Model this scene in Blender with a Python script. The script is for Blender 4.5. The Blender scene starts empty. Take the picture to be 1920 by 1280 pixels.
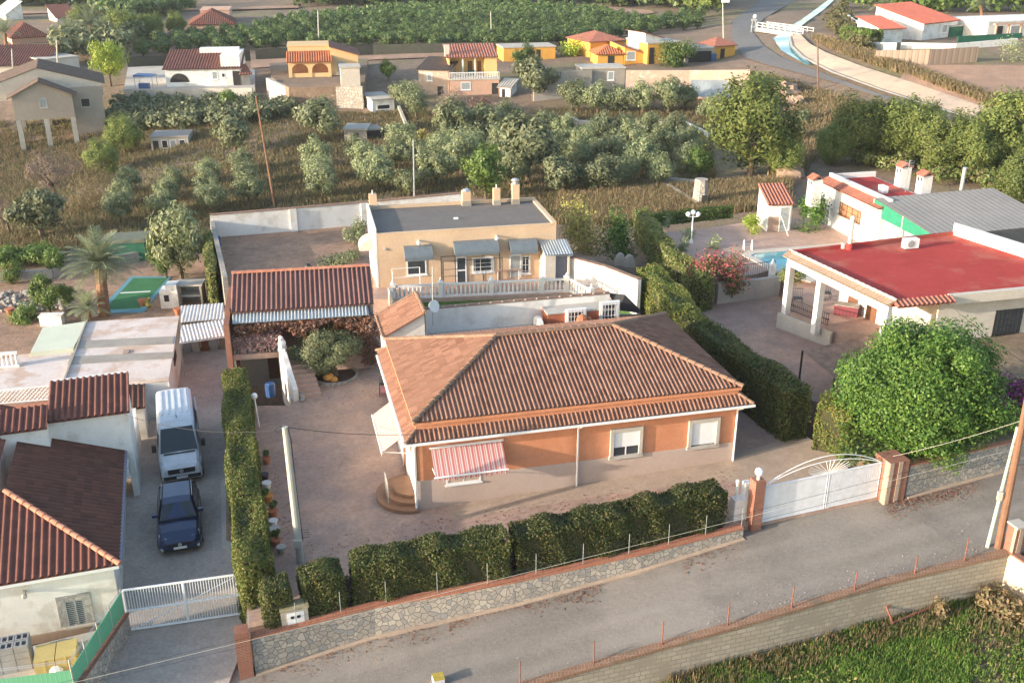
import bpy, math, random
import numpy as np
from mathutils import Vector
rnd = random.Random(7); NR = np.random.default_rng(7)
# ------------------------------------------------------------------ camera, world, sun, exposure
SC = bpy.context.scene
FPX = 1890.0; PITCH = math.radians(22.7); CAMH = 24.0; CLIP = 3000.0
camd = bpy.data.cameras.new('camera'); camo = bpy.data.objects.new('camera', camd)
SC.collection.objects.link(camo); SC.camera = camo
camo.location = (0, 0, CAMH); camo.rotation_euler = (math.pi/2-PITCH, 0, 0)
camd.sensor_width = 36.0; camd.lens = 36.0*FPX/1920; camd.clip_end = CLIP; camd.clip_start = 0.5
SUN_AZ = math.radians(24.0)      # direction the light travels, from +X towards +Y
SUN_EL = math.radians(11.5)
W = bpy.data.worlds.new('World'); SC.world = W; W.use_nodes = True
_wn = W.node_tree.nodes; _bg = _wn['Background']
_sky = _wn.new('ShaderNodeTexSky'); _sky.sky_type = 'NISHITA'; _sky.sun_disc = False
_sky.sun_elevation = SUN_EL; _sky.sun_rotation = math.radians(90-24+180); _sky.dust_density = 1.6
W.node_tree.links.new(_sky.outputs[0], _bg.inputs[0]); _bg.inputs[1].default_value = 0.15
sund = bpy.data.lights.new('sun', 'SUN'); suno = bpy.data.objects.new('sun', sund); SC.collection.objects.link(suno)
sund.energy = 2.75; sund.angle = math.radians(0.55); sund.color = (1.0, 0.87, 0.72)
_d = Vector((math.cos(SUN_AZ)*math.cos(SUN_EL), math.sin(SUN_AZ)*math.cos(SUN_EL), -math.sin(SUN_EL)))
suno.rotation_euler = _d.to_track_quat('-Z', 'Y').to_euler(); suno.location = (-60, -30, 60)
SC.view_settings.view_transform = 'Standard'; SC.view_settings.look = 'None'
SC.view_settings.exposure = 1.70; SC.view_settings.gamma = 1.0
try:
    SC.cycles.max_bounces = 6; SC.cycles.transparent_max_bounces = 8; SC.cycles.use_denoising = True
    SC.cycles.volume_bounces = 0
except Exception: pass
# ------------------------------------------------------------------ from the camera's measured view to places in the world
_fw = np.array([0, math.cos(PITCH), -math.sin(PITCH)]); _up = np.array([0, math.sin(PITCH), math.cos(PITCH)])
CAM = np.array([0, 0, CAMH])
def ray(px, py): return FPX*_fw+(px-960)*np.array([1, 0, 0.])-(py-640)*_up
def P(px, py, z=0.0):
    d = ray(px, py); return CAM+d*((z-CAMH)/d[2])
def PF(px, py, f):                       # place on a height function
    z = -1.0
    for _ in range(25):
        p = P(px, py, z); z = 0.5*z+0.5*f(p[0], p[1])
    return np.array([p[0], p[1], f(p[0], p[1])])
def PY(px, py, Y):
    d = ray(px, py); return CAM+d*(Y/d[1])
def PP(px, py, p, n):                    # place on a plane
    d = ray(px, py); n = np.asarray(n, float); return CAM+d*(((np.asarray(p, float)-CAM)@n)/(d@n))
def zt(p, py): return PY(960, py, p[1])[2]   # height on the vertical through p
def S(p): return FPX/((np.asarray(p, float)-CAM)@_fw)   # pixels per metre there
def lerp(a, b, t): return np.asarray(a, float)*(1-t)+np.asarray(b, float)*t
def unit(v): v = np.asarray(v, float); return v/np.linalg.norm(v)
Z3 = np.array([0, 0, 1.])
class Fr:                                # a level frame: origin, along, into
    def __init__(s, o, a, flip=False):
        s.o = np.array([o[0], o[1], 0.]); a = np.array([a[0], a[1], 0.]); s.a = unit(a); s.b = np.array([-s.a[1], s.a[0], 0.])
    def p(s, u, v, z): r = s.o+s.a*u+s.b*v; return np.array([r[0], r[1], z])
    def loc(s, p): d = np.array([p[0], p[1], 0.])-s.o; return float(d@s.a), float(d@s.b)
def rect(fl, fr, z, back):               # level frame from two front corners and one back corner, seen at height z
    A = P(*fl, z); B = P(*fr, z); f = Fr(A, B-A); L = np.linalg.norm((B-A)[:2]); D = f.loc(P(*back, z))[1]
    return f, L, D
# ------------------------------------------------------------------ objects
COL = SC.collection; LOC = {}
def props(o, label=None, cat=None, group=None, kind=None):
    for k, v in (('label', label), ('category', cat), ('group', group), ('kind', kind)):
        if v: o[k] = v
    return o
def thing(name, label, cat, loc, group=None):
    o = bpy.data.objects.new(name, None); COL.objects.link(o); o.location = tuple(float(c) for c in loc); o.empty_display_size = .3
    LOC[o.name] = np.array(loc, float); return props(o, label, cat, group)
def mkobj(name, V, Fc, m, parent=None, smooth=False, uv=None, loc=None):
    V = np.asarray(V, float)
    if parent is not None: L = LOC[parent.name]
    elif loc is not None: L = np.asarray(loc, float)
    else:
        mn, mx = V.min(0), V.max(0); L = np.array([(mn[0]+mx[0])/2, (mn[1]+mx[1])/2, mn[2]])
    me = bpy.data.meshes.new(name); me.from_pydata((V-L).tolist(), [], Fc)
    if m is not None: me.materials.append(m)
    if uv is not None:
        l = me.uv_layers.new(name='UVMap'); l.data.foreach_set('uv', np.asarray(uv, np.float32).ravel())
    if smooth: me.polygons.foreach_set('use_smooth', [True]*len(me.polygons))
    me.update(); o = bpy.data.objects.new(name, me); COL.objects.link(o)
    if parent is not None: o.parent = parent; LOC[o.name] = L
    else: o.location = L.tolist(); LOC[o.name] = L
    return o
class MB:
    def __init__(s): s.V = []; s.F = []; s.UV = []
    def face(s, pts, uv=None):
        i = len(s.V); pts = [np.asarray(p, float) for p in pts]; s.V += pts; s.F.append(list(range(i, i+len(pts))))
        if uv is None:
            n = np.cross(pts[1]-pts[0], pts[2]-pts[0]); ln = np.linalg.norm(n)
            if ln < 1e-12 and len(pts) > 3: n = np.cross(pts[2]-pts[1], pts[3]-pts[1]); ln = np.linalg.norm(n)
            n = n/(ln+1e-15)
            if abs(n[2]) < .8:
                t = np.cross(Z3, n); t = t/(np.linalg.norm(t)+1e-12); w = np.cross(n, t)
                if w[2] < 0: w = -w
                uv = [(p@t, p@w) for p in pts]
            else: uv = [(p[0], p[1]) for p in pts]
        s.UV += list(uv); return s
    def box(s, f, u0, u1, v0, v1, z0, z1):
        c = [(u0, v0), (u1, v0), (u1, v1), (u0, v1)]
        return s.prism([f.p(u, v, 0) for u, v in c], z0, z1)
    def prism(s, pts, z0, z1):           # z0 / z1: number or function of x, y
        g = lambda z, p: z(p[0], p[1]) if callable(z) else z
        a = sum(pts[i][0]*pts[(i+1) % len(pts)][1]-pts[(i+1) % len(pts)][0]*pts[i][1] for i in range(len(pts)))
        if a < 0: pts = pts[::-1]
        lo = [np.array([p[0], p[1], g(z0, p)]) for p in pts]; hi = [np.array([p[0], p[1], g(z1, p)]) for p in pts]
        s.face(hi); s.face(lo[::-1])
        for i in range(len(pts)):
            j = (i+1) % len(pts); s.face([lo[i], lo[j], hi[j], hi[i]])
        return s
    def wallrun(s, A, B, th, z0a, z1a, z0b=None, z1b=None):   # an upright wall from A to B
        z0b = z0a if z0b is None else z0b; z1b = z1a if z1b is None else z1b
        a = unit(np.array([B[0]-A[0], B[1]-A[1], 0])); n = np.array([-a[1], a[0], 0])*th/2
        q = lambda p, sg, z: np.array([p[0]+sg*n[0], p[1]+sg*n[1], z])
        lo = [q(A, -1, z0a), q(B, -1, z0b), q(B, 1, z0b), q(A, 1, z0a)]; hi = [q(A, -1, z1a), q(B, -1, z1b), q(B, 1, z1b), q(A, 1, z1a)]
        s.face(hi); s.face(lo[::-1])
        for i in range(4): j = (i+1) % 4; s.face([lo[i], lo[j], hi[j], hi[i]])
        return s
    def cyl(s, p0, p1, r0, r1=None, n=8, cap=True):
        r1 = r0 if r1 is None else r1; p0 = np.asarray(p0, float); p1 = np.asarray(p1, float); d = unit(p1-p0)
        x = unit(np.cross(d, [0, 0, 1.] if abs(d[2]) < .9 else [1., 0, 0])); y = np.cross(d, x)
        c = [(math.cos(2*math.pi*k/n), math.sin(2*math.pi*k/n)) for k in range(n)]
        A = [p0+r0*(x*a+y*b) for a, b in c]; B = [p1+r1*(x*a+y*b) for a, b in c]; L = np.linalg.norm(p1-p0)
        for k in range(n):
            j = (k+1) % n; s.face([A[k], A[j], B[j], B[k]], [(k*r0*.8, 0), (k*r0*.8+r0*.8, 0), (k*r0*.8+r0*.8, L), (k*r0*.8, L)])
        if cap: s.face(B); s.face(A[::-1])
        return s
    def tube(s, pts, r, n=5):
        for a, b in zip(pts[:-1], pts[1:]): s.cyl(a, b, r, r, n, True)
        return s
    def ball(s, c, r, n=8, sz=1.0, m=6):
        c = np.asarray(c, float)
        R = lambda i, k: c+r*np.array([math.sin(math.pi*i/m)*math.cos(2*math.pi*k/n), math.sin(math.pi*i/m)*math.sin(2*math.pi*k/n), sz*math.cos(math.pi*i/m)])
        for i in range(m):
            for k in range(n):
                q = [R(i, k), R(i+1, k), R(i+1, k+1), R(i, k+1)]
                if i == 0: q = [q[0], q[1], q[2]]
                elif i == m-1: q = [q[0], q[1], q[3]]
                s.face(q)
        return s
    def grid(s, fn, nu, nv, uvs=1.0):
        T = [[np.asarray(fn(i/nu, j/nv), float) for j in range(nv+1)] for i in range(nu+1)]
        for i in range(nu):
            for j in range(nv): s.face([T[i][j], T[i+1][j], T[i+1][j+1], T[i][j+1]])
        return s
    def build(s, name, m, parent=None, smooth=False, loc=None): return mkobj(name, s.V, s.F, m, parent, smooth, s.UV, loc)
    def one(s, name, m, label, cat, group=None, smooth=False): return props(s.build(name, m, None, smooth), label, cat, group)
    def ground(s, name, m, kind='structure', label=None): return props(s.build(name, m), label, None, None, kind)
def copytree(o, loc, rz=0.0, sc=1.0, label=None, parent=None, group=None):
    c = o.copy(); COL.objects.link(c)
    if parent is None:
        c.location = tuple(float(v) for v in loc); c.rotation_euler = (0, 0, rz)
        c.scale = (sc, sc, sc) if not isinstance(sc, (tuple, list)) else sc
        if label: c['label'] = label
        if group: c['group'] = group
    else: c.parent = parent
    for ch in [q for q in o.children]: copytree(ch, None, parent=c)
    return c
# ------------------------------------------------------------------ materials
def _nt(name):
    m = bpy.data.materials.new(name); m.use_nodes = True; nt = m.node_tree; return m, nt, nt.nodes, nt.links, nt.nodes['Principled BSDF']
def sc3(c, k): return tuple(min(1, v*k) for v in c)
def rgb(N, c): n = N.new('ShaderNodeRGB'); n.outputs[0].default_value = (*c, 1); return n.outputs[0]
def mix(N, L, f, a, b, mode='MIX'):
    n = N.new('ShaderNodeMix'); n.data_type = 'RGBA'; n.blend_type = mode
    for i, v in ((0, f), (6, a), (7, b)):
        if isinstance(v, (int, float)): n.inputs[i].default_value = v
        elif isinstance(v, tuple): n.inputs[i].default_value = (*v, 1) if len(v) == 3 else v
        else: L.new(v, n.inputs[i])
    return n.outputs[2]
def math_(N, L, op, a, b=0.0, c=None):
    n = N.new('ShaderNodeMath'); n.operation = op
    for i, v in enumerate((a, b) if c is None else (a, b, c)):
        if isinstance(v, (int, float)): n.inputs[i].default_value = v
        else: L.new(v, n.inputs[i])
    return n.outputs[0]
def noise(N, L, vec, scale, detail=4, rough=.6):
    n = N.new('ShaderNodeTexNoise'); n.inputs['Scale'].default_value = scale; n.inputs['Detail'].default_value = detail; n.inputs['Roughness'].default_value = rough
    L.new(vec, n.inputs['Vector']); return n.outputs['Fac']
def ramp(N, L, f, a, b): 
    n = N.new('ShaderNodeMapRange'); n.inputs[1].default_value = a; n.inputs[2].default_value = b; L.new(f, n.inputs[0]); return n.outputs[0]
def bump(N, L, h, st, dist, bs):
    b = N.new('ShaderNodeBump'); b.inputs['Strength'].default_value = st; b.inputs['Distance'].default_value = dist
    L.new(h, b.inputs['Height']); L.new(b.outputs[0], bs.inputs['Normal'])
def mat(name, c, c2=None, s1=.35, s2=6.0, var=.25, rough=.9, bmp=.3, bd=.02, spec=.3, metal=0.0, c3=None, s3=.12):
    m, nt, N, L, B = _nt(name)
    g = N.new('ShaderNodeNewGeometry').outputs['Position']
    c2 = c2 or sc3(c, .72)
    n1 = ramp(N, L, noise(N, L, g, s1, 5), .35, .68); col = mix(N, L, n1, c, c2)
    if c3: col = mix(N, L, ramp(N, L, noise(N, L, g, s3, 4), .5, .62), col, c3)
    n2 = noise(N, L, g, s2, 6, .7); k = ramp(N, L, math_(N, L, 'ADD', math_(N, L, 'MULTIPLY', n2, .6), math_(N, L, 'MULTIPLY', noise(N, L, g, s2*.23, 5, .65), .4)), .34, .66)
    dark = N.new('ShaderNodeMapRange'); dark.inputs[3].default_value = 1-var; dark.inputs[4].default_value = 1+var; L.new(k, dark.inputs[0])
    v = N.new('ShaderNodeVectorMath'); v.operation = 'SCALE'; L.new(col, v.inputs[0]); L.new(dark.outputs[0], v.inputs['Scale'])
    L.new(v.outputs[0], B.inputs['Base Color']); B.inputs['Roughness'].default_value = rough
    B.inputs['Specular IOR Level'].default_value = spec; B.inputs['Metallic'].default_value = metal
    if bmp: bump(N, L, n2, bmp, bd, B)
    return m
def uvw(N): return N.new('ShaderNodeUVMap').outputs[0]
def sepxy(N, L, v): n = N.new('ShaderNodeSeparateXYZ'); L.new(v, n.inputs[0]); return n.outputs
def tilemat(name, c, c2, moss=None, per=.24, row=.42, mossamt=.5):
    m, nt, N, L, B = _nt(name); u = uvw(N); x = sepxy(N, L, u)
    g = N.new('ShaderNodeNewGeometry').outputs['Position']
    fu = math_(N, L, 'FLOOR', math_(N, L, 'DIVIDE', x[0], per)); dv = math_(N, L, 'DIVIDE', x[1], row); fv = math_(N, L, 'FLOOR', dv)
    cb = N.new('ShaderNodeCombineXYZ'); L.new(fu, cb.inputs[0]); L.new(fv, cb.inputs[1])
    wn = N.new('ShaderNodeTexWhiteNoise'); wn.noise_dimensions = '2D'; L.new(cb.outputs[0], wn.inputs['Vector'])
    col = mix(N, L, wn.outputs['Value'], c, c2)
    col = mix(N, L, ramp(N, L, noise(N, L, g, .5, 4), .4, .7), col, sc3(c, .8))
    if moss: col = mix(N, L, math_(N, L, 'MULTIPLY', ramp(N, L, noise(N, L, g, 1.3, 6, .75), 1-mossamt, 1.05-mossamt+.25), .85), col, moss)
    col = mix(N, L, ramp(N, L, noise(N, L, g, 30, 3), .3, .8), sc3((1, 1, 1), .85), (1., 1., 1.), 'MIX') if False else col
    L.new(col, B.inputs['Base Color']); B.inputs['Roughness'].default_value = .85; B.inputs['Specular IOR Level'].default_value = .25
    fr = math_(N, L, 'FRACT', dv); saw = math_(N, L, 'SUBTRACT', 1.0, fr); h = math_(N, L, 'ADD', saw, math_(N, L, 'MULTIPLY', noise(N, L, g, 14, 3), .6))
    bump(N, L, h, .8, .03, B); return m
def stonemat(name, cols, scale=2.6, mortar=(.36, .33, .29), mw=.05):
    m, nt, N, L, B = _nt(name); u = uvw(N)
    g = u
    ns = N.new('ShaderNodeTexNoise'); ns.inputs['Scale'].default_value = 2.0; L.new(g, ns.inputs['Vector'])
    a = N.new('ShaderNodeVectorMath'); a.operation = 'MULTIPLY_ADD'; L.new(ns.outputs['Color'], a.inputs[0]); a.inputs[1].default_value = (.25, .25, 0); L.new(g, a.inputs[2])
    vo = N.new('ShaderNodeTexVoronoi'); vo.voronoi_dimensions = '2D'; vo.inputs['Scale'].default_value = scale; L.new(a.outputs[0], vo.inputs['Vector'])
    ve = N.new('ShaderNodeTexVoronoi'); ve.voronoi_dimensions = '2D'; ve.feature = 'DISTANCE_TO_EDGE'; ve.inputs['Scale'].default_value = scale; L.new(a.outputs[0], ve.inputs['Vector'])
    cr = N.new('ShaderNodeValToRGB'); cr.color_ramp.interpolation = 'CONSTANT'; e = cr.color_ramp.elements
    for i, c in enumerate(cols):
        el = e[i] if i < 2 else e.new(i/len(cols))
        el.position = i/len(cols); el.color = (*c, 1)
    s = sepxy(N, L, vo.outputs['Color']); L.new(s[0], cr.inputs[0])
    col = mix(N, L, ramp(N, L, noise(N, L, g, 9, 5), .3, .75), cr.outputs[0], mix(N, L, .35, cr.outputs[0], (.5, .46, .4)))
    k = ramp(N, L, ve.outputs['Distance'], mw*.5, mw); col = mix(N, L, k, mortar, col)
    L.new(col, B.inputs['Base Color']); B.inputs['Roughness'].default_value = .92; B.inputs['Specular IOR Level'].default_value = .2
    h = math_(N, L, 'ADD', k, math_(N, L, 'MULTIPLY', noise(N, L, g, 12, 4), .5)); bump(N, L, h, .7, .05, B); return m
def brickmat(name, c1, c2, mortar, w=.25, h=.08, mw=.012, bm=.4, patch=None):
    m, nt, N, L, B = _nt(name); u = uvw(N); b = N.new('ShaderNodeTexBrick'); L.new(u, b.inputs['Vector'])
    b.inputs['Color1'].default_value = (*c1, 1); b.inputs['Color2'].default_value = (*c2, 1); b.inputs['Mortar'].default_value = (*mortar, 1)
    b.inputs['Scale'].default_value = 1.0; b.inputs['Brick Width'].default_value = w; b.inputs['Row Height'].default_value = h; b.inputs['Mortar Size'].default_value = mw
    g = N.new('ShaderNodeNewGeometry').outputs['Position']
    col = mix(N, L, ramp(N, L, noise(N, L, g, 1.2, 5), .4, .75), b.outputs[0], mix(N, L, .55, b.outputs[0], sc3(c1, .7)))
    if patch: col = mix(N, L, ramp(N, L, noise(N, L, g, .8, 5), .56, .62), col, patch)
    L.new(col, B.inputs['Base Color']); B.inputs['Roughness'].default_value = .92; B.inputs['Specular IOR Level'].default_value = .2
    bump(N, L, math_(N, L, 'SUBTRACT', math_(N, L, 'MULTIPLY', noise(N, L, g, 18, 4), .5), b.outputs['Fac']), bm, .02, B); return m
def stripemat(name, cols, per=.3, horiz=False, rough=.8):
    m, nt, N, L, B = _nt(name); x = sepxy(N, L, uvw(N)); f = math_(N, L, 'FRACT', math_(N, L, 'DIVIDE', x[1 if horiz else 0], per))
    cr = N.new('ShaderNodeValToRGB'); cr.color_ramp.interpolation = 'CONSTANT'; e = cr.color_ramp.elements
    for i, (p, c) in enumerate(cols):
        el = e[i] if i < 2 else e.new(p)
        el.position = p; el.color = (*c, 1)
    L.new(f, cr.inputs[0]); L.new(cr.outputs[0], B.inputs['Base Color']); B.inputs['Roughness'].default_value = rough; return m
def leafmat(name, c, c2, c3=None, p3=.1, rough=.5, trans=.35, spec=.4):
    m, nt, N, L, B = _nt(name); g = N.new('ShaderNodeNewGeometry'); oi = N.new('ShaderNodeObjectInfo')
    r = g.outputs['Random Per Island']; col = mix(N, L, r, c, c2)
    tc = N.new('ShaderNodeTexCoord').outputs['Object']
    col = mix(N, L, ramp(N, L, noise(N, L, tc, .9, 3), .42, .62), col, mix(N, L, .6, col, sc3(c2, 1.25)))
    if c3:
        gt = N.new('ShaderNodeMath'); gt.operation = 'LESS_THAN'; gt.inputs[1].default_value = p3
        L.new(math_(N, L, 'FRACT', math_(N, L, 'MULTIPLY', r, 37.7)), gt.inputs[0]); col = mix(N, L, gt.outputs[0], col, c3)
    k = N.new('ShaderNodeMapRange'); k.inputs[3].default_value = .75; k.inputs[4].default_value = 1.25; L.new(oi.outputs['Random'], k.inputs[0])
    v = N.new('ShaderNodeVectorMath'); v.operation = 'SCALE'; L.new(col, v.inputs[0]); L.new(k.outputs[0], v.inputs['Scale']); col = v.outputs[0]
    L.new(col, B.inputs['Base Color']); B.inputs['Roughness'].default_value = rough; B.inputs['Specular IOR Level'].default_value = spec
    t = N.new('ShaderNodeBsdfTranslucent'); L.new(col, t.inputs['Color']); mx = N.new('ShaderNodeMixShader'); mx.inputs[0].default_value = trans
    L.new(B.outputs[0], mx.inputs[1]); L.new(t.outputs[0], mx.inputs[2]); L.new(mx.outputs[0], N['Material Output'].inputs[0]); return m
def plain(name, c, rough=.6, metal=0, spec=.5, coat=0):
    m, nt, N, L, B = _nt(name); g = N.new('ShaderNodeTexCoord').outputs['Object']
    col = mix(N, L, ramp(N, L, noise(N, L, g, 3, 5), .35, .7), c, sc3(c, .82)); L.new(col, B.inputs['Base Color'])
    B.inputs['Roughness'].default_value = rough; B.inputs['Metallic'].default_value = metal; B.inputs['Specular IOR Level'].default_value = spec
    if coat: B.inputs['Coat Weight'].default_value = coat; B.inputs['Coat Roughness'].default_value = .05
    return m
M = {}
def tile_roof(name='tile'): return M[name]
M['tile'] = tilemat('tile_terracotta', (.30, .165, .115), (.175, .085, .058), (.15, .105, .08), .217, .42, .36)
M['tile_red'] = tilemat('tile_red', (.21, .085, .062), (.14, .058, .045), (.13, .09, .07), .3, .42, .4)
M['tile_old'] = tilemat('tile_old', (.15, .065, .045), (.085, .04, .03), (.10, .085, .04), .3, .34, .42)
M['tile_pink'] = tilemat('tile_pink', (.22, .115, .098), (.16, .08, .07), (.14, .10, .085), .29, 1.2, .25)
M['tile_far'] = tilemat('tile_far', (.40, .17, .12), (.30, .12, .085), (.28, .2, .16), .3, .45, .3)
M['cap'] = mat('ridge_cap', (.30, .185, .125), (.2, .12, .085), 2.5, 14, .25)
M['cap_dark'] = mat('ridge_cap_weathered', (.16, .11, .085), (.28, .16, .1), 2.5, 14, .3)
M['cap_red'] = mat('ridge_cap_red', (.55, .26, .17), (.42, .16, .1), 2.5, 14, .25)
M['orange'] = mat('orange_stucco', (.60, .265, .145), (.54, .225, .12), .5, 16, .14, .95, .5, .03)
M['plinth'] = mat('plinth_stucco', (.54, .42, .345), (.475, .365, .30), .4, 20, .1, .95, .3)
M['white'] = mat('white_plaster', (.78, .76, .72), (.70, .67, .62), .5, 9, .06, .9, .25, c3=(.62, .58, .52), s3=.9)
M['whitepaint'] = mat('white_paint', (.80, .80, .79), (.74, .74, .73), .6, 12, .04, .5, .05)
M['cream'] = mat('cream_plaster', (.62, .45, .30), (.55, .39, .26), .3, 7, .1, .95, .25)
M['cream_pale'] = mat('pale_plaster', (.58, .52, .44), (.5, .44, .37), .3, 6, .12, .95, .25)
M['yellow'] = mat('yellow_plaster', (.72, .50, .22), (.66, .44, .19), .3, 6, .08, .95, .2)
M['ochre'] = mat('ochre_plaster', (.72, .38, .08), (.66, .34, .07), .3, 6, .08, .95, .2)
M['salmon'] = mat('salmon_plaster', (.58, .36, .26), (.5, .31, .23), .3, 6, .12, .95, .25)
M['concrete'] = mat('concrete', (.36, .33, .29), (.27, .245, .21), .35, 8, .15, .95, .3)
M['conc_pale'] = mat('pale_concrete', (.50, .46, .40), (.4, .36, .31), .5, 8, .15, .95, .3)
M['road'] = mat('road_gravel', (.235, .208, .18), (.195, .172, .148), .3, 26, .24, .97, .8, .03, c3=(.27, .238, .205), s3=.16)
M['court'] = mat('stamped_paving', (.385, .265, .21), (.31, .22, .178), .25, 5, .26, .8, .4, c3=(.44, .29, .21), s3=.22)
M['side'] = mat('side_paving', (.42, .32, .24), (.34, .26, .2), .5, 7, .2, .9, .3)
M['drive'] = mat('driveway_concrete', (.46, .385, .33), (.37, .31, .265), .25, 7, .25, .95, .3)
M['soil'] = mat('dry_soil', (.25, .175, .125), (.18, .13, .09), .09, 3.0, .35, 1, .8, .15, c3=(.20, .17, .085), s3=.05)
M['soil_red'] = mat('red_soil', (.40, .25, .17), (.32, .2, .135), .2, 3.0, .25, 1, .8, .1)
M['dirt'] = mat('yard_dirt', (.37, .23, .155), (.27, .175, .12), .5, 7, .4, 1, .7, .05)
M['terrace'] = mat('terrace_tile', (.48, .325, .255), (.39, .27, .215), .4, 5, .2, .8, .2)
M['redroof'] = mat('red_roof_paint', (.42, .065, .058), (.37, .058, .052), .35, 5, .12, .95, .15, spec=.05, c3=(.42, .12, .09), s3=.3)
M['dkroof'] = mat('grey_roof_felt', (.17, .15, .135), (.145, .13, .118), .8, 9, .14, .9, .2)
M['whiteroof'] = mat('painted_flat_roof', (.66, .58, .53), (.6, .51, .46), .8, 5, .1, .9, .2, c3=(.52, .38, .30), s3=.6)
M['stone'] = stonemat('rubble_stone', [(.34, .30, .255), (.42, .37, .31), (.29, .27, .25), (.46, .41, .345), (.37, .325, .28), (.27, .26, .25), (.40, .345, .29)], 4.2, (.19, .17, .15), .06)
M['stone_far'] = stonemat('field_stone', [(.46, .41, .34), (.40, .35, .29), (.5, .45, .38), (.36, .32, .27)], 2.6, (.25, .22, .19), .09)
M['brick'] = brickmat('red_brick', (.30, .105, .065), (.24, .085, .05), (.27, .2, .165), .26, .075)
M['brick_cap'] = brickmat('brick_capping', (.48, .18, .1), (.36, .13, .075), (.35, .23, .17), .13, .26, .012)
M['brick_pale'] = brickmat('pale_brick', (.52, .36, .27), (.46, .31, .23), (.42, .35, .29), .3, .1, .012, .3, (.5, .43, .36))
M['block'] = brickmat('concrete_block', (.37, .33, .265), (.30, .265, .215), (.16, .14, .115), .42, .21, .011, .6, (.27, .235, .19))
M['block_side'] = brickmat('cream_block', (.58, .50, .37), (.54, .46, .34), (.4, .34, .26), .42, .21, .008, .3)
M['glass'] = plain('window_glass', (.05, .06, .07), .12, 0, .6)
M['dark'] = plain('dark_opening', (.03, .028, .026), .9)
M['iron'] = plain('black_iron', (.025, .024, .024), .5)
M['steel'] = plain('galvanised_steel', (.50, .51, .52), .45, .6)
M['wood'] = mat('brown_wood', (.16, .07, .035), (.22, .10, .05), 1.2, 14, .2, .7)
M['woodpole'] = mat('wooden_pole', (.22, .12, .075), (.17, .09, .055), 1.5, 18, .2, .9)
M['greypole'] = mat('concrete_pole', (.46, .44, .38), (.4, .385, .33), 1.5, 12, .1, .9)
M['corr'] = mat('corrugated_metal', (.46, .49, .50), (.38, .41, .42), 1.0, 8, .1, .5, .1, metal=.35)
M['corr_white'] = mat('white_corrugated', (.66, .62, .58), (.56, .52, .48), 1.0, 8, .1, .6, .1)
M['louvre'] = plain('grey_louvre', (.33, .36, .36), .5)
M['greynet'] = mat('green_netting', (.025, .13, .08), (.02, .1, .065), 2, 8, .15, .8)
M['greenpanel'] = stripemat('green_panel', [(0, (.13, .40, .22)), (.72, (.17, .46, .27)), (.9, (.08, .27, .16))], .16)
M['pink'] = plain('pink_cloth', (.55, .22, .25), .9); M['blue'] = plain('blue_plastic', (.03, .09, .24), .5)
M['terracotta'] = plain('terracotta_pot', (.45, .16, .08), .9); M['rust'] = mat('rusty_steel', (.25, .10, .075), (.17, .07, .05), 3, 20, .2)
M['black'] = plain('black_sheet', (.03, .03, .033), .6); M['grass'] = mat('lawn_base', (.09, .17, .035), (.07, .13, .03), .6, 12, .3)
M['bark'] = mat('bark', (.16, .115, .08), (.11, .08, .055), 3, 14, .3, 1, .8, .04); M['palmbark'] = mat('palm_bark', (.30, .17, .10), (.2, .11, .065), 4, 9, .35, 1, 1, .08)
M['hedgecore'] = mat('hedge_twigs', (.035, .04, .018), (.05, .045, .02), 2, 10, .3)
# leaves
M['olive'] = leafmat('olive_leaves', (.29, .32, .165), (.18, .215, .10), (.36, .385, .235), .2, .55, .4)
M['olive_dk'] = leafmat('dark_olive_leaves', (.19, .21, .115), (.12, .14, .07), (.25, .27, .15), .15, .6, .3)
M['citrus'] = leafmat('citrus_leaves', (.12, .18, .05), (.065, .11, .034), (.17, .21, .07), .15, .45, .35)
M['pine'] = leafmat('pine_needles', (.21, .255, .06), (.115, .16, .038), (.26, .28, .075), .15, .6, .35)
M['ficus'] = leafmat('glossy_leaves', (.105, .19, .035), (.045, .105, .02), (.165, .25, .06), .15, .5, .3, .25)
M['cypress'] = leafmat('cypress_sprays', (.115, .13, .03), (.06, .085, .02), (.17, .13, .05), .12, .6, .25)
M['cypress_lit'] = leafmat('sunlit_cypress_sprays', (.18, .21, .045), (.10, .135, .028), (.25, .19, .06), .15, .6, .3)  # yellower copy of the cypress leaves, sunlight put into the colour
M['ivy'] = leafmat('ivy_leaves', (.22, .25, .065), (.12, .165, .04), (.28, .22, .1), .2, .5, .3)
M['green'] = leafmat('garden_leaves', (.15, .21, .045), (.09, .15, .033), None, 0, .5, .35)
M['lime'] = leafmat('lime_leaves', (.34, .40, .05), (.24, .32, .04), None, 0, .5, .4)
M['yellowleaf'] = leafmat('yellow_leaves', (.56, .50, .14), (.42, .38, .10), (.3, .16, .11), .22, .6, .35)
M['dry'] = leafmat('dry_grass', (.29, .21, .12), (.21, .155, .085), (.16, .15, .065), .3, .8, .3)
M['drygreen'] = leafmat('weeds', (.17, .155, .07), (.11, .115, .045), (.25, .19, .1), .2, .8, .3)
M['reddry'] = leafmat('red_dry_leaves', (.30, .145, .09), (.2, .095, .065), (.27, .19, .15), .3, .8, .3)
M['pinkdry'] = leafmat('pinkish_dry_leaves', (.34, .21, .2), (.24, .14, .14), (.4, .3, .27), .3, .8, .3)
M['magenta'] = leafmat('magenta_flowers', (.45, .05, .30), (.30, .05, .20), (.10, .14, .04), .4, .7, .3)
M['redflower'] = leafmat('red_flowers', (.45, .06, .12), (.3, .12, .08), (.1, .13, .04), .4, .7, .3)
M['grassblade'] = leafmat('grass_blades', (.17, .31, .055), (.11, .21, .04), (.36, .34, .12), .15, .6, .4)
M['palm'] = leafmat('palm_fronds', (.27, .31, .18), (.17, .21, .11), (.36, .38, .27), .2, .5, .35)
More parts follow.
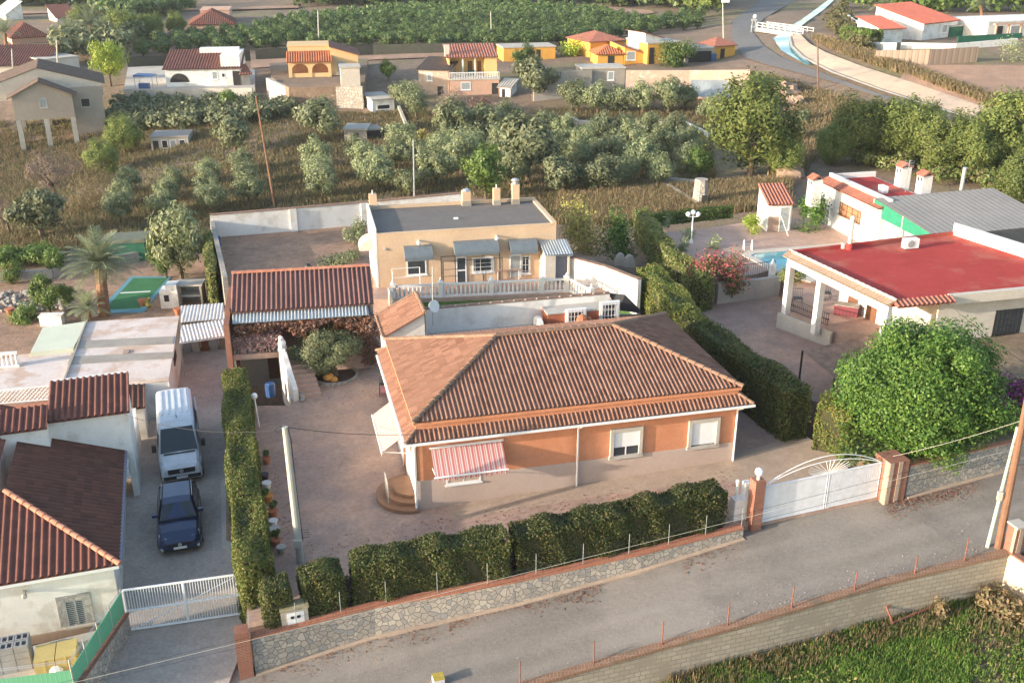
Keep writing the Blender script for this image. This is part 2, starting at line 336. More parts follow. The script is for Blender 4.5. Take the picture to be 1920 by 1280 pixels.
M['twig'] = leafmat('bare_twigs', (.22, .165, .14), (.15, .11, .09), None, 0, .9, .1)
# ------------------------------------------------------------------ builders: foliage, tiled roofs, walls
def quads(name, Q, m, parent=None, loc=None, uv=False):
    Q = np.asarray(Q, np.float32); n = len(Q)
    if parent is not None: L = LOC[parent.name]
    elif loc is not None: L = np.asarray(loc, float)
    else: f = Q.reshape(-1, 3); mn, mx = f.min(0), f.max(0); L = np.array([(mn[0]+mx[0])/2, (mn[1]+mx[1])/2, mn[2]], float)
    me = bpy.data.meshes.new(name); me.vertices.add(4*n); me.vertices.foreach_set('co', (Q-L.astype(np.float32)).ravel())
    me.loops.add(4*n); me.loops.foreach_set('vertex_index', np.arange(4*n, dtype=np.int32))
    me.polygons.add(n); me.polygons.foreach_set('loop_start', np.arange(0, 4*n, 4, dtype=np.int32))
    me.polygons.foreach_set('loop_total', np.full(n, 4, np.int32)); me.update(calc_edges=True)
    if m: me.materials.append(m)
    o = bpy.data.objects.new(name, me); COL.objects.link(o)
    if parent is not None: o.parent = parent
    else: o.location = L.tolist()
    LOC[o.name] = L; return o
def rvec(n): v = NR.normal(size=(n, 3)); return v/np.linalg.norm(v, axis=1, keepdims=True)
def leafquads(C, size, out=None, tilt=.6, aspect=.55, droop=0.0):
    """one bent-free quad per leaf; out: outward directions the leaves lean to"""
    C = np.asarray(C, float); n = len(C); r = rvec(n)
    d = r if out is None else unit_rows(np.asarray(out)+tilt*r)
    t = np.cross(d, rvec(n)); t = t/(np.linalg.norm(t, axis=1, keepdims=True)+1e-9); b = np.cross(d, t)
    s = (size*(.6+.8*NR.random(n)))[:, None]; t = t*s; b = b*s*aspect
    if droop: t = t+np.array([0, 0, -droop])*s
    return np.stack([C-t*.5, C+b*.5, C+t*.5, C-b*.5], 1)
def unit_rows(v): return v/(np.linalg.norm(v, axis=1, keepdims=True)+1e-9)
def crownpts(n, rx, ry, rz, cz, k=14, cr=.42, shell=.75, flat=0.0, var=.5):
    """leaf places in k clumps spread over an ellipsoid"""
    d = rvec(k); d[:, 2] = d[:, 2]*.9+.12; rad = shell*(1-var/2+var*NR.random((k, 1)))
    if var < .5:
        i = np.arange(k); zz = 1-2*(i+.5)/k; d = np.stack([np.sqrt(1-zz*zz)*np.cos(2.39996*i), np.sqrt(1-zz*zz)*np.sin(2.39996*i), zz], 1)
    cc = d*rad; cc[0] = (0, 0, .25); cs = cr*(.7+.6*NR.random(k))
    i = NR.integers(0, k, n); o = rvec(n); q = cc[i]+o*(cs[i]*(NR.random(n)**.45))[:, None]
    if flat: q[:, 2] = np.where(q[:, 2] < -flat, -flat+.3*(q[:, 2]+flat), q[:, 2])
    out = unit_rows(o*.8+q)
    return q*np.array([rx, ry, rz])+np.array([0, 0, cz]), out
def trunk(h, r, lean=.15, limbs=4, spread=.8, top=None):
    mb = MB(); p = np.array([0, 0, -.3]); q = np.array([lean*h*rnd.uniform(-1, 1), lean*h*rnd.uniform(-1, 1), h*.55])
    mb.cyl(p, q, r, r*.75, 7)
    for i in range(limbs):
        a = 6.283*i/limbs+rnd.uniform(0, 1); e = q+np.array([math.cos(a)*spread*h*.5, math.sin(a)*spread*h*.5, h*.5*rnd.uniform(.7, 1.1)])
        mb.cyl(q, e, r*.55, r*.2, 5)
    return mb
def maketree(name, label, cat, n, rx, rz, cz, th, tr, lm, bark='bark', leaf=.3, k=14, cr=.42, shell=.75, aspect=.55, flat=0., group=None, ry=None, limbs=4, tilt=.55, droop=0.):
    t = thing(name, label, cat, (0, 0, 0), group)
    C, o = crownpts(n, rx, ry or rx, rz, cz, k, cr, shell, flat)
    quads('crown', leafquads(C, leaf, o, tilt, aspect, droop), M[lm], t); trunk(th, tr, .06, limbs).build('trunk', M[bark], t); return t
PROTO = {}
def plant(kind, p, sc=1.0, label=None, group=None, sz=None):
    """stand one tree of a kind; the first call moves the first-built tree itself, later calls copy it with its parts"""
    vs = PROTO[kind]; i = rnd.randrange(len(vs)); v, used = vs[i]
    s = (sc, sc, sc*sz) if sz else sc
    if not used:
        vs[i] = (v, True); v.location = tuple(p); v.rotation_euler = (0, 0, rnd.uniform(0, 6.28)); v.scale = s if isinstance(s, tuple) else (s, s, s)
        if label: v['label'] = label
        if group: v['group'] = group
        elif 'group' in v: del v['group']
        return v
    c = copytree(v, p, rnd.uniform(0, 6.28), s, label, None, group)
    if not group and 'group' in c: del c['group']
    return c
def hedgeblock(name, pts, wdt, z0, z1, lm, label, n=120, leaf=.16, group=None, cat='hedge', rough=.12, core=True, z1b=None, core2='hedgecore', tilt=.9, aspect=.5):
    """clipped hedge along a polyline: twig core with sprays of leaves over its faces; z0, z1 numbers or functions; n leaves per square metre"""
    Q = []; mb = MB(); g = lambda z, p: z(p[0], p[1]) if callable(z) else z
    for A, B in zip(pts[:-1], pts[1:]):
        A = np.array([A[0], A[1], 0.]); B = np.array([B[0], B[1], 0.]); L = np.linalg.norm(B-A); a = (B-A)/L; nn = np.array([-a[1], a[0], 0])
        za0, zb0, za1, zb1 = g(z0, A), g(z0, B), g(z1, A), g(z1, B)
        e = .12
        mb.wallrun(A-a*0+a*e, B-a*e, wdt-.24, za0, za1-.14, zb0, zb1-.14)
        def put(cnt, f):
            uu = NR.random(cnt); vv = NR.random(cnt); C, o = f(uu, vv); off = (NR.random(cnt)**1.5)[:, None]*rough*1.6
            lump = .10*np.sin(C[:, :1]*2.3+C[:, 1:2]*1.7)+.07*np.sin(C[:, 2:3]*3.1+C[:, :1]*4.1)
            Q.append(leafquads(C-o*off+o*(lump*(.8+rough*1.5)+rough*.3), leaf, o, tilt, aspect))
        H = lambda uu: (za0*(1-uu)+zb0*uu, za1*(1-uu)+zb1*uu)
        for sg in (-1, 1):
            def f(uu, vv, sg=sg):
                h0, h1 = H(uu); C = A+a*(uu*L)[:, None]+nn*sg*wdt/2; C = C+0; C[:, 2] = h0+(h1-h0)*vv; return C, np.tile(nn*sg, (len(uu), 1))
            put(int(n*L*((za1-za0)+(zb1-zb0))/2), f)
        def ft(uu, vv):
            h0, h1 = H(uu); C = A+a*(uu*L)[:, None]+nn*((vv-.5)*wdt)[:, None]; C[:, 2] = h1; return C, np.tile(Z3, (len(uu), 1))
        put(int(n*L*wdt*1.4), ft)
        for t, e0 in ((0, A), (1, B)):
            def fe(uu, vv, t=t, e0=e0):
                C = e0+nn*((uu-.5)*wdt)[:, None]; h0, h1 = (za0, za1) if t == 0 else (zb0, zb1); C[:, 2] = h0+(h1-h0)*vv; return C, np.tile(a*(1 if t else -1), (len(uu), 1))
            put(int(n*wdt*(za1-za0)), fe)
    t = thing(name, label, cat, (pts[0][0], pts[0][1], g(z0, pts[0])), group)
    quads('foliage', np.concatenate(Q), M[lm], t); mb.build('stems', M[core2], t); return t
def bush(name, p, rx, rz, lm, label, cat='shrub', n=900, leaf=.16, group=None, ry=None, k=9, aspect=.55, lift=.55):
    C, o = crownpts(n, rx, ry or rx, rz, rz*lift, k, .5, .6); C[:, 2] = np.maximum(C[:, 2], .02)
    return props(quads(name, leafquads(C+np.array(p), leaf, o, .8, aspect), M[lm], None, p), label, cat, group)
def tufts(pts, h, nb=7, w=.05, spread=.25):
    """grass tufts: upright bent blades"""
    P0 = np.repeat(np.asarray(pts, float), nb, 0); n = len(P0); a = NR.random(n)*6.283
    hh = (np.repeat(h, nb) if isinstance(h, np.ndarray) else h)*(.5+NR.random(n))
    d = np.stack([np.cos(a), np.sin(a), np.zeros(n)], 1); s = np.stack([-np.sin(a), np.cos(a), np.zeros(n)], 1)*w*(.5+NR.random(n))[:, None]
    b = P0+d*(spread*NR.random(n))[:, None]; t = b+d*(spread*1.2*hh*NR.random(n))[:, None]; t[:, 2] += hh
    return np.stack([b-s, b+s, t+s*.25, t-s*.25], 1)
def clipv(poly, u):
    vs = []
    for (u0, v0), (u1, v1) in zip(poly, poly[1:]+poly[:1]):
        if (u0-u)*(u1-u) <= 0 and abs(u1-u0) > 1e-9: vs.append(v0+(v1-v0)*(u-u0)/(u1-u0))
        elif abs(u0-u) < 1e-9 and abs(u1-u) < 1e-9: vs += [v0, v1]
    return (min(vs), max(vs)) if vs else None
PROF_TILE = [(0, 0), (.1, .55), (.2, .9), (.3, 1), (.4, .9), (.5, .55), (.6, 0), (.7, -.3), (.85, -.38)]
PROF_SINE = [(0, 0), (.17, .8), (.33, .8), (.5, 0), (.67, -.8), (.83, -.8)]
PROF_BOX = [(0, 0), (.12, .9), (.42, .9), (.54, 0), (.98, 0)]
def tiles(mb, poly, e, per=.217, amp=.055, prof=PROF_TILE, slab=.09, u_off=0.0):
    """a tiled or corrugated slope over a flat convex polygon; e runs along the eave"""
    poly = [np.asarray(p, float) for p in poly]; e = unit(e); n = np.cross(poly[1]-poly[0], poly[2]-poly[0]); n = unit(n)
    if n[2] < 0: n = -n
    s = unit(np.cross(n, e)); o = poly[0]
    if s[2] < 0: s = -s
    q = [((p-o)@e, (p-o)@s) for p in poly]; u0, u1 = min(a for a, _ in q), max(a for a, _ in q)
    us = [(u0, 0.0)]; k = math.floor((u0-u_off)/per)
    while True:
        done = False
        for t, h in prof:
            u = u_off+(k+t)*per
            if u <= u0+1e-4: continue
            if u >= u1-1e-4: done = True; break
            us.append((u, h*amp))
        if done: break
        k += 1
    us.append((u1, 0.0)); prev = None
    for u, h in us:
        c = clipv(q, min(max(u, u0+1e-6), u1-1e-6))
        if c is None: prev = None; continue
        cur = (o+e*u+s*c[0]+n*h, o+e*u+s*c[1]+n*h, (u, c[0]), (u, c[1]))
        if prev:
            mb.face([prev[0], cur[0], cur[1], prev[1]], [prev[2], cur[2], cur[3], prev[3]])
        prev = cur
    if slab:
        lo = [p-n*slab for p in poly]; hi = [p-n*.03 for p in poly]
        if np.cross(poly[1]-poly[0], poly[2]-poly[0])[2] < 0: lo = lo[::-1]; hi = hi[::-1]
        mb.face(lo[::-1])
        for i in range(len(lo)): j = (i+1) % len(lo); mb.face([lo[i], lo[j], hi[j], hi[i]])
    return mb
def caps(mb, A, B, r=.12, seg=.42, lift=.03):
    """ridge tiles: overlapping half rounds laid from A up to B"""
    A = np.asarray(A, float); B = np.asarray(B, float); L = np.linalg.norm(B-A); d = (B-A)/L; x = unit(np.cross(d, Z3)); y = unit(np.cross(x, d))
    k = max(1, int(round(L/seg))); w = L/k
    for i in range(k):
        a = A+d*(w*i-.03)+y*lift; b = A+d*(w*(i+1))+y*(lift-.012); ra, rb = r*1.06, r*.86
        pr = [(math.cos(math.pi*t/6), math.sin(math.pi*t/6)) for t in range(7)]
        pa = [a+x*ra*c+y*ra*s_ for c, s_ in pr]; pb = [b+x*rb*c+y*rb*s_ for c, s_ in pr]
        for j in range(6): mb.face([pa[j], pa[j+1], pb[j+1], pb[j]])
        mb.face(pa)
    return mb
def window(par, f, u0, u1, v, z0, z1, fw=.07, proud=.04, name='window', fm='whitepaint', pm='glass', bars=0, hb=0, sill=True, barm='iron', deep=.02):
    """window on the face of frame f at depth v (outwards is -b): frame, pane, bars"""
    w = MB(); w.box(f, u0, u0+fw, v-proud, v+.02, z0, z1); w.box(f, u1-fw, u1, v-proud, v+.02, z0, z1)
    w.box(f, u0+fw, u1-fw, v-proud, v+.02, z1-fw, z1); w.box(f, u0+fw, u1-fw, v-proud, v+.02, z0, z0+fw)
    o = w.build(name, M[fm], par); g = MB(); g.box(f, u0+fw, u1-fw, v-deep, v+.01, z0+fw, z1-fw); g.build('pane', M[pm], o)
    if sill: s = MB(); s.box(f, u0-.06, u1+.06, v-proud-.06, v-.001, z0-.07, z0-.002); s.build('sill', M[fm], o)
    if bars:
        b = MB()
        for i in range(bars): u = u0+(u1-u0)*(i+.5)/bars; b.box(f, u-.012, u+.012, v-proud-.05, v-proud-.026, z0, z1)
        for i in range(hb): z = z0+(z1-z0)*(i+.5)/hb; b.box(f, u0, u1, v-proud-.045, v-proud-.03, z-.012, z+.012)
        b.build('grille', M[barm], o)
    return o
def door(par, f, u0, u1, v, z0, z1, m='wood', fm=None, name='door'):
    d = MB(); d.box(f, u0, u1, v-.03, v+.02, z0, z1); o = d.build(name, M[m], par)
    if fm:
        w = MB(); w.box(f, u0-.09, u0-.002, v-.05, v+.02, z0, z1+.09); w.box(f, u1+.002, u1+.09, v-.05, v+.02, z0, z1+.09); w.box(f, u0-.002, u1+.002, v-.05, v+.02, z1+.002, z1+.09); w.build('frame', M[fm], o)
    return o
def flip(f): return Fr((f.o+0), -f.a) # the same corner, looking the other way
def side_frame(f, u, v, left=True):
    """frame whose face is the left (or right) side wall of f: a runs into the depth, outwards is -b"""
    p = f.p(u, v, 0); return Fr(p, -f.b) if left else Fr(p, f.b)
M['pebble'] = leafmat('pale_pebbles', (.40, .34, .29), (.26, .22, .19), (.5, .42, .37), .3, .9, .0)
# ------------------------------------------------------------------ the ground, the road and the plots
def T0(x, y): return -1.25+.035*x
RC, RS = math.cos(math.radians(18.5)), math.sin(math.radians(18.5))
def road_s(x, y): return (x+10)*RC+(y-31.45)*RS
def zroad(x, y): return float(np.interp(road_s(x, y), [-40, 0, 11, 21, 29, 37, 80], [-6.0, -3.08, -2.17, -1.25, -.74, -.42, 1.2]))
def sstep(a, b, x): t = min(1, max(0, (x-a)/(b-a))); return t*t*(3-2*t)
def TG(x, y):
    """the open land: low under the plots near the camera, olive grove, then the rise to the villas"""
    near = -4.6+.03*max(-80, min(80, x))
    g = -1.7+.03*max(-70, min(60, x))
    far = 2.2+.01*max(-80, min(120, x))+max(0, y-170)*.006
    z = near+(g-near)*sstep(60, 74, y)
    z = z+(far-z)*sstep(112, 165, y)
    z += 3.0*sstep(28, 62, x)*sstep(95, 150, y)*(1-sstep(170, 230, y)*.6)
    z += -2.0*sstep(-30, -60, x)*sstep(80, 120, y)*(1-sstep(130, 165, y))
    return z+(.18*math.sin(x*.31+y*.17)*math.sin(y*.23-x*.12) if y > 74 else 0)
def G(px, py): return PF(px, py, TG)
def C0(px, py): return PF(px, py, T0)
def RD(px, py): return PF(px, py, zroad)
# open land as one sheet reaching the horizon
def terrain():
    xs = sorted(set(list(np.arange(-90, 91, 3.0))+list(np.arange(-450, -89, 30.0))+list(np.arange(90, 451, 30.0))))
    ys = sorted(set([-60, -20, 10, 25]+list(np.arange(30, 240, 3.0))+list(np.arange(240, 420, 10.0))+list(np.arange(420, 1000, 40.0))))
    V = []; F = []; nx = len(xs)
    for y in ys:
        for x in xs:
            V.append((x, y, TG(x, y)))
    for j in range(len(ys)-1):
        for i in range(nx-1): k = j*nx+i; F.append((k, k+1, k+1+nx, k+nx))
    return mkobj('terrain', V, F, M['soil'], None, True, None, (0, 0, 0))
props(terrain(), kind='structure')
# road: strip swept along its own slope
def wheel_tracks(m):
    N, L = m.node_tree.nodes, m.node_tree.links; B = N['Principled BSDF']; src = B.inputs['Base Color'].links[0].from_socket
    g = N.new('ShaderNodeNewGeometry').outputs['Position']; d = N.new('ShaderNodeVectorMath'); d.operation = 'DOT_PRODUCT'; L.new(g, d.inputs[0]); d.inputs[1].default_value = (-RS, RC, 0)
    t = math_(N, L, 'ADD', math_(N, L, 'ADD', d.outputs['Value'], -10*RS-31.45*RC), math_(N, L, 'MULTIPLY', noise(N, L, g, .15, 2), .9)); k = None
    for c in (1.0, 2.6, 3.9): q = ramp(N, L, math_(N, L, 'ABSOLUTE', math_(N, L, 'ADD', t, c)), .5, .1); k = q if k is None else math_(N, L, 'MAXIMUM', k, q)
    k = math_(N, L, 'MULTIPLY', k, ramp(N, L, noise(N, L, g, .5, 5), .3, .7)); L.new(mix(N, L, math_(N, L, 'MULTIPLY', k, .5), src, (.31, .28, .245)), B.inputs['Base Color'])
wheel_tracks(M['road'])
def road():
    mb = MB()
    def f(u, v):
        s = -42+u*110; t0 = -5.0-.027*s; t = t0+v*(4.7-t0); x = -10+RC*s-RS*t; y = 31.45+RS*s+RC*t
        return (x, y, zroad(x, y)+.05*math.sin(s*.5)*math.sin(t*1.3))
    mb.grid(f, 110, 12); return mb.build('road', M['road'], None, True)
props(road(), kind='structure')
def slab(name, pix, f, m, depth=3.0, kind='structure', label=None):
    pts = [PF(x, y, f) for x, y in pix]; mb = MB(); mb.prism(pts, lambda x, y: f(x, y)-depth, f); return mb.ground(name, M[m], kind, label)
# courtyard of the tiled house
zc = T0
slab('courtyard', [(462, 1178), (700, 1122), (960, 1075), (1395, 982), (1420, 976), (1648, 932), (1560, 850), (1500, 815), (1390, 700), (1240, 580), (1130, 560), (690, 560), (640, 600), (560, 620), (545, 760), (470, 760)], zc, 'court', 4)
# pale strip along the front wall: sunlight on the ground put into its colour
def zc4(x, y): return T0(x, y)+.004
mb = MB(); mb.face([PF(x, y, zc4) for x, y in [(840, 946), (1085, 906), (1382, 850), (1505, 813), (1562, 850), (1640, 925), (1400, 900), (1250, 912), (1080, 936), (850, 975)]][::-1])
mb.ground('sunlit_strip', M['side'])
# ------------------------------------------------------------------ the tiled house
Hf = Fr((-4.44, 40.25), (math.cos(math.radians(13.84)), math.sin(math.radians(13.84)))); HL, HW = 16.04, 9.99; EZ, RZ = 3.2, 4.93
def build_house():
    f = Hf; h = thing('tiled_house', 'long orange stucco house with hipped terracotta roof at the middle of the walled plot', 'house', f.p(0, 0, -1.4))
    L, D = HL, HW; i = .12
    w = MB(); zg = lambda x, y: T0(x, y)-.4
    w.prism([f.p(i, i, 0), f.p(L-i, i, 0), f.p(L-i, D-i, 0), f.p(i, D-i, 0)], .13, 3.06); w.build('upper_wall', M['orange'], h)
    w = MB(); w.prism([f.p(i-.03, i-.03, 0), f.p(L-i+.03, i-.03, 0), f.p(L-i+.03, D-i+.03, 0), f.p(i-.03, D-i+.03, 0)], zg, .13); w.build('plinth', M['plinth'], h)
    # white left-hand wall face and corner pilaster
    w = MB(); w.box(f, i-.06, i-.032, i-.03, D-i, -2.0, 2.7); w.build('side_wall', M['white'], h)
    pL, pR = f.p(D/2, D/2, RZ), f.p(L-D/2, D/2, RZ); c = [f.p(0, 0, EZ), f.p(L, 0, EZ), f.p(L, D, EZ), f.p(0, D, EZ)]
    def part(name, poly, e): t = MB(); tiles(t, poly, e); return t.build(name, M['tile'], h)
    r = part('roof', [c[0], c[1], pR, pL], f.a)
    for poly, e in (([c[3], c[0], pL], f.b), ([c[1], c[2], pR], f.b), ([c[2], c[3], pL, pR], f.a)): t = MB(); tiles(t, poly, e); t.build('roof_slope', M['tile'], h)
    m = MB(); caps(m, pL, pR, .14); m.build('ridge_cap', M['cap'], h)
    for A, B, k in ((c[0], pL, 'cap_dark'), (c[1], pR, 'cap'), (c[2], pR, 'cap'), (c[3], pL, 'cap')): m = MB(); caps(m, A, B, .13); m.build('hip_cap', M[k], h)
    m = MB()
    m.box(f, .02, L-.02, .02, .118, 3.0, 3.16); m.box(f, .02, .118, .118, D, 3.0, 3.16); m.build('eave_board', M['orange'], h)
    # lower skirt of tiles
    o = .42; z0, z1 = 2.42, 2.76
    e = [f.p(-o, -o, z0), f.p(L+o, -o, z0), f.p(L+o, D+o, z0), f.p(-o, D+o, z0)]; t = [f.p(i, i, z1), f.p(L-i, i, z1), f.p(L-i, D-i, z1), f.p(i, D-i, z1)]
    for k, ax in ((0, f.a), (1, f.b), (2, f.a), (3, f.b)):
        s = MB(); j = (k+1) % 4; tiles(s, [e[k], e[j], t[j], t[k]], ax); s.build('skirt_roof', M['tile'], h)
    for k in range(4): m = MB(); caps(m, e[k], t[k], .1, .35); m.build('skirt_cap', M['cap'], h)
    g = MB(); g.box(f, -o-.1, L+o+.1, -o-.1, -o-.01, z0-.13, z0-.03); g.box(f, -o-.1, -o+.0, -o-.01, D, z0-.14, z0-.03); g.build('gutter', M['whitepaint'], h)
    g = MB(); g.box(f, -o+.05, L+o-.05, -o+.06, i-.001, z0-.1, z0-.06); g.box(f, -o+.06, i-.061, i, D, z0-.1, z0-.06); g.build('soffit', M['plinth'], h)
    for u, vv in ((7.78, .0), (L-.13, .0), (.0, .0)):
        d = MB(); p = f.p(u, vv-.0, 0); b = f.p(u, -o-.06, z0-.14); d.cyl(np.array([p[0], p[1], T0(p[0], p[1])]), np.array([p[0], p[1], 2.0]), .05); d.cyl(np.array([p[0], p[1], 1.98]), b, .05); d.build('downpipe', M['whitepaint'], h, True)
    # shutters and windows on the front
    for u0, u1, zs in ((9.42, 11.05, .34), (13.42, 15.05, .02)):
        w = MB(); z0w, z1w = .13, 1.66; v = i
        for q in ((u0, u0+.17, z0w, z1w), (u1-.17, u1, z0w, z1w), (u0+.17, u1-.17, z1w-.17, z1w), (u0-.04, u1+.04, z0w-.1, z0w+.07)): w.box(f, q[0], q[1], v-.13, v+.01, q[2], q[3])
        o_ = w.build('window', M['conc_pale'], h)
        g = MB(); g.box(f, u0+.17, u1-.17, v-.02, v+.01, z0w+.07, z1w-.17); g.build('pane', M['glass'], o_)
        s = MB(); zz = z0w+.1+zs*(z1w-z0w-.3); z = zz
        while z < z1w-.19: s.box(f, u0+.18, u1-.18, v-.05, v-.021, z, min(z+.052, z1w-.18)); z += .055
        s.build('shutter', M['whitepaint'], o_)
        fr = MB()
        for k in (.5,): fr.box(f, u0+(u1-u0)*k-.03, u0+(u1-u0)*k+.03, v-.035, v-.0205, z0w+.075, zz-.002)
        if zs > .2: fr.build('sash', M['whitepaint'], o_)
    o_ = window(h, f, 1.45, 3.1, i, -.25, 1.2, .09, .05, sill=True)
    fr = MB(); fr.box(f, 2.24, 2.3, i-.04, i-.021, -.16, 1.1); fr.build('sash', M['whitepaint'], o_)
    # left entrance: door and round steps
    s = side_frame(f, i-.06, D, True)
    door(h, s, D-4.3, D-3.1, 0, -1.35, .85, 'wood', 'whitepaint')
    p = f.p(.05, 1.55, 0)
    for k in range(3):
        q = MB(); r = 1.75-.42*k; n = 18; zz = T0(p[0], p[1])+.17*(k+1)
        q.prism([p+f.a*(-r*math.sin(math.pi*t/n))+f.b*(r*math.cos(math.pi*t/n)) for t in range(n+1)], zz-.169-(.3 if k == 0 else 0), zz); q.build('step', M['stepbrown'], h)
    # awnings belong to the house wall
    A = MB(); n = 14; u0, u1 = .78, 4.12; zt_, pr, dr = 1.74, 1.05, .92
    for j in range(n):
        a0, a1 = j/n, (j+1)/n; A.face([f.p(u0, i-.02-pr*a0, zt_-dr*a0), f.p(u0, i-.02-pr*a1, zt_-dr*a1), f.p(u1, i-.02-pr*a1, zt_-dr*a1), f.p(u1, i-.02-pr*a0, zt_-dr*a0)], [(u0, a0), (u0, a1), (u1, a1), (u1, a0)])
    n = 40
    for j in range(n):
        ua, ub = u0+(u1-u0)*j/n, u0+(u1-u0)*(j+1)/n; za, zb = (.2+.05*math.cos(j*1.6)), (.2+.05*math.cos((j+1)*1.6))
        A.face([f.p(ua, i-.03-pr, zt_-dr), f.p(ua, i-.03-pr, zt_-dr-za), f.p(ub, i-.03-pr, zt_-dr-zb), f.p(ub, i-.03-pr, zt_-dr)], [(ua, 0), (ua, 1), (ub, 1), (ub, 0)])
    A.build('awning', M['awn_red'], h); aw = bpy.data.objects['awning']
    b = MB(); b.cyl(f.p(u0-.05, i-.05-pr, zt_-dr), f.p(u1+.05, i-.05-pr, zt_-dr), .045); b.cyl(f.p(u0-.05, i-.06, zt_+.05), f.p(u1+.05, i-.06, zt_+.05), .06)
    for u in (u0+.05, u1-.05): b.cyl(f.p(u, i-.02, zt_-dr-.1), f.p(u, i-.05-pr, zt_-dr), .025)
    b.build('awning_bar', M['whitepaint'], aw)
    A = MB(); v0, v1 = 1.0, 4.9
    A.face([f.p(-.0, v0, 2.3), f.p(-1.35, v0, 1.35), f.p(-1.35, v1, 1.35), f.p(-.0, v1, 2.3)][::-1], [(v0, 0), (v0, 1), (v1, 1), (v1, 0)][::-1])
    A.face([f.p(-1.35, v0, 1.35), f.p(-1.37, v0, 1.1), f.p(-1.37, v1, 1.1), f.p(-1.35, v1, 1.35)][::-1], [(v0, 0), (v0, 1), (v1, 1), (v1, 0)][::-1])
    A.face([f.p(-.0, v0, 2.27), f.p(-1.35, v0, 1.32), f.p(-1.35, v1, 1.32), f.p(-.0, v1, 2.27)], [(v0, 0), (v0, 1), (v1, 1), (v1, 0)])
    a2 = A.build('awning', M['awn_pink'], h)
    b = MB(); b.cyl(f.p(-1.36, v0-.04, 1.34), f.p(-1.36, v1+.04, 1.34), .04); b.cyl(f.p(-1.3, v0+.05, 1.34), f.p(-.0, v0+.05, 1.1), .025); b.cyl(f.p(-1.3, v1-.05, 1.34), f.p(0, v1-.05, 1.1), .025); b.build('awning_bar', M['whitepaint'], a2)
    rl = MB()
    for k in range(4): rl.cyl(f.p(-1.2, .75+.35*k, -1.3), f.p(-1.2, .75+.35*k, -.2), .02, n=5)
    rl.cyl(f.p(-1.2, .7, -.2), f.p(-1.2, 1.85, -.2), .025, n=5); rl.build('handrail', M['greypole'], h)
    return h
M['stepbrown'] = mat('brown_step_tile', (.26, .14, .08), (.2, .11, .065), 1, 6, .15, .5)
M['awn_red'] = stripemat('red_striped_canvas', [(0, (.5, .14, .13)), (.3, (.62, .5, .46)), (.42, (.5, .16, .15)), (.55, (.4, .36, .36)), (.7, (.66, .56, .52)), (.85, (.45, .2, .19))], .24)
M['awn_pink'] = stripemat('pink_striped_canvas', [(0, (.50, .39, .34)), (.6, (.27, .115, .10)), (.8, (.48, .36, .31))], .27)
house = build_house()
# ------------------------------------------------------------------ walls, gates and hedges along the road
def xy(p): return np.array([p[0], p[1], 0.])
WALL1 = [(-10.06, 31.45, -1.4), (-5.55, 33.15, -1.24), (0, 34.54, -1.05), (5.46, 36.24, -.86), (10.14, 37.96, -.7)]
def stonewall(name, label, run, zb, cap='brick_cap', th=.36, foot=True, capth=.4):
    t = thing(name, label, 'wall', (run[0][0], run[0][1], zb(run[0][0], run[0][1])))
    w = MB(); c = MB(); k = MB()
    for A, B in zip(run[:-1], run[1:]):
        n = max(1, int(np.hypot(B[0]-A[0], B[1]-A[1])/1.5))
        for i in range(n):
            p, q = lerp(A, B, i/n), lerp(A, B, (i+1)/n)
            w.wallrun(p, q, th, zb(*p[:2])-.5, p[2]-.075, zb(*q[:2])-.5, q[2]-.075)
            c.wallrun(p, q, capth, p[2]-.073, p[2], q[2]-.073, q[2])
            if foot:
                d = unit(xy(q)-xy(p)); o = np.array([d[1], -d[0], 0])*(th/2+.11); e = .05*math.sin(i*1.7)
                k.wallrun(p+o, q+o, .2+.0*e, zb(*p[:2])-.4, zb(*p[:2])+.07, zb(*q[:2])-.4, zb(*q[:2])+.07)
    w.build('stone_face', M['stone'], t); c.build('brick_coping', M[cap], t)
    if foot: k.build('footing', M['side'], t)
    return t
stonewall('stone_wall', 'low rubble stone wall with red brick coping below the front hedge', WALL1, zroad)
# wire fence on it
t = thing('wire_fence', 'thin wire fence with posts on the rubble wall in front of the hedge', 'fence', WALL1[0])
for i in range(12):
    a = i/11*4; k = min(3, int(a)); p = lerp(WALL1[k], WALL1[k+1], a-k); m = MB(); m.cyl(p-Z3*.05, p+Z3*1.0, .014, n=5); m.build('post', M['louvre'], t)
m = MB()
for h in (.3, .65, .98): m.tube([np.array(p)+Z3*h for p in WALL1], .004, 3)
m.build('wire', M['iron'], t)
def off(p, q, d): a = unit(xy(q)-xy(p)); return np.array([-a[1], a[0], 0])*d
def along(px): # point half a metre behind the front wall below image column px
    tops = [(470, 0), (700, 1), (960, 2), (1200, 3), (1390, 4)]
    for (x0, i), (x1, j) in zip(tops[:-1], tops[1:]):
        if px <= x1 or j == 4: return lerp(WALL1[i], WALL1[j], (px-x0)/(x1-x0))+off(WALL1[i], WALL1[j], .86)
HT = lambda h: (lambda x, y: T0(x, y)+h)
hedgeblock('cypress_hedge', [along(505), along(552)], 1.3, HT(-.2), HT(1.7), 'cypress', 'short clipped cypress hedge block behind the white meter cabinet', 620, .105)
hedgeblock('cypress_hedge', [along(572), along(652)], 1.3, HT(-.2), HT(1.8), 'cypress', 'clipped hedge block at the foot of the grey concrete pole', 620, .105)
hedgeblock('cypress_hedge', [along(668), along(815), along(957)], 1.3, HT(-.2), HT(1.98), 'cypress', 'long clipped hedge run along the middle of the rubble wall', 620, .105)
hedgeblock('cypress_hedge', [along(972), along(1180), along(1366)], 1.3, HT(-.2), HT(1.98), 'cypress', 'longest clipped hedge run in front of the two white shuttered windows', 620, .105)
p = along(660); bush('dry_hedge_plant', (p[0], p[1], T0(*p[:2])), .35, .8, 'twig', 'bare brown gap plant between two clipped hedge blocks', 'shrub', 300, .16)
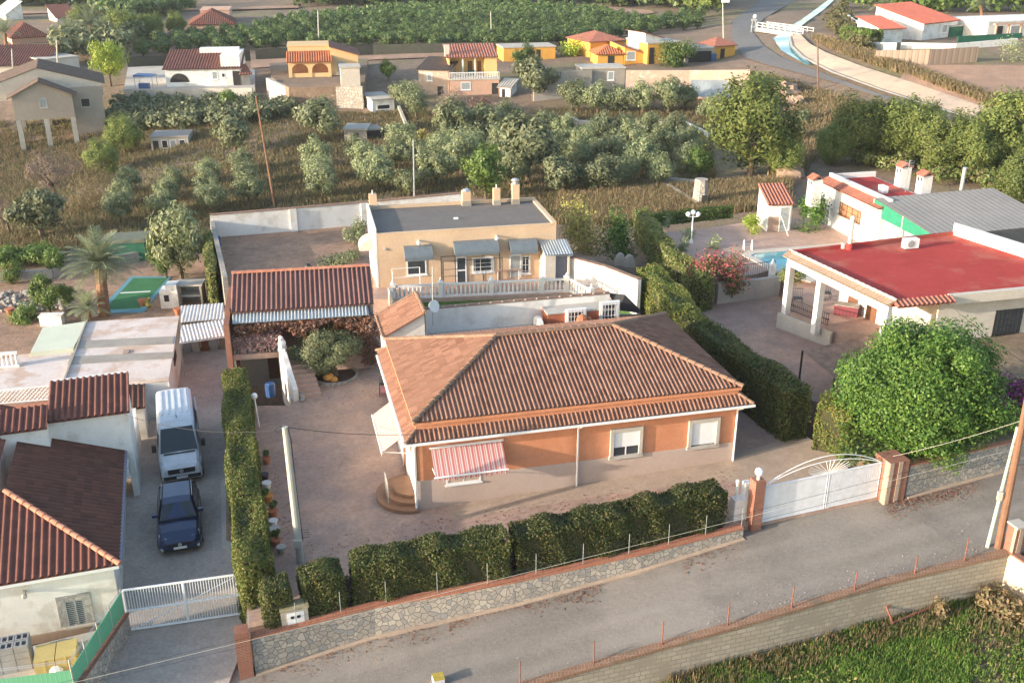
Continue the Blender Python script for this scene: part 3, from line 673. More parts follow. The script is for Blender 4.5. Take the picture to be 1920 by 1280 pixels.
p = along(965); bush('dry_hedge_plant', (p[0], p[1], T0(*p[:2])), .25, .8, 'twig', 'bare twigs filling the narrow gap between the two longest hedges', 'shrub', 220, .16)
# left hedge between driveway and courtyard
LH = [P(440, 690, .5), P(452, 850, .5), P(470, 1010, .5), P(484, 1050, .5)]
hedgeblock('cypress_hedge', LH, 1.3, lambda x, y: -3.0, lambda x, y: .45, 'cypress_lit', 'tall narrow hedge between the white van and the courtyard', 520, .115)
# right hedge between the two plots
RH = [P(1215, 500, 2.2), P(1290, 585, 2.2), P(1380, 650, 2.1), P(1500, 735, 2.0)]
hedgeblock('cypress_hedge', RH[:2], 1.7, HT(-.3), lambda x, y: 2.25, 'cypress_lit', 'sunlit yellow green hedge beside the white boundary wall of the beige house', 420, .135, rough=.3)
hedgeblock('cypress_hedge', RH[1:], 1.45, HT(-.3), lambda x, y: 2.1, 'cypress', 'tall dark hedge along the right hand gable of the tiled house', 420, .135, rough=.3)
q0, q1 = C0(1520, 842), C0(1585, 858)
hedgeblock('cypress_hedge', [q0+Z3*0+off(q0, q1, .7), q1+off(q0, q1, .7)], 1.5, HT(-.3), HT(2.55), 'cypress_lit', 'sunlit yellowish upright hedge end between the dark hedge and the big round tree', 480, .12)
# white stakes under it
m = None
# ------------------------------------------------------------------ gates and pillars
def pillar(name, label, base, w, top, bm='brick', strips=None, capm=None):
    t = thing(name, label, 'pillar', base); f = Fr(base, (RC, RS)); m = MB(); m.box(f, -w/2, w/2, -w/2, w/2, base[2]-.4, top); m.build('shaft', M[bm], t)
    if strips:
        s = MB()
        for a, b in strips: s.box(f, w*(a-.5), w*(b-.5), -w/2-.02, -w/2-.001, base[2]-.3, top-.01); 
        s.box(f, -w/2-.02, -w/2-.001, -w/2+.0, -w/2+w*.3, base[2]-.3, top-.01)
        s.build('render_strip', M['side'], t)
    if capm: c = MB(); c.box(f, -w/2-.05, w/2+.05, -w/2-.05, w/2+.05, top+.002, top+.08); c.build('cap', M[capm], t)
    return t, f
gl = RD(1412, 990); gr = RD(1662, 930)
gl[2] = T0(*gl[:2])-.1; gr[2] = T0(*gr[:2])-.05
zL = zt(gl, 898); zR = zt(gr, 855)
pillar('brick_pillar', 'weathered red brick gate pillar carrying a white globe lamp', gl, .5, zL)
pillar('brick_pillar', 'wide gate pillar with upright brick and cream stripes at the right end of the white gate', gr, 1.05, zR, 'brick', ((.0, .2), (.46, .66)))
t = thing('globe_lamp', 'white globe lamp on the weathered brick gate pillar', 'lamp', gl+Z3*(zL-gl[2]))
m = MB(); b = gl*[1, 1, 0]+Z3*zL; m.cyl(b, b+Z3*.22, .07); m.build('stem', M['whitepaint'], t); m = MB(); m.ball(b+Z3*.38, .19, 10, 1, 8); m.build('globe', M['whitepaint'], t, True)
gf = Fr(gl, gr-gl); GL = np.linalg.norm((gr-gl)[:2])
def gate():
    t = thing('driveway_gate', 'white sheet metal double gate with a fan shaped arch on top', 'gate', gl); z0 = lambda u: lerp([gl[2]], [gr[2]], u/GL)[0]+.06
    a, b, mid = .3, GL-.55, GL*.52; H = 1.78
    for u0, u1 in ((a, mid-.02), (mid+.02, b)):
        m = MB(); n = 26
        for i in range(n):
            ua, ub = u0+(u1-u0)*i/n, u0+(u1-u0)*(i+1)/n; za, zb = z0(ua), z0(ub); A, B = gf.p(ua, 0, 0), gf.p(ub-(.012 if u0 > 2 else 0), 0, 0)
            m.wallrun(A, B, .05, za, za+H*.97, zb, zb+H*.97)
        for h in (.0, 1.0): A, B = gf.p(u0, 0, 0), gf.p(u1, 0, 0); m.wallrun(A, B, .08, z0(u0)+H*h-.03, z0(u0)+H*h+.03, z0(u1)+H*h-.03, z0(u1)+H*h+.03)
        for u in (u0+.03, u1-.03): A = gf.p(u, 0, z0(u)); m.cyl(A, A+Z3*H, .04, n=6)
        m.build('gate_leaf', M['whitegate'], t)
    arch = lambda u, k: gf.p(u, 0, lerp([z0(a)+H], [z0(b)+H], (u-a)/(b-a))[0]+k*math.sin(math.pi*(u-a)/(b-a))**.8)
    m = MB()
    for k in (.95, .68): m.tube([arch(a+(b-a)*i/24, k) for i in range(25)], .022, 5)
    m.build('arch', M['whitepaint'], t); m = MB(); c = gf.p(mid, 0, z0(mid)+H+.02)
    for i in range(17):
        an = math.pi*(i+.5)/17; r = .3+.36*abs(math.sin(an)); 
        m.cyl(c, c+gf.a*math.cos(an)*(1.6 if abs(math.cos(an)) > .3 else 1.2)*r*1.6+Z3*math.sin(an)*r*1.05, .012, n=4)
    m.build('fan', M['whitepaint'], t); return t
M['whitegate'] = plain('white_gate_paint', (.72, .73, .76), .5)
gate()
# white letterbox pier left of the gate
b = RD(1385, 985); b[2] = T0(*b[:2])-.2; t = thing('white_pier', 'white plastered pier with a slim post left of the weathered brick pillar', 'pillar', b); f = Fr(b, (RC, RS))
zz = zt(b, 935); m = MB(); m.box(f, -.35, .5, -.1, .35, b[2]-.5, zz); m.build('body', M['white'], t); m = MB(); m.cyl(f.p(-.2, .1, zz), f.p(-.2, .1, zz+.8), .07); m.ball(f.p(-.2, .1, zz+.88), .1); m.build('post', M['white'], t, True)
m = MB(); m.box(f, .15, .45, .0, .3, zz+.002, zz+.75); m.build('niche', M['white'], t)
# second stone wall, right of the gate
b0, b1 = RD(1692, 928), RD(1900, 872); r = [np.array([b0[0], b0[1], zt(b0, 868)]), np.array([b1[0], b1[1], zt(b1, 820)])]; e = r[1]+(r[1]-r[0])*.9
stonewall('stone_wall', 'rubble stone wall holding up the green bank below the big round tree', [r[0], r[1], e], zroad, 'brick_cap', .4, True)
GZ = lambda x, y: r[0][2]-.05+(x-r[0][0])*.03
# white meter cabinet
b = lerp(WALL1[0], WALL1[1], .36)+off(WALL1[0], WALL1[1], .25); t = thing('meter_cabinet', 'cream electricity meter cabinet with a mossy top on the rubble wall', 'cabinet', b); f = Fr(b, (RC, RS)); z = b[2]
m = MB(); m.box(f, -.52, .52, -.2, .3, z-.3, z+.62); m.build('body', M['conc_pale'], t); m = MB(); m.box(f, -.56, .56, -.24, .34, z+.622, z+.72)
M['lichen'] = mat('mossy_concrete', (.42, .38, .28), (.32, .25, .08), 5, 14, .2); 
m.build('lid', M['lichen'], t); m = MB(); m.box(f, -.3, .36, -.225, -.201, z-.05, z+.5); d = m.build('door', M['whitepaint'], t)
for u in (-.16, .08): m = MB(); m.box(f, u, u+.13, -.24, -.226, z+.24, z+.36); m.build('meter_window', M['dark'], d)
# brick gate pillar of the driveway
b = np.array([-10.35, 31.25, -3.1]); t, f = pillar('brick_pillar', 'short red brick pillar at the left end of the rubble wall', b, .55, -.95)
# ------------------------------------------------------------------ left driveway gate
DV = lambda x, y: -3.05+.012*(y-30)
slab('driveway', [(190, 1290), (240, 1175), (210, 1100), (200, 900), (320, 740), (345, 640), (440, 640), (440, 700), (470, 1180), (420, 1300)], DV, 'drive', 1.5)
g0, g1 = PF(243, 1183, DV), PF(462, 1150, DV)
t = thing('bar_gate', 'white sliding gate of upright bars across the left driveway', 'gate', g0); f = Fr(g0, g1-g0); Lg = np.linalg.norm((g1-g0)[:2]); zb = g0[2]+.08; H = 1.95
m = MB()
for h in (0, .48, 1.0): m.box(f, 0, Lg, -.04, .04, zb+H*h-.03, zb+H*h+.03)
for u in (0, Lg*.5, Lg): m.box(f, u-.035, u+.035, -.045, .045, zb+.03, zb+H-.03)
m.build('frame', M['whitepaint'], t); m = MB(); nb = 44
for i in range(nb): u = Lg*(i+.5)/nb; m.cyl(f.p(u, 0, zb), f.p(u, 0, zb+H), .016, n=5)
o_ = m.build('bars', M['whitepaint'], t); o_['kind'] = 'stuff'
m = MB(); m.cyl(f.p(Lg*.1, .03, zb+.1), f.p(Lg*.95, .03, zb+H*.95), .022, n=5); m.build('brace', M['whitepaint'], t)
# ------------------------------------------------------------------ block wall on the near side of the road, and the field below
def bw(px, py): 
    p = RD(px, py); return PF(px, py, lambda x, y: zroad(x, y)+.28)
BW = [bw(820, 1326), bw(960, 1288), bw(1200, 1219), bw(1440, 1151), bw(1660, 1087), bw(1893, 1031)]
FZ = lambda x, y: -3.5+.05*x
t = thing('block_wall', 'grey concrete block wall with brown brick coping on the near side of the road', 'wall', BW[0]); w = MB(); c = MB()
for A, B in zip(BW[:-1], BW[1:]):
    w.wallrun(A, B, .24, FZ(*A[:2])-1, A[2]-.13, FZ(*B[:2])-1, B[2]-.13); c.wallrun(A, B, .36, A[2]-.128, A[2], B[2]-.128, B[2])
w.build('block_face', M['block'], t); M['brown_coping'] = brickmat('brown_coping', (.25, .14, .09), (.2, .115, .075), (.3, .22, .16), .14, .3, .012, .5, (.16, .12, .085)); c.build('coping', M['brown_coping'], t)
e = BW[-1]; d = off(BW[-2], BW[-1], -1)
t = thing('block_wall', 'cream block return wall running from the brick end pillar toward the camera', 'wall', e); w = MB(); w.wallrun(e+d*.1, e+d*8+np.array([1.5, 0, 0]), .24, FZ(*e[:2])-1, e[2]-.05, FZ(*e[:2])-1, e[2]-.3); w.build('block_face', M['block_side'], t)
w = MB(); w.wallrun(e+d*.1, e+d*8+np.array([1.5, 0, 0]), .34, e[2]-.048, e[2]+.03, e[2]-.298, e[2]-.22); w.build('coping', M['brick'], t)
pillar('brick_pillar', 'tall brick pillar with pale cap at the corner of the block wall', e+np.array([.15, .05, 0]), .5, zt(e, 985), 'brick', ((.3, .75),), 'conc_pale')
for px, y0, y1 in ((975, 1238, 1283), (1113, 1202, 1243), (1241, 1166, 1207), (1364, 1131, 1171), (1484, 1098, 1138), (1602, 1072, 1104), (1715, 1041, 1073), (1808, 1010, 1050)):
    b = PF(px, y1, lambda x, y: zroad(x, y)+.27); m = MB(); h = zt(b, y0); m.cyl(b-Z3*.02, np.array([b[0], b[1], h]), .028, n=6); m.box(Fr(b, (1, 0)), -.05, .05, -.05, .05, b[2]-.01, b[2]+.02)
    m.one('rusty_post', M['rust'], 'rusty steel fence post standing on the brown coping of the block wall', 'fence post', 'rusty posts along the block wall')
# field with grass
fp = [(x, y) for x, y in [(1280, 1300), (1500, 1215), (1740, 1130), (1900, 1090), (1990, 1080), (1990, 1400), (1280, 1400)]]
mb = MB(); mb.prism([PF(px, py, FZ) for px, py in [(600, 1420), (900, 1330), (1300, 1260), (1600, 1180), (1900, 1085), (2050, 1060), (2100, 1500), (600, 1560)]], -9, FZ); mb.ground('field', M['soil'])
pts = []
while len(pts) < 9000:
    px, py = rnd.uniform(1240, 1960), rnd.uniform(1090, 1340); e0 = 1300-(px-1240)*.3
    nz = math.sin(px*.021+py*.013)+math.sin(px*.047-py*.031)*.6
    if py < e0-60+0*nz: continue
    edge = 1262-(px-1300)*.305+6*math.sin(px*.05)
    if py < edge+8: continue
    if px > 1820 and py > 1120 and nz < .35 and rnd.random() < .8: continue
    if rnd.random() < .25 and nz < -.6: continue
    p = PF(px, py, FZ); pts.append(p)
hh = np.array([.07+.10*rnd.random()+(.08 if math.sin(p[0]*1.3+p[1])*math.cos(p[1]*1.1) > .3 else 0) for p in pts])
props(quads('meadow_grass', tufts(pts, hh, 11, .02, .2), M['grassblade'], None, (0, 0, 0)), 'green uncut grass in the field below the block wall', None, None, 'stuff')
pts = []
for k in range(900):
    px = rnd.uniform(1250, 1960); py = 1262-(px-1300)*.305+rnd.uniform(-12, 60)*(1 if px < 1800 else 2.2); pts.append(PF(px, py, FZ))
C = np.array([PF(rnd.uniform(1300, 1960), rnd.uniform(1110, 1330), FZ)+Z3*rnd.uniform(.03, .22) for k in range(9000)]); C = C[[math.sin(c[0]*1.1)+math.sin(c[1]*.9+c[0]*.5) > -.5 for c in C]]
props(quads('field_weeds', leafquads(C, .13, np.tile(Z3, (len(C), 1)), .8), M['ivy'], None, (0, 0, 0)), 'broad leaved weeds among the grass of the field', None, None, 'stuff')
props(quads('dry_weeds', tufts(pts, .3, 8, .02, .25), M['dry'], None, (0, 0, 0)), 'dry straw coloured weeds along the foot of the block wall', None, None, 'stuff')
A, B = PF(1672, 1176, FZ), PF(1830, 1112, FZ); f = Fr(A, B-A); Lr = np.linalg.norm((B-A)[:2]); m = MB()
for v, z in ((0, .25), (.45, .75)): m.cyl(f.p(0, v, A[2]+z), f.p(Lr, v, B[2]+z), .05, n=6)
for u in (0, Lr*.5, Lr): m.cyl(f.p(u, 0, A[2]+.25), f.p(u, .45, A[2]+.75), .05, n=6); m.cyl(f.p(u, 0, A[2]-.1), f.p(u, 0, A[2]+.25), .05, n=6)
m.one('steel_frame', M['rust'], 'long red painted steel frame leaning at the foot of the block wall', 'frame')
bush('straw_bale', PF(1763, 1158, FZ), .42, .75, 'dry', 'upright clump of dry straw in front of the red steel frame', 'straw', 500, .16)
bush('straw_heap', PF(1868, 1150, FZ), 1.3, .75, 'dry', 'heap of dry brush in the corner of the block wall', 'brush heap', 1600, .2, lift=.3)
b = PF(822, 1279, zroad); f = Fr(b, (RC, RS)); t = thing('marker_stone', 'white block with yellow lichen top at the bottom edge of the road', 'marker', b); m = MB(); m.box(f, -.2, .2, -.2, .2, b[2]-.2, b[2]+.28); m.build('body', M['white'], t); m = MB(); m.box(f, -.21, .21, -.21, .21, b[2]+.282, b[2]+.31); M['ylichen'] = mat('yellow_lichen', (.5, .36, .06), (.35, .26, .06), 8, 20, .2); m.build('top', M['ylichen'], t)
# dead leaves along the road edges
Q = []
for px0, px1, n in ((840, 1000, 450), (960, 1130, 350), (1280, 1400, 150), (1660, 1850, 900), (480, 820, 250)):
    for k in range(n):
        px = rnd.uniform(px0, px1); base = np.interp(px, [475, 700, 960, 1200, 1390, 1690, 1890], [1255, 1187, 1127, 1060, 1003, 925, 875]); p = RD(px, base+6+abs(rnd.gauss(0, 16))); Q.append(p+Z3*.03)
props(quads('dead_leaves', leafquads(np.array(Q), .12, np.tile(Z3, (len(Q), 1)), .35), M['reddry'], None, (0, 0, 0)), 'brown fallen leaves lying along the road edge', None, None, 'stuff')
Q = []
for k in range(4200):
    s_ = rnd.uniform(-12, 42); lo = -5.0-.027*s_; t_ = lo+abs(rnd.gauss(0, .9)) if k < 3600 else rnd.uniform(lo, -.2)
    if k < 3600 and s_ < 17 and rnd.random() < .85: continue
    x, y = -10+RC*s_-RS*t_, 31.45+RS*s_+RC*t_; Q.append((x, y, zroad(x, y)+.05*math.sin(s_*.5)*math.sin(t_*1.3)+.03))
props(quads('road_pebbles', leafquads(np.array(Q), .048, np.tile(Z3, (len(Q), 1)), .5, .8), M['pebble'], None, (0, 0, 0)), 'loose pale gravel along the edge of the road', None, None, 'stuff')
Q = []
for k in range(1500):
    px, py = rnd.choice(((rnd.uniform(480, 560), rnd.uniform(860, 1040)), (rnd.uniform(560, 1380), None), (rnd.uniform(560, 760), rnd.uniform(640, 760))))
    if py is None: py = 1000-(px-700)*.165+rnd.uniform(-8, 30)
    Q.append(C0(px, py)+Z3*.025)
props(quads('yard_litter', leafquads(np.array(Q), .085, np.tile(Z3, (len(Q), 1)), .5, .7), M['reddry'], None, (0, 0, 0)), 'small dead leaves scattered over the courtyard', None, None, 'stuff')
# ------------------------------------------------------------------ poles and cables
def pole(name, label, base, top, r0, r1, m, extra=None):
    t = thing(name, label, 'pole', base); q = MB(); q.cyl(base-Z3*.4, top, r0, r1, 10); q.build('shaft', M[m], t, True); return t
b = C0(564, 1052); top = np.array([b[0]+.05, b[1], zt(b, 798)]); top = PY(534, 800, b[1]+.15)
t = pole('utility_pole', 'pale concrete pole standing in the courtyard behind the front hedge', b, top, .17, .12, 'greypole'); PT = top
m = MB(); q = lerp(b, top, .16); m.box(Fr(q, (1, 0)), -.16, .2, -.3, -.17, q[2]-.2, q[2]+.2); m.build('junction_box', M['conc_pale'], t)
m = MB(); m.tube([top+np.array([.1, 0, 0]), top+np.array([.2, 0, -.5]), lerp(top, b, .5)+np.array([.2, -.1, 0]), q+np.array([.22, -.1, .1])], .02, 4)
for k in range(4): z = q+Z3*(.25+.12*k)+np.array([.18, -.1, 0]); m.cyl(z, z+np.array([.35, 0, .03]), .015, n=4)
m.tube([top+np.array([-.25, 0, -.1+.15*math.cos(a)])+np.array([.2*math.sin(a), 0, 0]) for a in np.linspace(0, 6.28, 9)], .015, 4); m.build('cable', M['iron'], t)
b = PF(1872, 1026, lambda x, y: zroad(x, y)+.0); wt = PY(1938, 690, b[1]+.2); t = pole('utility_pole', 'brown wooden pole leaning at the right edge behind the block wall', b, wt, .17, .12, 'woodpole'); WP = (b, wt)
b = PF(1863, 1026, zroad)+np.array([-.25, .05, 0]); gt = PY(1908, 800, b[1]+.3); 
M['steelgreen'] = plain('pale_green_paint', (.42, .5, .42), .6); t = pole('lamp_post', 'slim pale green post beside the brown wooden pole', b, gt, .09, .06, 'steelgreen')
m = MB(); q = lerp(b, gt, .45); m.box(Fr(q, (1, 0)), -.18, .0, -.2, -.06, q[2]-.2, q[2]+.2); m.build('box', M['conc_pale'], t)
def cable(label, A, B, r=.012, sag=.25, m='iron', n=14):
    mb = MB(); mb.tube([lerp(A, B, i/n)-Z3*sag*4*(i/n)*(1-i/n) for i in range(n+1)], r, 4); return mb.one('cable', M[m], label, 'cable')
for i, dz in enumerate((0, -9, -22)):
    cable(('topmost', 'middle', 'lowest')[i]+' of three overhead cables crossing in front of the white gate', PY(1918, 828-dz, b[1]+.3), PY(60, 1292-dz*.6, 27.0), .008, .12, ('iron', 'greypole', 'iron')[i])
cable('pale cable from the wooden pole down to the striped gate pillar', PY(1922, 786, WP[0][1]+.2), np.array([gr[0], gr[1], zR])+0, .009, .1, 'greypole')
cable('black cable from the concrete pole to the eave of the tiled house', PT, PY(777, 814, Hf.p(-.5, -.5, 0)[1]), .013, .15)
cable('black cable from the concrete pole over the hedge to the white house', PT+np.array([0, 0, -.1]), PY(236, 778, 41.0), .013, .45)
# ------------------------------------------------------------------ bank, big round tree and flowers right of the gate
slab('garden_bank', [(1692, 868), (1900, 822), (2100, 770), (2000, 560), (1760, 600), (1640, 700), (1612, 850)], GZ, 'soil', 3)
pts = []
C = []
for k in range(9000):
    px, py = rnd.uniform(1570, 1990), rnd.uniform(745, 875)
    if py > 869-(px-1692)*.225-4: continue
    C.append(PF(px, py, GZ)+Z3*rnd.uniform(.05, .4))
C = np.array(C); props(quads('ground_cover', leafquads(C, .2, np.tile(Z3, (len(C), 1)), .9), M['green'], None, (0, 0, 0)), 'dense green creeping cover on the bank above the stone wall', None, None, 'stuff')
b = PF(1712, 815, GZ)
t = thing('ficus_tree', 'big round bright green tree above the stone wall beside the gate', 'tree', b)
ctr = PY(1710, 716, b[1]+.6); R = 146/S(ctr); cz = ctr[2]-b[2]
C, o = crownpts(80000, R, R*.95, R*.95, cz, 72, .26, .78, 0, .42); C2, o2 = crownpts(18000, R*.7, R*.7, R*.7, cz, 40, .4, .6); C = np.concatenate([C, C2]); o = np.concatenate([o, o2])
quads('crown', leafquads(C+b, .14, o, .7, .6), M['ficus'], t)
m = MB(); m.cyl(b-Z3*.4, b+Z3*(cz*.6), .3, .2, 9)
for i in range(7): a = i*.9; m.cyl(b+Z3*cz*.5, b+np.array([math.cos(a)*R*.6, math.sin(a)*R*.6, cz+R*.25*(i % 3-.5)]), .13, .04, 6)
m.build('trunk', M['bark'], t)
p = PF(1888, 762, GZ); bush('bougainvillea', p, 1.5, 1.1, 'magenta', 'magenta flowering shrub between the round tree and the right edge', 'shrub', 2200, .17)
# ------------------------------------------------------------------ white house, flat roofs and garden on the left
YZ = lambda x, y: -3.25
M['bluecourt'] = mat('blue_court_paint', (.13, .30, .36), (.11, .26, .31), .6, 8, .1, .8); M['greencourt'] = mat('green_court_turf', (.05, .19, .075), (.04, .15, .06), .5, 9, .15, .9)
M['olivetarp'] = mat('olive_tarpaulin', (.16, .17, .12), (.12, .13, .09), 2, 8, .15, .8); M['concblock'] = mat('grey_block', (.34, .34, .34), (.28, .28, .28), 2, 12, .1); M['yellowpack'] = mat('yellow_wrap', (.55, .42, .16), (.48, .36, .14), 1, 9, .1, .6); M['greysheet'] = mat('grey_sheet', (.3, .33, .34), (.25, .28, .29), 2, 8, .1, .7)
slab('front_yard', [(-80, 1240), (0, 1225), (205, 1175), (240, 1165), (232, 1180), (140, 1285), (60, 1400), (-150, 1400)], YZ, 'conc_pale', 1.0)
M['tanplinth'] = mat('tan_plinth', (.40, .29, .22), (.34, .25, .19), .6, 7, .12)
def hipapex(c, e_dir, px):               # height where the hip over px runs at 45 degrees in plan
    best = None
    for z in np.arange(c[2]+.3, c[2]+5, .02):
        p = P(*px, z)-c; u, v = p@e_dir, p@np.array([-e_dir[1], e_dir[0], 0]); k = abs(abs(u)-abs(v))
        if best is None or k < best[0]: best = (k, z)
    return P(*px, best[1])
def left_house():
    base = PF(207, 1180, YZ); EZ = zt(base, 1068); C = P(224, 1057, EZ); L0 = P(0, 1096, EZ); f = Fr(C, C-L0)
    h = thing('white_house', 'white plastered house with mossy brown tiled hip roofs in the lower left corner', 'house', base)
    E2 = P(253, 850, EZ); A = hipapex(C, f.a, (8, 920)); DEP = f.loc(E2)[1]
    # align the side eave with the frame
    E2 = f.p(0, DEP+2.0, EZ); ua, va = f.loc(A); A = f.p(ua, -ua, A[2])
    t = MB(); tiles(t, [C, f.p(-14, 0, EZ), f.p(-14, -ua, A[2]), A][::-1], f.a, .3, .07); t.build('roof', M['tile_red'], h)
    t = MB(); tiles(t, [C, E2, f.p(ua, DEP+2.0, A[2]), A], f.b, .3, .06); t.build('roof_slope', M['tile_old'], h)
    m = MB(); caps(m, C, A, .13, .4); m.build('hip_cap', M['cap_red'], h)
    PT_ = PP(178, 1160, f.p(0, .35, 0), f.b)[2]-.21
    w = MB(); w.prism([f.p(-.3, .35, 0), f.p(-14, .35, 0), f.p(-14, DEP+2, 0), f.p(-.3, DEP+2, 0)], PT_-.02, EZ-.1); w.build('wall', M['white'], h)
    w = MB(); w.prism([f.p(-.26, .31, 0), f.p(-14, .31, 0), f.p(-14, 3, 0), f.p(-.26, 3, 0)], -3.6, PT_-.04); w.build('plinth', M['tanplinth'], h)
    w = MB(); w.prism([f.p(-.28, 3.002, 0), f.p(-2, 3.002, 0), f.p(-2, DEP+2, 0), f.p(-.28, DEP+2, 0)], -3.6, PT_-.04); w.build('side_plinth', M['white'], h)
    w = MB(); w.box(f, -14, -.05, .05, .349, EZ-.24, EZ-.1); w.box(f, -.299, -.05, .35, DEP+2, EZ-.24, EZ-.1); w.build('eave_board', M['whitepaint'], h)
    g = MB(); g.box(f, -.02, .1, -.02, DEP+2, EZ-.1, EZ+.03); g.build('gutter', M['greyblue'], h)
    # louvred window with stone surround
    p = PP(103, 1118, f.p(0, .35, 0), f.b); q = PP(178, 1160, f.p(0, .35, 0), f.b); u0, u1 = f.loc(p)[0], f.loc(q)[0]; z1, z0 = p[2]-.05, q[2]-.1
    s = MB()
    for a, b, c, d in ((u0, u0+.28, z0, z1), (u1-.28, u1, z0, z1), (u0+.28, u1-.28, z1-.28, z1)): s.box(f, a, b, .31, .36, c, d)
    o = s.build('window', M['greystone'], h); l = MB(); n = 13; a, b = u0+.28, u1-.28; zt1 = z1-.28
    for i in range(n): z = z0+(zt1-z0)*i/n; l.box(f, a, b, .33, .352, z+.02, z+(zt1-z0)/n*.75)
    for u in (a, (a+b)/2, b-.06): l.box(f, u, u+.06, .31, .329, z0, zt1)
    l.build('louvres', M['louvre'], o); s = MB(); s.box(f, u0+.2, u1+.02, .2, .31, z0-.1, z0-.003); s.build('sill', M['conc_pale'], o)
    g = MB(); g.box(f, a, b, .347, .358, z0, zt1); g.build('pane', M['dark'], o)
    p = PP(46, 1107, f.p(0, .35, 0), f.b); u = f.loc(p)[0]; l = MB(); l.box(f, u-.05, u+.05, .05, .36, p[2]-.05, p[2]+.05); l.ball(f.p(u, .1, p[2]-.08), .12); l.build('wall_lamp', M['conc_pale'], h)
    # air conditioner and vents on the side wall
    s = Fr(f.p(-.28, 0, 0), f.b)
    for px, py in ((262, 820), (258, 900)):
        pass
    m = MB(); v0 = DEP-.6; m.box(f, -.27, .12, v0, v0+.85, EZ-1.0, EZ-.35); o = m.build('air_conditioner', M['whitepaint'], h); m = MB()
    for k in range(7): m.box(f, .122, .13, v0+.1+k*.09, v0+.14+k*.09, EZ-.95, EZ-.42)
    m.build('vent_grille', M['louvre'], o)
    for v in (DEP*.25, DEP*.62): m = MB(); [m.box(f, -.279, -.255, v+.12*k, v+.12*k+.08, EZ-.9+.12*j, EZ-.82+.12*j) for k in range(3) for j in range(3)]; o = m.build('wall_vent', M['dark'], h); o['kind'] = 'stuff'
    # taller block behind the low roof
    zf = lambda px, py: PP(px, py, C, np.cross(f.b, A-C))
    R = zf(250, 848); uR, vR = f.loc(R); zr0 = R[2]; z1 = zt(R, 768); uL = f.loc(zf(95, 836))[0]
    w = MB(); w.prism([f.p(uL, vR, 0), f.p(uR, vR, 0), f.p(uR, vR+3.2, 0), f.p(uL, vR+3.2, 0)], EZ-.5, lambda x, y: z1+(f.loc((x, y))[1]-vR)*.22); w.build('upper_wall', M['white'], h)
    w = MB(); w.box(f, uR-.003, uR+.0, vR+3.2, vR+3.3, EZ-3.2, z1); 
    t = MB(); tiles(t, [f.p(uL-.05, vR-.25, z1), f.p(uR+.15, vR-.25, z1), f.p(uR+.15, vR+2.9, z1+.75), f.p(uL-.05, vR+2.9, z1+.75)], f.a, .3, .07); t.build('upper_roof', M['tile_red'], h)
    w = MB(); w.prism([f.p(uR-.3, vR+.01, 0), f.p(uR-.002, vR+.01, 0), f.p(uR-.002, vR+6, 0), f.p(uR-.3, vR+6, 0)], -3.5, EZ-.5); w.build('side_wall', M['white'], h)
    w = MB(); w.box(f, uL-2.0, uL-.003, vR-.9, vR+1.5, EZ-.4, z1+.1); w.build('chimney_block', M['white'], h)
    t = MB(); tiles(t, [f.p(uL-2.1, vR-1.1, z1+.12), f.p(uL+.05, vR-1.1, z1+.12), f.p(uL+.05, vR+.5, z1+.6), f.p(uL-2.1, vR+.5, z1+.6)], f.a, .3, .07); t.build('block_roof', M['tile_red'], h)
    w = MB(); w.prism([f.p(uL-2.0, vR-3.4, 0), f.p(uL-2.0, vR-.9, 0), f.p(uL-6, vR-.9, 0), f.p(uL-6, vR-3.4, 0)], EZ-.3, z1-.35); w.build('wing_wall', M['white'], h)
    t = MB(); tiles(t, [f.p(uL-1.8, vR-3.5, z1-.3), f.p(uL-1.8, vR+2.6, z1-.3), f.p(uL-5, vR+2.6, z1+.9), f.p(uL-5, vR-3.5, z1+.9)], f.b, .3, .07); t.build('wing_roof', M['tile_red'], h)
    return h, f, EZ
M['greyblue'] = plain('blue_grey_gutter', (.16, .17, .22), .5); M['greystone'] = stonemat('grey_stone_trim', [(.33, .33, .32), (.27, .27, .27), (.4, .4, .38)], 5)
LHs, LF, LEZ = left_house()
# yard clutter
def onyard(px, py): return PF(px, py, YZ)
b = onyard(20, 1262); f = Fr(b, LF.a); t = None
m = MB()
for k in range(4):
    for i in range(3):
        for j in range(2): 
            u, v, z = -.75+i*.52, j*.45, b[2]+k*.3
            m.box(f, u, u+.5, v, v+.06, z, z+.285); m.box(f, u, u+.5, v+.34, v+.4, z, z+.285)
            for q in (0, .22, .44): m.box(f, u+q, u+q+.06, v+.061, v+.339, z, z+.285)
m.one('block_stack', M['concblock'], 'stack of hollow grey concrete blocks in the lower left corner yard', 'block stack')
b = onyard(110, 1268); f = Fr(b, LF.a)
for i, (u, lab) in enumerate(((-.75, 'left one of two yellow wrapped cube packs beside the block stack'), (.02, 'right one of two yellow wrapped cube packs beside the white sacks'))):
    m = MB(); m.box(f, u, u+.74, -.1, .95, b[2], b[2]+.95); m.box(f, u+.34, u+.4, -.115, -.1, b[2], b[2]+.95); m.box(f, u+.01, u+.73, -.105, .955, b[2]+.46, b[2]+.49); m.one('yellow_pack', M['yellowpack'], lab, 'pack', 'yellow packs in the front yard')
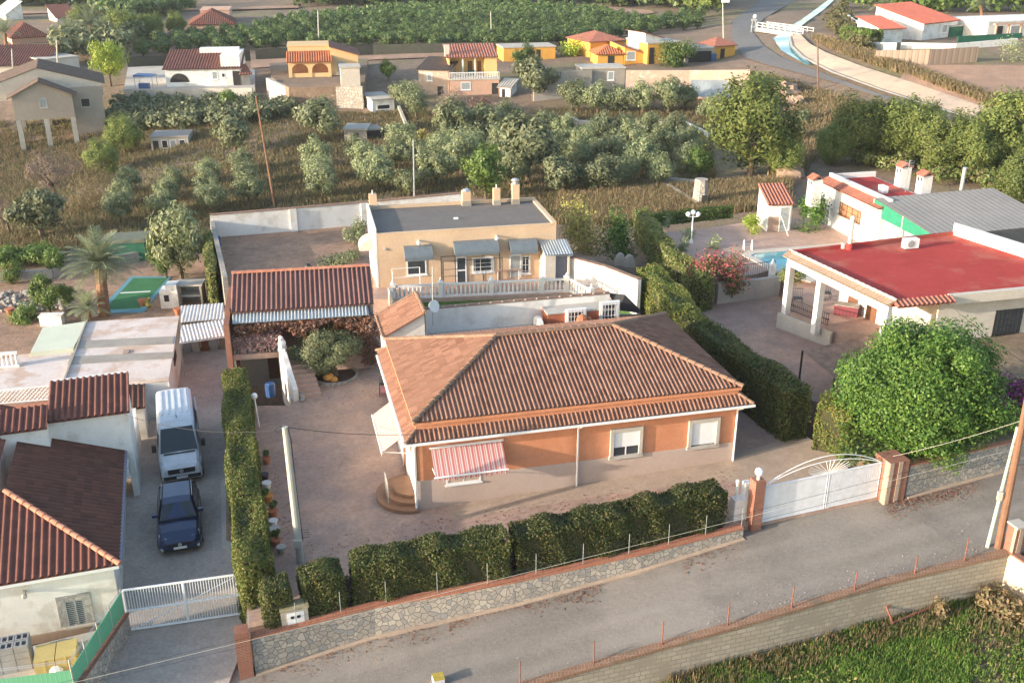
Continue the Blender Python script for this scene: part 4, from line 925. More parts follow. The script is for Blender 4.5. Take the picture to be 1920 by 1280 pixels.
for i, (px, py, lm, lab) in enumerate(((108, 1262, 'whitepaint', 'bulging white sack standing by the green fence'), (126, 1248, 'whitepaint', 'second white sack leaning behind the bulging one'), (118, 1236, 'greysheet', 'grey tarpaulin bundle beneath the louvred window'))):
    p = onyard(px, py); m = MB(); m.ball(p+Z3*.35, .45 if i < 2 else .8, 10, .9 if i < 2 else .4, 7)
    for k in range(len(m.V)): v = m.V[k]; m.V[k] = v+np.array([.06*math.sin(v[1]*9+v[2]*7), .06*math.sin(v[0]*8), 0.]); m.V[k][2] = max(m.V[k][2], p[2])
    m.one(('sack', 'sack', 'tarpaulin')[i], M[lm], lab, ('sack', 'sack', 'tarpaulin')[i], None, True)
# green fence on a low stone wall
fa, fb, fc = PF(240, 1186, DV), PF(152, 1345, DV), None
fc = fb+np.array([-6, -1.2, 0]); top = -2.75
zA, zB = zt(fa, 1148), zt(fb, 1284)
stonewall('stone_wall', 'low stone wall with red coping under the green panel fence', [np.array([fa[0], fa[1], zA]), np.array([fb[0], fb[1], zB])], lambda x, y: -3.6, 'brick', .3, False)
t = thing('panel_fence', 'green slatted panel fence with barbed wire beside the left driveway', 'fence', fa)
m = MB(); m.wallrun(fa, fb, .03, zA+.02, zA+1.0, zB+.02, zB+.72); m.wallrun(fb, fc, .03, zB-.1, zB+.68); m.build('panel', M['greenpanel'], t)
for i in range(5): q = lerp(fa, fb, i/4); z = zA+(zB-zA)*i/4; m = MB(); m.cyl(np.array([q[0], q[1], z-.02]), np.array([q[0], q[1], z+1.15]), .03, n=6); m.build('post', M['greypole'], t)
m = MB()
for hh in (1.05, 1.13): m.tube([np.array([*fa[:2], zA+hh]), np.array([*fb[:2], zB+hh]), np.array([*fc[:2], zB+hh])], .012, 4)
m.build('barbed_wire', M['steel'], t)
# ------------------------------------------------------------------ flat roofed building behind
rb = PF(344, 704, DV); FZR = zt(rb, 641)
t = thing('flat_roof_building', 'low building with white painted flat roofs and grey strips left of the hedge', 'building', rb)
def FRp(px, py, z=None): return P(px, py, FZR if z is None else z)
poly = [FRp(x, y) for x, y in ((118, 722), (316, 712), (336, 592), (165, 603))]
w = MB(); w.prism(poly, -4, FZR-.12); w.build('wall', M['white'], t); w = MB(); w.prism(poly, FZR-.118, FZR); w.build('flat_roof', M['whiteroof'], t)
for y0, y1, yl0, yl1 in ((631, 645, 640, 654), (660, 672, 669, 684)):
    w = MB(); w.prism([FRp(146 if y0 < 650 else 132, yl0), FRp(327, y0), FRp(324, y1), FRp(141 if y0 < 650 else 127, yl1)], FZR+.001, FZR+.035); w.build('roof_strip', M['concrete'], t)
w = MB(); w.wallrun(FRp(163, 602), FRp(118, 722), .1, FZR+.001, FZR+.12); w.build('kerb', M['concrete'], t)
w = MB(); p = FRp(236, 660); w.prism([FRp(230, 664), FRp(241, 663), FRp(243, 656), FRp(232, 657)], FZR+.001, FZR+.06); w.build('roof_hatch', M['tanplinth'], t)
s = Fr(FRp(316, 712), FRp(336, 592)-FRp(316, 712)); w = MB(); Ls = np.linalg.norm(FRp(336, 592)-FRp(316, 712)); w.box(s, Ls*.35, Ls*.5, -.06, -.002, FZR-.75, FZR-.25); w.build('window', M['dark'], t)
FZ2 = FZR-.25
t2 = thing('roof_terrace', 'pinkish roof terrace with a white balustrade and pale green roof at the left edge', 'terrace', FRp(60, 700, FZ2))
w = MB(); w.prism([FRp(-60, 745, FZ2), FRp(117, 720, FZ2), FRp(136, 656, FZ2), FRp(40, 664, FZ2), FRp(-60, 690, FZ2)], -4, FZ2); w.build('floor', M['whiteroof'], t2)
w = MB(); w.prism([FRp(57, 660, FZ2+.3), FRp(137, 652, FZ2+.3), FRp(164, 602, FZ2+.3), FRp(80, 614, FZ2+.3)], -4, FZ2+.3); M['palegreen'] = mat('pale_green_roof', (.62, .64, .50), (.56, .58, .46), .5, 6, .06); w.build('pale_roof', M['palegreen'], t2)
A, B = FRp(-40, 692, FZ2), FRp(37, 686, FZ2); f = Fr(A, B-A); Lb = np.linalg.norm(B-A); m = MB(); m.box(f, 0, Lb, -.09, .09, FZ2+.8, FZ2+.95); m.box(f, 0, Lb, -.1, .1, FZ2+.001, FZ2+.12); m.build('balustrade_rail', M['white'], t2)
for i in range(9): m = MB(); u = Lb*(i+.5)/9; m.cyl(f.p(u, 0, FZ2+.12), f.p(u, 0, FZ2+.8), .075, .06, 7); m.build('baluster', M['white'], t2)
# lattice fence
A, B = FRp(-60, 762, FZ2-.05), FRp(212, 738, FZ2-.05); f = Fr(A, B-A); Lb = np.linalg.norm((B-A)[:2]); t = thing('lattice_fence', 'white diamond lattice fence along the edge of the roof terrace', 'fence', A)
m = MB(); zb = A[2]+.05; H = .75; k = 0
n = int(Lb/.22)
for i in range(-3, n):
    for sg in (0, 1):
        a0 = max(0, i*.22); a1 = min(Lb, i*.22+H)
        if a1 <= a0: continue
        h0, h1 = (a0-i*.22), (a1-i*.22)
        if sg: h0, h1 = H-h0, H-h1
        m.cyl(f.p(a0, 0, zb+h0), f.p(a1, 0, zb+h1), .014, n=4, cap=False)
m.build('lattice', M['whitepaint'], t)['kind'] = 'stuff'; m = MB(); m.box(f, 0, Lb, -.03, .03, zb+H, zb+H+.05); m.box(f, 0, Lb, -.03, .03, zb-.05, zb); m.build('rail', M['whitepaint'], t)
# orange patio floor and mossy roof between the buildings
w = MB(); w.prism([P(-40, 790, FZ2-.3), P(110, 765, FZ2-.3), P(200, 755, FZ2-.3), P(195, 738, FZ2-.3), P(-40, 768, FZ2-.3)], -4, FZ2-.3); M['orangefloor'] = mat('orange_floor', (.48, .2, .11), (.42, .17, .1), .8, 6, .12); w.one('patio', M['orangefloor'], 'orange patio strip between the lattice fence and the tiled roofs', 'patio')
q = [P(192, 752, FZ2-.1), P(250, 790, FZ2-.1), P(287, 738, FZ2+.1), P(197, 729, FZ2+.1)]; t = thing('lean_to_roof', 'dark mossy tiled lean-to roof beside the tall white gable', 'roof', q[0]*[1, 1, 0]+Z3*-3)
m = MB(); f = Fr(q[0], q[3]-q[0]); f2 = Fr(P(192, 760, FZ2), LF.a); u, v = f2.loc(P(287, 735, FZ2)); z = FZ2
q = [f2.p(0, -.6, z-.15), f2.p(2.2, -.6, z-.15), f2.p(2.2, 2.6, z+.1), f2.p(0, 2.6, z+.1)]; tiles(m, q, f2.a, .3, .06); m.build('tiles', M['tile_old'], t); m = MB(); m.box(f2, .1, 2.1, -.4, 2.5, -3.6, z-.25); m.build('wall', M['white'], t)
# carport with corrugated sheets
CZ = -.1; t = thing('carport', 'white corrugated carport roof at the end of the left driveway', 'carport', PF(380, 650, DV))
a, b, c, d, e, g = P(340, 577, CZ+.15), P(419, 568, CZ+.15), P(422, 598, CZ+.05), P(339, 604, CZ+.05), P(422, 630, CZ-.25), P(337, 642, CZ-.25)
for nm, q in (('back_sheet', [d, c, b, a]), ('front_sheet', [g, e, c-Z3*.04, d-Z3*.04])): m = MB(); q = [np.array(v) for v in q]; q[3] = q[0]+(q[2]-q[1]); tiles(m, q, q[1]-q[0], .22, .035, PROF_BOX, .03); m.build(nm, M['corr_white'], t)
for p in (e, g): m = MB(); m.cyl(np.array([p[0], p[1]+.1, -3.2]), p+np.array([0, .1, -.06]), .05, n=6); m.build('post', M['greypole'], t)
m = MB(); m.cyl(g-Z3*.07, e-Z3*.07, .05, n=6); m.build('beam', M['steel'], t)
b = PF(385, 655, DV)
for i in range(5):
    p = PF(352+17*i, 662-2*i, DV); m = MB(); h = .9+.5*(i % 3); m.box(Fr(p, (1, .2)), -.25, .2, 0, .3, p[2], p[2]+h); m.box(Fr(p, (1, .2)), -.15, .1, -.05, -.001, p[2]+h*.3, p[2]+h*.8)
    m.one(('locker', 'cupboard', 'board', 'rack', 'crate')[i], M[('steel', 'conc_pale', 'wood', 'steel', 'tanplinth')[i]], ('narrow grey locker standing left under the white carport', 'pale cupboard second from left under the white carport', 'brown board standing upright in the middle under the carport', 'tall grey rack under the carport beside the last crate', 'tan crate at the right end under the carport')[i], ('locker', 'cupboard', 'board', 'rack', 'crate')[i])
w = MB(); A, B = PF(345, 640, DV), PF(425, 632, DV); w.wallrun(A, B, .2, -3.5, CZ-.5); w.one('carport_wall', M['concrete'], 'grey back wall in the shade under the carport', 'wall')
# raised kerb bed beside the hedge
slab('planter_kerb', [(416, 1020), (440, 1034), (447, 1010), (440, 905), (420, 895), (414, 905)], lambda x, y: DV(x, y)+.22, 'conc_pale', .5)
slab('planter_bed', [(424, 1012), (440, 1018), (440, 1000), (436, 915), (424, 905)], lambda x, y: DV(x, y)+.226, 'dirt', .1)
# ------------------------------------------------------------------ vehicles
def wheel(par, f, u, v, z, r, w):
    m = MB(); m.cyl(f.p(u-w/2, v, z+r), f.p(u+w/2, v, z+r), r, r, 18); o = m.build('wheel', M['tyre'], par)
    m = MB(); s = 1 if u > 0 else -1; m.cyl(f.p(u+s*(w/2+.003), v, z+r), f.p(u+s*(w/2+.02), v, z+r), r*.62, r*.55, 12); m.build('rim', M['steel'], o)
def loft(secs):
    """closed body from cross sections (each a ring of points, same count)"""
    m = MB(); n = len(secs[0])
    for A, B in zip(secs[:-1], secs[1:]):
        for i in range(n): j = (i+1) % n; m.face([A[i], A[j], B[j], B[i]])
    m.face(secs[0][::-1]); m.face(secs[-1]); return m
M['tyre'] = plain('tyre', (.02, .02, .02), .9); M['carblue'] = plain('dark_blue_car_paint', (.012, .028, .085), .3, .2, .5, .8); M['vanwhite'] = plain('white_van_paint', (.66, .67, .69), .35, 0, .5, .5)
M['carglass'] = plain('car_glass', (.02, .03, .035), .06, 0, .8); M['lamp'] = plain('lamp_lens', (.6, .62, .64), .15, .2); M['plate'] = plain('plate', (.75, .75, .74), .5); M['plastic'] = plain('black_plastic', (.018, .018, .02), .6)
def ring(f, v, hw, z0, z1, hwt=None, n=4, zs=None):
    """rounded car section at length v: half width at the belt hw, at the top hwt"""
    hwt = hw if hwt is None else hwt; zm = zs if zs else z0+(z1-z0)*.5
    R = [(-hw*.92, z0), (-hw, z0+.12), (-hw, zm), (-hwt, z1-.1), (-hwt*.86, z1), (0, z1+.03), (hwt*.86, z1), (hwt, z1-.1), (hw, zm), (hw, z0+.12), (hw*.92, z0)]
    return [f.p(u, v, z) for u, z in R]
def car():
    b = PF(342, 1036, DV); bk = PF(341, 905, DV); bd = P(343, 925, b[2]+.3)-P(346, 1030, b[2]+.3); f = Fr(b+np.array([0, .3, 0]), (bd[1], -bd[0])); z = b[2]; h = thing('parked_car', 'dark blue hatchback parked nose out in front of the white van', 'car', b)
    W_ = .93
    secs = [ring(f, v, w, z+a, z+t, wt, zs=z+s) for v, w, a, t, wt, s in ((-.05, .70, .35, .62, .66, .5), (.12, .86, .25, .76, .80, .55), (.5, .92, .22, .90, .84, .65), (1.3, W_, .22, 1.02, .86, .75), (1.34, W_, .22, 1.04, .86, .78), (4.0, W_, .22, 1.0, .84, .75), (4.25, .88, .3, .95, .8, .7), (4.38, .78, .4, .85, .7, .65))]
    loft(secs).build('body', M['carblue'], h, False)
    secs = [ring(f, v, w, z+1.0, z+t, wt, zs=z+1.03) for v, w, t, wt in ((1.15, .84, 1.06, .8), (1.85, .85, 1.50, .66), (2.3, .85, 1.57, .67), (3.6, .84, 1.54, .65), (4.2, .8, 1.1, .72))]
    loft(secs).build('roof', M['carblue'], h, False)
    q = lambda u, v, zz: f.p(u, v, z+zz)
    m = MB(); m.face([q(-.76, 1.2, 1.1), q(.76, 1.2, 1.1), q(.60, 1.84, 1.52), q(-.60, 1.84, 1.52)]); m.face([q(-.76, 1.15, 1.06), q(.76, 1.15, 1.06), q(.76, 1.2, 1.1), q(-.76, 1.2, 1.1)])
    m.build('windscreen', M['carglass'], h)
    for s in (-1, 1):
        m = MB(); m.face([q(s*.855, 1.5, 1.08), q(s*.86, 3.9, 1.08), q(s*.70, 3.5, 1.47), q(s*.71, 2.0, 1.47)][::s]); m.build('side_window', M['carglass'], h)
        m = MB(); m.box(f, s*.97-.12, s*.97+.1, 1.62, 1.74, z+1.02, z+1.16); m.build('wing_mirror', M['carblue'], h)
        m = MB(); m.face([q(s*.84, .3, .70), q(s*.5, .02, .66), q(s*.52, .14, .80), q(s*.83, .52, .84)][::-s]); m.build('headlight', M['lamp'], h)
        m = MB(); m.box(f, s*.7-.1, s*.7+.1, -.02, .06, z+.32, z+.44); m.build('fog_light', M['lamp'], h)
        m = MB(); m.cyl(q(s*.66, 2.2, 1.585), q(s*.64, 3.6, 1.585), .02, n=5); m.build('roof_rail', M['steel'], h)
        for v in (.85, 3.5): wheel(h, f, s*.83, v, z, .33, .22)
    m = MB(); m.box(f, -.52, .52, -.085, .02, z+.5, z+.62); m.build('grille', M['plastic'], h); m = MB(); m.box(f, -.7, .7, -.08, .06, z+.24, z+.34); m.build('lower_grille', M['plastic'], h)
    m = MB(); m.box(f, -.27, .27, -.1, -.086, z+.36, z+.47); m.build('number_plate', M['plate'], h); m = MB(); m.cyl(q(0, -.1, .56), q(0, -.084, .56), .085, n=14); m.build('badge', M['steel'], h)
    for p_ in ((-.3, .2),): m = MB(); m.cyl(q(-.5, 1.16, 1.1), q(.1, 1.24, 1.15), .012, n=4); m.cyl(q(.05, 1.16, 1.1), q(.6, 1.24, 1.15), .012, n=4); m.build('wiper', M['plastic'], h)
    h.scale = (1.07, 1.07, 1.07); h.location.y -= .45
    return h
def van():
    b = PF(346, 908, DV); bd = P(334, 745, b[2]+2.6)-P(343, 838, b[2]+2.4); f = Fr(b+np.array([0, .25, 0]), (bd[1], -bd[0])); z = b[2]; h = thing('parked_van', 'white long panel van parked behind the blue hatchback', 'van', b); W_ = .99; L_ = 5.9
    secs = [ring(f, v, w, z+a, z+t, wt, zs=z+s) for v, w, a, t, wt, s in ((0, .80, .4, .95, .74, .7), (.12, .93, .3, 1.12, .86, .8), (.75, .98, .28, 1.34, .88, 1.0), (.8, W_, .28, 1.38, .88, 1.05), (1.0, W_, .28, 1.5, .9, 1.1))]
    secs += [ring(f, v, W_, z+.28, z+t, wt, zs=z+1.4) for v, t, wt in ((1.75, 2.3, .82), (2.1, 2.52, .84), (2.5, 2.58, .86), (L_-.3, 2.58, .86), (L_, 2.5, .84))]
    loft(secs).build('body', M['vanwhite'], h, False); q = lambda u, v, zz: f.p(u, v, z+zz)
    m = MB(); a = [q(-.86, .86, 1.47), q(.86, .86, 1.47), q(.74, 1.72, 2.32), q(-.74, 1.72, 2.32)]; m.face(a); m.face([q(-.86, .9, 1.4), q(.86, .9, 1.4), a[1], a[0]]); m.build('windscreen', M['carglass'], h)
    for s in (-1, 1):
        m = MB(); m.face([q(s*1.0, 1.25, 1.42), q(s*1.0, 2.35, 1.42), q(s*.915, 2.3, 2.05), q(s*.915, 1.75, 2.05)][::s]); m.build('side_window', M['carglass'], h)
        m = MB(); m.box(f, s*1.14-.1, s*1.14+.1, 1.15, 1.28, z+1.4, z+1.75); m.build('wing_mirror', M['plastic'], h)
        m = MB(); m.face([q(s*.95, .32, .95), q(s*.6, .03, .92), q(s*.62, .09, 1.06), q(s*.95, .55, 1.22)][::-s]); m.build('headlight', M['lamp'], h)
        m = MB(); m.face([q(s*.992, 2.0, .5), q(s*.992, L_-.2, .5), q(s*.992, L_-.2, .62), q(s*.992, 2.0, .62)][::s]); m.build('side_moulding', M['plastic'], h)
        for v in (1.0, 4.6): wheel(h, f, s*.88, v, z, .36, .24)
    m = MB(); m.box(f, -.62, .62, -.03, .08, z+.72, z+.96); m.build('grille', M['plastic'], h); m = MB(); m.box(f, -.85, .85, -.02, .1, z+.42, z+.6); m.build('bumper', M['plastic'], h)
    m = MB(); m.cyl(q(0, -.045, .85), q(0, -.031, .85), .1, n=14); m.build('badge', M['steel'], h); m = MB(); m.box(f, -.26, .26, -.04, -.021, z+.46, z+.57); m.build('number_plate', M['plate'], h)
    m = MB(); m.box(f, -.72, .72, .74, .84, z+1.385, z+1.42); m.build('cowl', M['plastic'], h)
    for i in range(5): m = MB(); u = -.6+i*.3; m.box(f, u-.04, u+.04, 2.7, L_-.35, z+2.6, z+2.632); m.build('roof_rib', M['vanwhite'], h)
    m = MB(); m.box(f, 1.0, 1.035, 3.6, 5.3, z+.5, z+2.2); m.build('sliding_door', M['vanwhite'], h); m = MB(); m.face([q(.995, 2.4, .55), q(.995, 3.58, .55), q(.93, 3.58, 2.15), q(.93, 2.4, 2.15)]); m.build('door_opening', M['dark'], h)
    m = MB(); m.cyl(q(.05, 2.25, 2.55), q(.05, 2.35, 2.72), .02, n=5); m.build('aerial', M['plastic'], h); h.scale = (1.07, 1.07, 1.07); h.location.y -= .4
    return h
car(); van()
# ------------------------------------------------------------------ garden behind, with palm and playing court
LZ = lambda x, y: -2.5
slab('garden', [(-120, 640), (-120, 545), (60, 522), (210, 500), (300, 482), (395, 478), (412, 560), (415, 650), (340, 655), (160, 655), (40, 700), (-120, 730)], LZ, 'dirt', 3)
L4 = lambda x, y: -2.47
slab('court_border', [(178, 588), (245, 518), (322, 518), (270, 585)], L4, 'bluecourt', .02)
slab('court_turf', [(196, 580), (250, 521), (314, 521), (262, 578)], lambda x, y: -2.462, 'greencourt', .008)
slab('court_line', [(225, 550), (281, 547), (283, 545), (227, 548)], lambda x, y: -2.457, 'whitepaint', .004)
def palm(p, top, sc, nf, label, r=.32):
    t = thing('palm_tree', label, 'palm', p); L = top-p; m = MB(); n = 14
    for i in range(n):
        a, b = p+L*i/n-(Z3*.3 if i == 0 else 0), p+L*(i+1)/n; rr = r*(1.25-.25*i/n) if i < n-3 else r*1.2; m.cyl(a, b, rr*1.12, rr*.92, 10)
    m.build('trunk', M['palmbark'], t); Q = []; mr = MB()
    for k in range(nf):
        az = 2.399*k; el = 1.45-1.35*(k/nf)+rnd.uniform(-.12, .12); ln = sc*(2.4+.4*rnd.random()); pts = [top+Z3*.1]; d = np.array([math.cos(az)*math.cos(el), math.sin(az)*math.cos(el), math.sin(el)])
        for s in range(10): pts.append(pts[-1]+d*ln/10); d = unit(d-Z3*(.10+.05*(1-k/nf)))
        mr.tube(pts, .02*sc, 3)
        side = unit(np.cross(d, Z3)+1e-6)
        for i in range(2, 11):
            tg = unit(pts[i]-pts[i-1]); up = unit(np.cross(side, tg)); w = sc*.55*math.sin(math.pi*min(1, (i+.5)/11.5))**.6
            for sg in (-1, 1):
                for q in (0, .33, .66):
                    c = lerp(pts[i-1], pts[i], q); e = c+side*sg*w*.85+tg*w*.55+up*w*.12-Z3*.12*w; Q.append([c, c+tg*.05*sc, e+tg*.03, e])
    quads('fronds', Q, M['palm'], t); mr.build('ribs', M['palm'], t); return t
b = PF(196, 592, LZ); palm(b, PY(188, 503, b[1]), 1.12, 54, 'tall date palm with a thick brown trunk beside the green court', .33)
b = PF(168, 600, LZ); palm(b, b+Z3*.7, .62, 26, 'small young palm beside the trunk of the tall date palm', .14)
# low garden wall, barbecue and huts
A, B, C_ = PF(-60, 535, LZ), PF(100, 520, LZ), PF(292, 482, LZ); m = MB(); m.wallrun(A, B, .3, -5, -1.75); m.wallrun(B, C_, .3, -5, -1.7); m.one('garden_wall', M['concrete'], 'long low grey garden wall behind the tall date palm', 'wall')
b = PF(322, 578, LZ); t = thing('garden_hut', 'small white masonry oven hut beside the green court', 'hut', b); f = Fr(b, (1, .1)); z = b[2]; m = MB(); m.box(f, -.75, .55, 0, 1.3, z-.3, z+1.35); m.build('wall', M['white'], t); m = MB(); m.box(f, -.3, .5, .1, 1.2, z+1.352, z+1.75); m.build('hood', M['white'], t); m = MB(); m.box(f, -.45, -.1, -.02, -.001, z+.55, z+1.05); m.build('opening', M['dark'], t)
b = PF(357, 572, LZ); t = thing('barbecue_shelter', 'grey masonry barbecue shelter with a dark open front', 'shelter', b); f = Fr(b, (1, .06)); z = b[2]; m = MB(); m.box(f, -.95, -.8, 0, 1.2, z-.3, z+1.5); m.box(f, .8, .95, 0, 1.2, z-.3, z+1.5); m.box(f, -.799, .799, 1.05, 1.2, z-.3, z+1.5); m.build('wall', M['concrete'], t); m = MB(); m.box(f, -1.05, 1.05, -.1, 1.3, z+1.502, z+1.62); m.build('roof', M['conc_pale'], t); m = MB(); m.box(f, -.79, .79, .15, 1.04, z+.6, z+.75); m.build('worktop', M['conc_pale'], t)
for u in (-.45, .1): m = MB(); m.box(f, u, u+.4, 1.0, 1.049, z+.85, z+1.3); m.build('shelf_box', M['louvre'], t)
b = PF(240, 490, LZ); t = thing('net_shed', 'low shed wrapped in green netting behind the garden wall', 'shed', b); f = Fr(b, (1, .15)); z = -2.2; m = MB(); m.box(f, -1.9, 1.5, 0, 2.5, z-.5, z+1.3); m.build('wall', M['greynet'], t); m = MB(); m.prism([f.p(-2, -.1, 0), f.p(1.6, -.1, 0), f.p(1.6, 2.6, 0), f.p(-2, 2.6, 0)], z+1.302, lambda x, y: z+1.5+.1*math.sin(x*2)); m.build('roof', M['olivetarp'], t)
for k, (px, py) in enumerate(((20, 590), (268, 573), (335, 590))):
    b = PF(px, py, LZ); m = MB(); m.cyl(b, b+Z3*.45, .2, .3, 10); m.cyl(b+Z3*.45, b+Z3*.52, .34, .34, 10); m.one('plant_pot', M['terracotta'], ('terracotta pot at the left edge of the garden', 'terracotta pot at the corner of the green court', 'terracotta pot beside the white oven hut')[k], 'pot')
bush('pot_plant', PF(275, 575, LZ), .45, .5, 'yellowleaf', 'yellow orange flowering plant at the near corner of the court', 'plant', 420, .16, k=4)
b = PF(95, 612, LZ); m = MB(); m.box(Fr(b, (1, .1)), -.7, .8, 0, .7, b[2]-.1, b[2]+.7); m.box(Fr(b, (1, .1)), -.75, .85, -.05, .75, b[2]+.702, b[2]+.78); m.one('white_bench_block', M['white'], 'white masonry planter under the small garden trees', 'planter')
for px, py in ((70, 560), (118, 548), (35, 560), (150, 560), (45, 575)):
    pass
Q = []
for k in range(150): px, py = rnd.uniform(-20, 130), rnd.uniform(548, 585); p = PF(px, py, LZ); Q.append(p)
m = MB()
for p in Q: m.ball(p+Z3*.08, rnd.uniform(.1, .28), 6, .7, 4)
props(m.build('rockery_stones', M['stone']), 'grey rockery stones in the beds left of the date palm', None, None, 'stuff')
M['orangedeep'] = mat('deep_orange_wall', (.45, .15, .08), (.40, .13, .07), .6, 10, .1)
M['timberpost'] = mat('timber_post', (.32, .17, .08), (.25, .13, .06), 2, 14, .2); M['ochrewood'] = mat('ochre_shutter', (.55, .25, .06), (.45, .2, .05), 2, 10, .15); M['darksoil'] = mat('dark_soil', (.10, .06, .045), (.07, .045, .035), 2, 9, .3); M['ochre2'] = mat('orange_stone', (.6, .3, .07), (.45, .2, .06), 4, 9, .25)
M['canopy'] = plain('smoky_canopy_sheet', (.15, .18, .20), .45)
M['tile_light'] = tilemat('pale_roof_tile', (.50, .37, .27), (.42, .29, .2), (.33, .25, .18), .27, .42, .3); M['cap_pale'] = mat('pale_ridge_cap', (.62, .54, .44), (.5, .42, .33), 3, 10, .2); M['redcloth'] = plain('dark_red_paint', (.22, .05, .06), .6)
M['shutterwood'] = mat('orange_wood', (.40, .2, .11), (.34, .16, .08), 2, 9, .15); M['greyroof'] = mat('grey_sheet_roof', (.31, .285, .255), (.26, .24, .215), .3, 6, .1)
M['brush'] = mat('brushwood', (.26, .17, .125), (.17, .11, .08), 1.5, 12, .45, 1, .8, .05); M['netgreen'] = mat('turquoise_net', (.03, .22, .13), (.025, .18, .11), 2, 8, .12)
m_, nt, N, L_, B_ = _nt('pool_water'); B_.inputs['Base Color'].default_value = (.05, .30, .36, 1); B_.inputs['Roughness'].default_value = .06; g_ = N.new('ShaderNodeNewGeometry').outputs['Position']; bump(N, L_, noise(N, L_, g_, 2.2, 3), .12, .05, B_); M['poolwater'] = m_
# ------------------------------------------------------------------ patio at the back of the tiled house
def V2(pxa, pxb, z): return P(*pxa, z), P(*pxb, z)
def back_patio():
    f = Hf; L = HL; zp = 2.0
    A, B = P(797, 577, 3.5), P(1143, 549, 3.5); u0, v0 = f.loc(A); u1, v1 = f.loc(B); v = (v0+v1)/2
    t = thing('patio_wall', 'long white plastered wall with tiled coping behind the roof of the tiled house', 'wall', f.p(u0, v, -1)); w = MB(); w.box(f, u0, u1, v-.12, v+.12, -1.3, 3.46); w.build('wall', M['white'], t)
    m = MB(); m.box(f, u0-.05, u1+.05, v-.16, v+.2, 3.462, 3.52); m.build('coping', M['cap'], t)
    for i in range(16): m = MB(); u = u0+(u1-u0)*(i+.5)/16; m.box(f, u-.04, u+.04, v-.17, v-.1, 3.522, 3.6); m.build('coping_stud', M['conc_pale'], t)
    w = MB(); uu = f.loc(P(1000, 600, zp))[0]; w.box(f, u0+.2, uu, HW+.6, v-.121, -1.3, zp); w.one('patio_roof', M['conc_pale'], 'beige flat patio roof between the tiled house and the white wall', 'roof')
    t = thing('kitchen_annex', 'orange rear annex with two grilled white windows behind the ridge', 'annex', f.p(uu, HW+.6, -1)); c = P(1150, 600, zp); ur = f.loc(c)[0]
    # its front wall stands where the windows are seen
    va = v-1.3; w = MB(); w.box(f, uu+.4, ur+.1, va, v-.122, -1.3, 2.95); w.build('wall', M['orangedeep'], t); w = MB(); w.box(f, uu+.35, ur+.1, va-.05, v-.122, 2.952, 3.03); w.build('roof', M['conc_pale'], t)
    for pa, pb in (((1060, 578), (1090, 604)), ((1124, 564), (1152, 596))):
        a = PP(*pa, f.p(0, va, 0), f.b); b = PP(*pb, f.p(0, va, 0), f.b); ua, ub = f.loc(a)[0], f.loc(b)[0]; window(t, f, ua, ub+.25, va, b[2]-.25, a[2]-.05, .2, .14, 'window', 'whitepaint', 'glass', 6, 4, False, 'whitepaint')
    for px in (1012, 1022): pass
    # small white arch wall
    t = thing('arch_wall', 'little curved white wall at the end of the beige patio roof', 'wall', f.p(uu, v-1, zp)); m = MB()
    for i in range(8): a0, a1 = i/8, (i+1)/8; m.box(f, uu-.2+.0*a0, uu+.02, v-2.2+1.9*a0, v-2.2+1.9*a1, -1, zp+.25+.55*math.sin(math.pi*a0*.9+.3))
    m.build('wall', M['white'], t)
    for k, px in enumerate((1092, 1104)):
        a = PP(px, 600, f.p(0, va-.5, 0), f.b); p = f.p(f.loc(a)[0], va-.5, 2.0); m = MB()
        m.cyl(p-Z3*1.2, p+Z3*.3, .16, .2, 9); m.ball(p+Z3*.62, .36 if k == 0 else .2, 8)
        m.one('terracotta_urn', M['terracotta'], ('round terracotta urn between the two grilled windows', 'slim terracotta jar beside the round urn')[k], 'urn', None, True)
    # tiled lean-to at the left
    t = thing('tiled_annex', 'small annex with a single tiled slope at the left rear corner of the house', 'annex', f.p(-.3, HW+1, -1)); zl, zh = 3.0, 4.2
    q = [P(718, 632, zl), P(713, 593, zl), P(793, 575, zh), P(806, 606, zh)]; ul, vl = f.loc(q[0]); ub, vb = f.loc(q[1]); ur2 = f.loc(q[3])[0]
    q = [f.p(ul, vl, zl), f.p(ul, vl+3.3, zl), f.p(ur2, vl+3.3, zh), f.p(ur2, vl, zh)]; m = MB(); tiles(m, q, f.b, .24, .05); m.build('roof', M['tile'], t)
    m = MB(); caps(m, q[3], q[2], .12); caps(m, q[1], q[2], .1); caps(m, q[0], q[1], .08); m.build('ridge_cap', M['cap'], t)
    w = MB(); w.prism([f.p(ul+.2, vl+.15, 0), f.p(ur2-.02, vl+.15, 0), f.p(ur2-.02, vl+3.1, 0), f.p(ul+.2, vl+3.1, 0)], -1.3, lambda x, y: zl-.12+(f.loc((x, y))[0]-ul)*(zh-zl)/(ur2-ul)); w.build('wall', M['white'], t)
    # black sheet roof
    z = 3.3; q = [P(1140, 549, 3.4), P(1172, 552, 3.4), P(1207, 587, 2.2), P(1160, 580, 2.5)]; m = MB(); m.face(q[::-1]); m.face([p-Z3*.05 for p in q])
    for i in range(4): j = (i+1) % 4; m.face([q[i], q[j], q[j]-Z3*.05, q[i]-Z3*.05])
    t = thing('sheet_roof', 'black sheeted sloping roof beside the grilled windows', 'roof', xy(q[3])); m.build('sheet', M['black'], t); w = MB(); w.prism([xy(lerp(a, sum(q)/4, .15)) for a in q], -1.3, 2.15); w.build('wall', M['block'], t)
    # aerial
    p = P(811, 600, 3.3); t = thing('aerial_mast', 'slim aerial mast with a dish on the white patio wall', 'aerial', p); m = MB(); m.cyl(p-Z3*.3, PY(811, 500, p[1]), .03, n=6); m.build('mast', M['steel'], t); m = MB(); m.cyl(p+np.array([.05, -.2, .9]), p+np.array([.15, -.3, .95]), .3, .36, 12); m.build('dish', M['steel'], t)
back_patio()
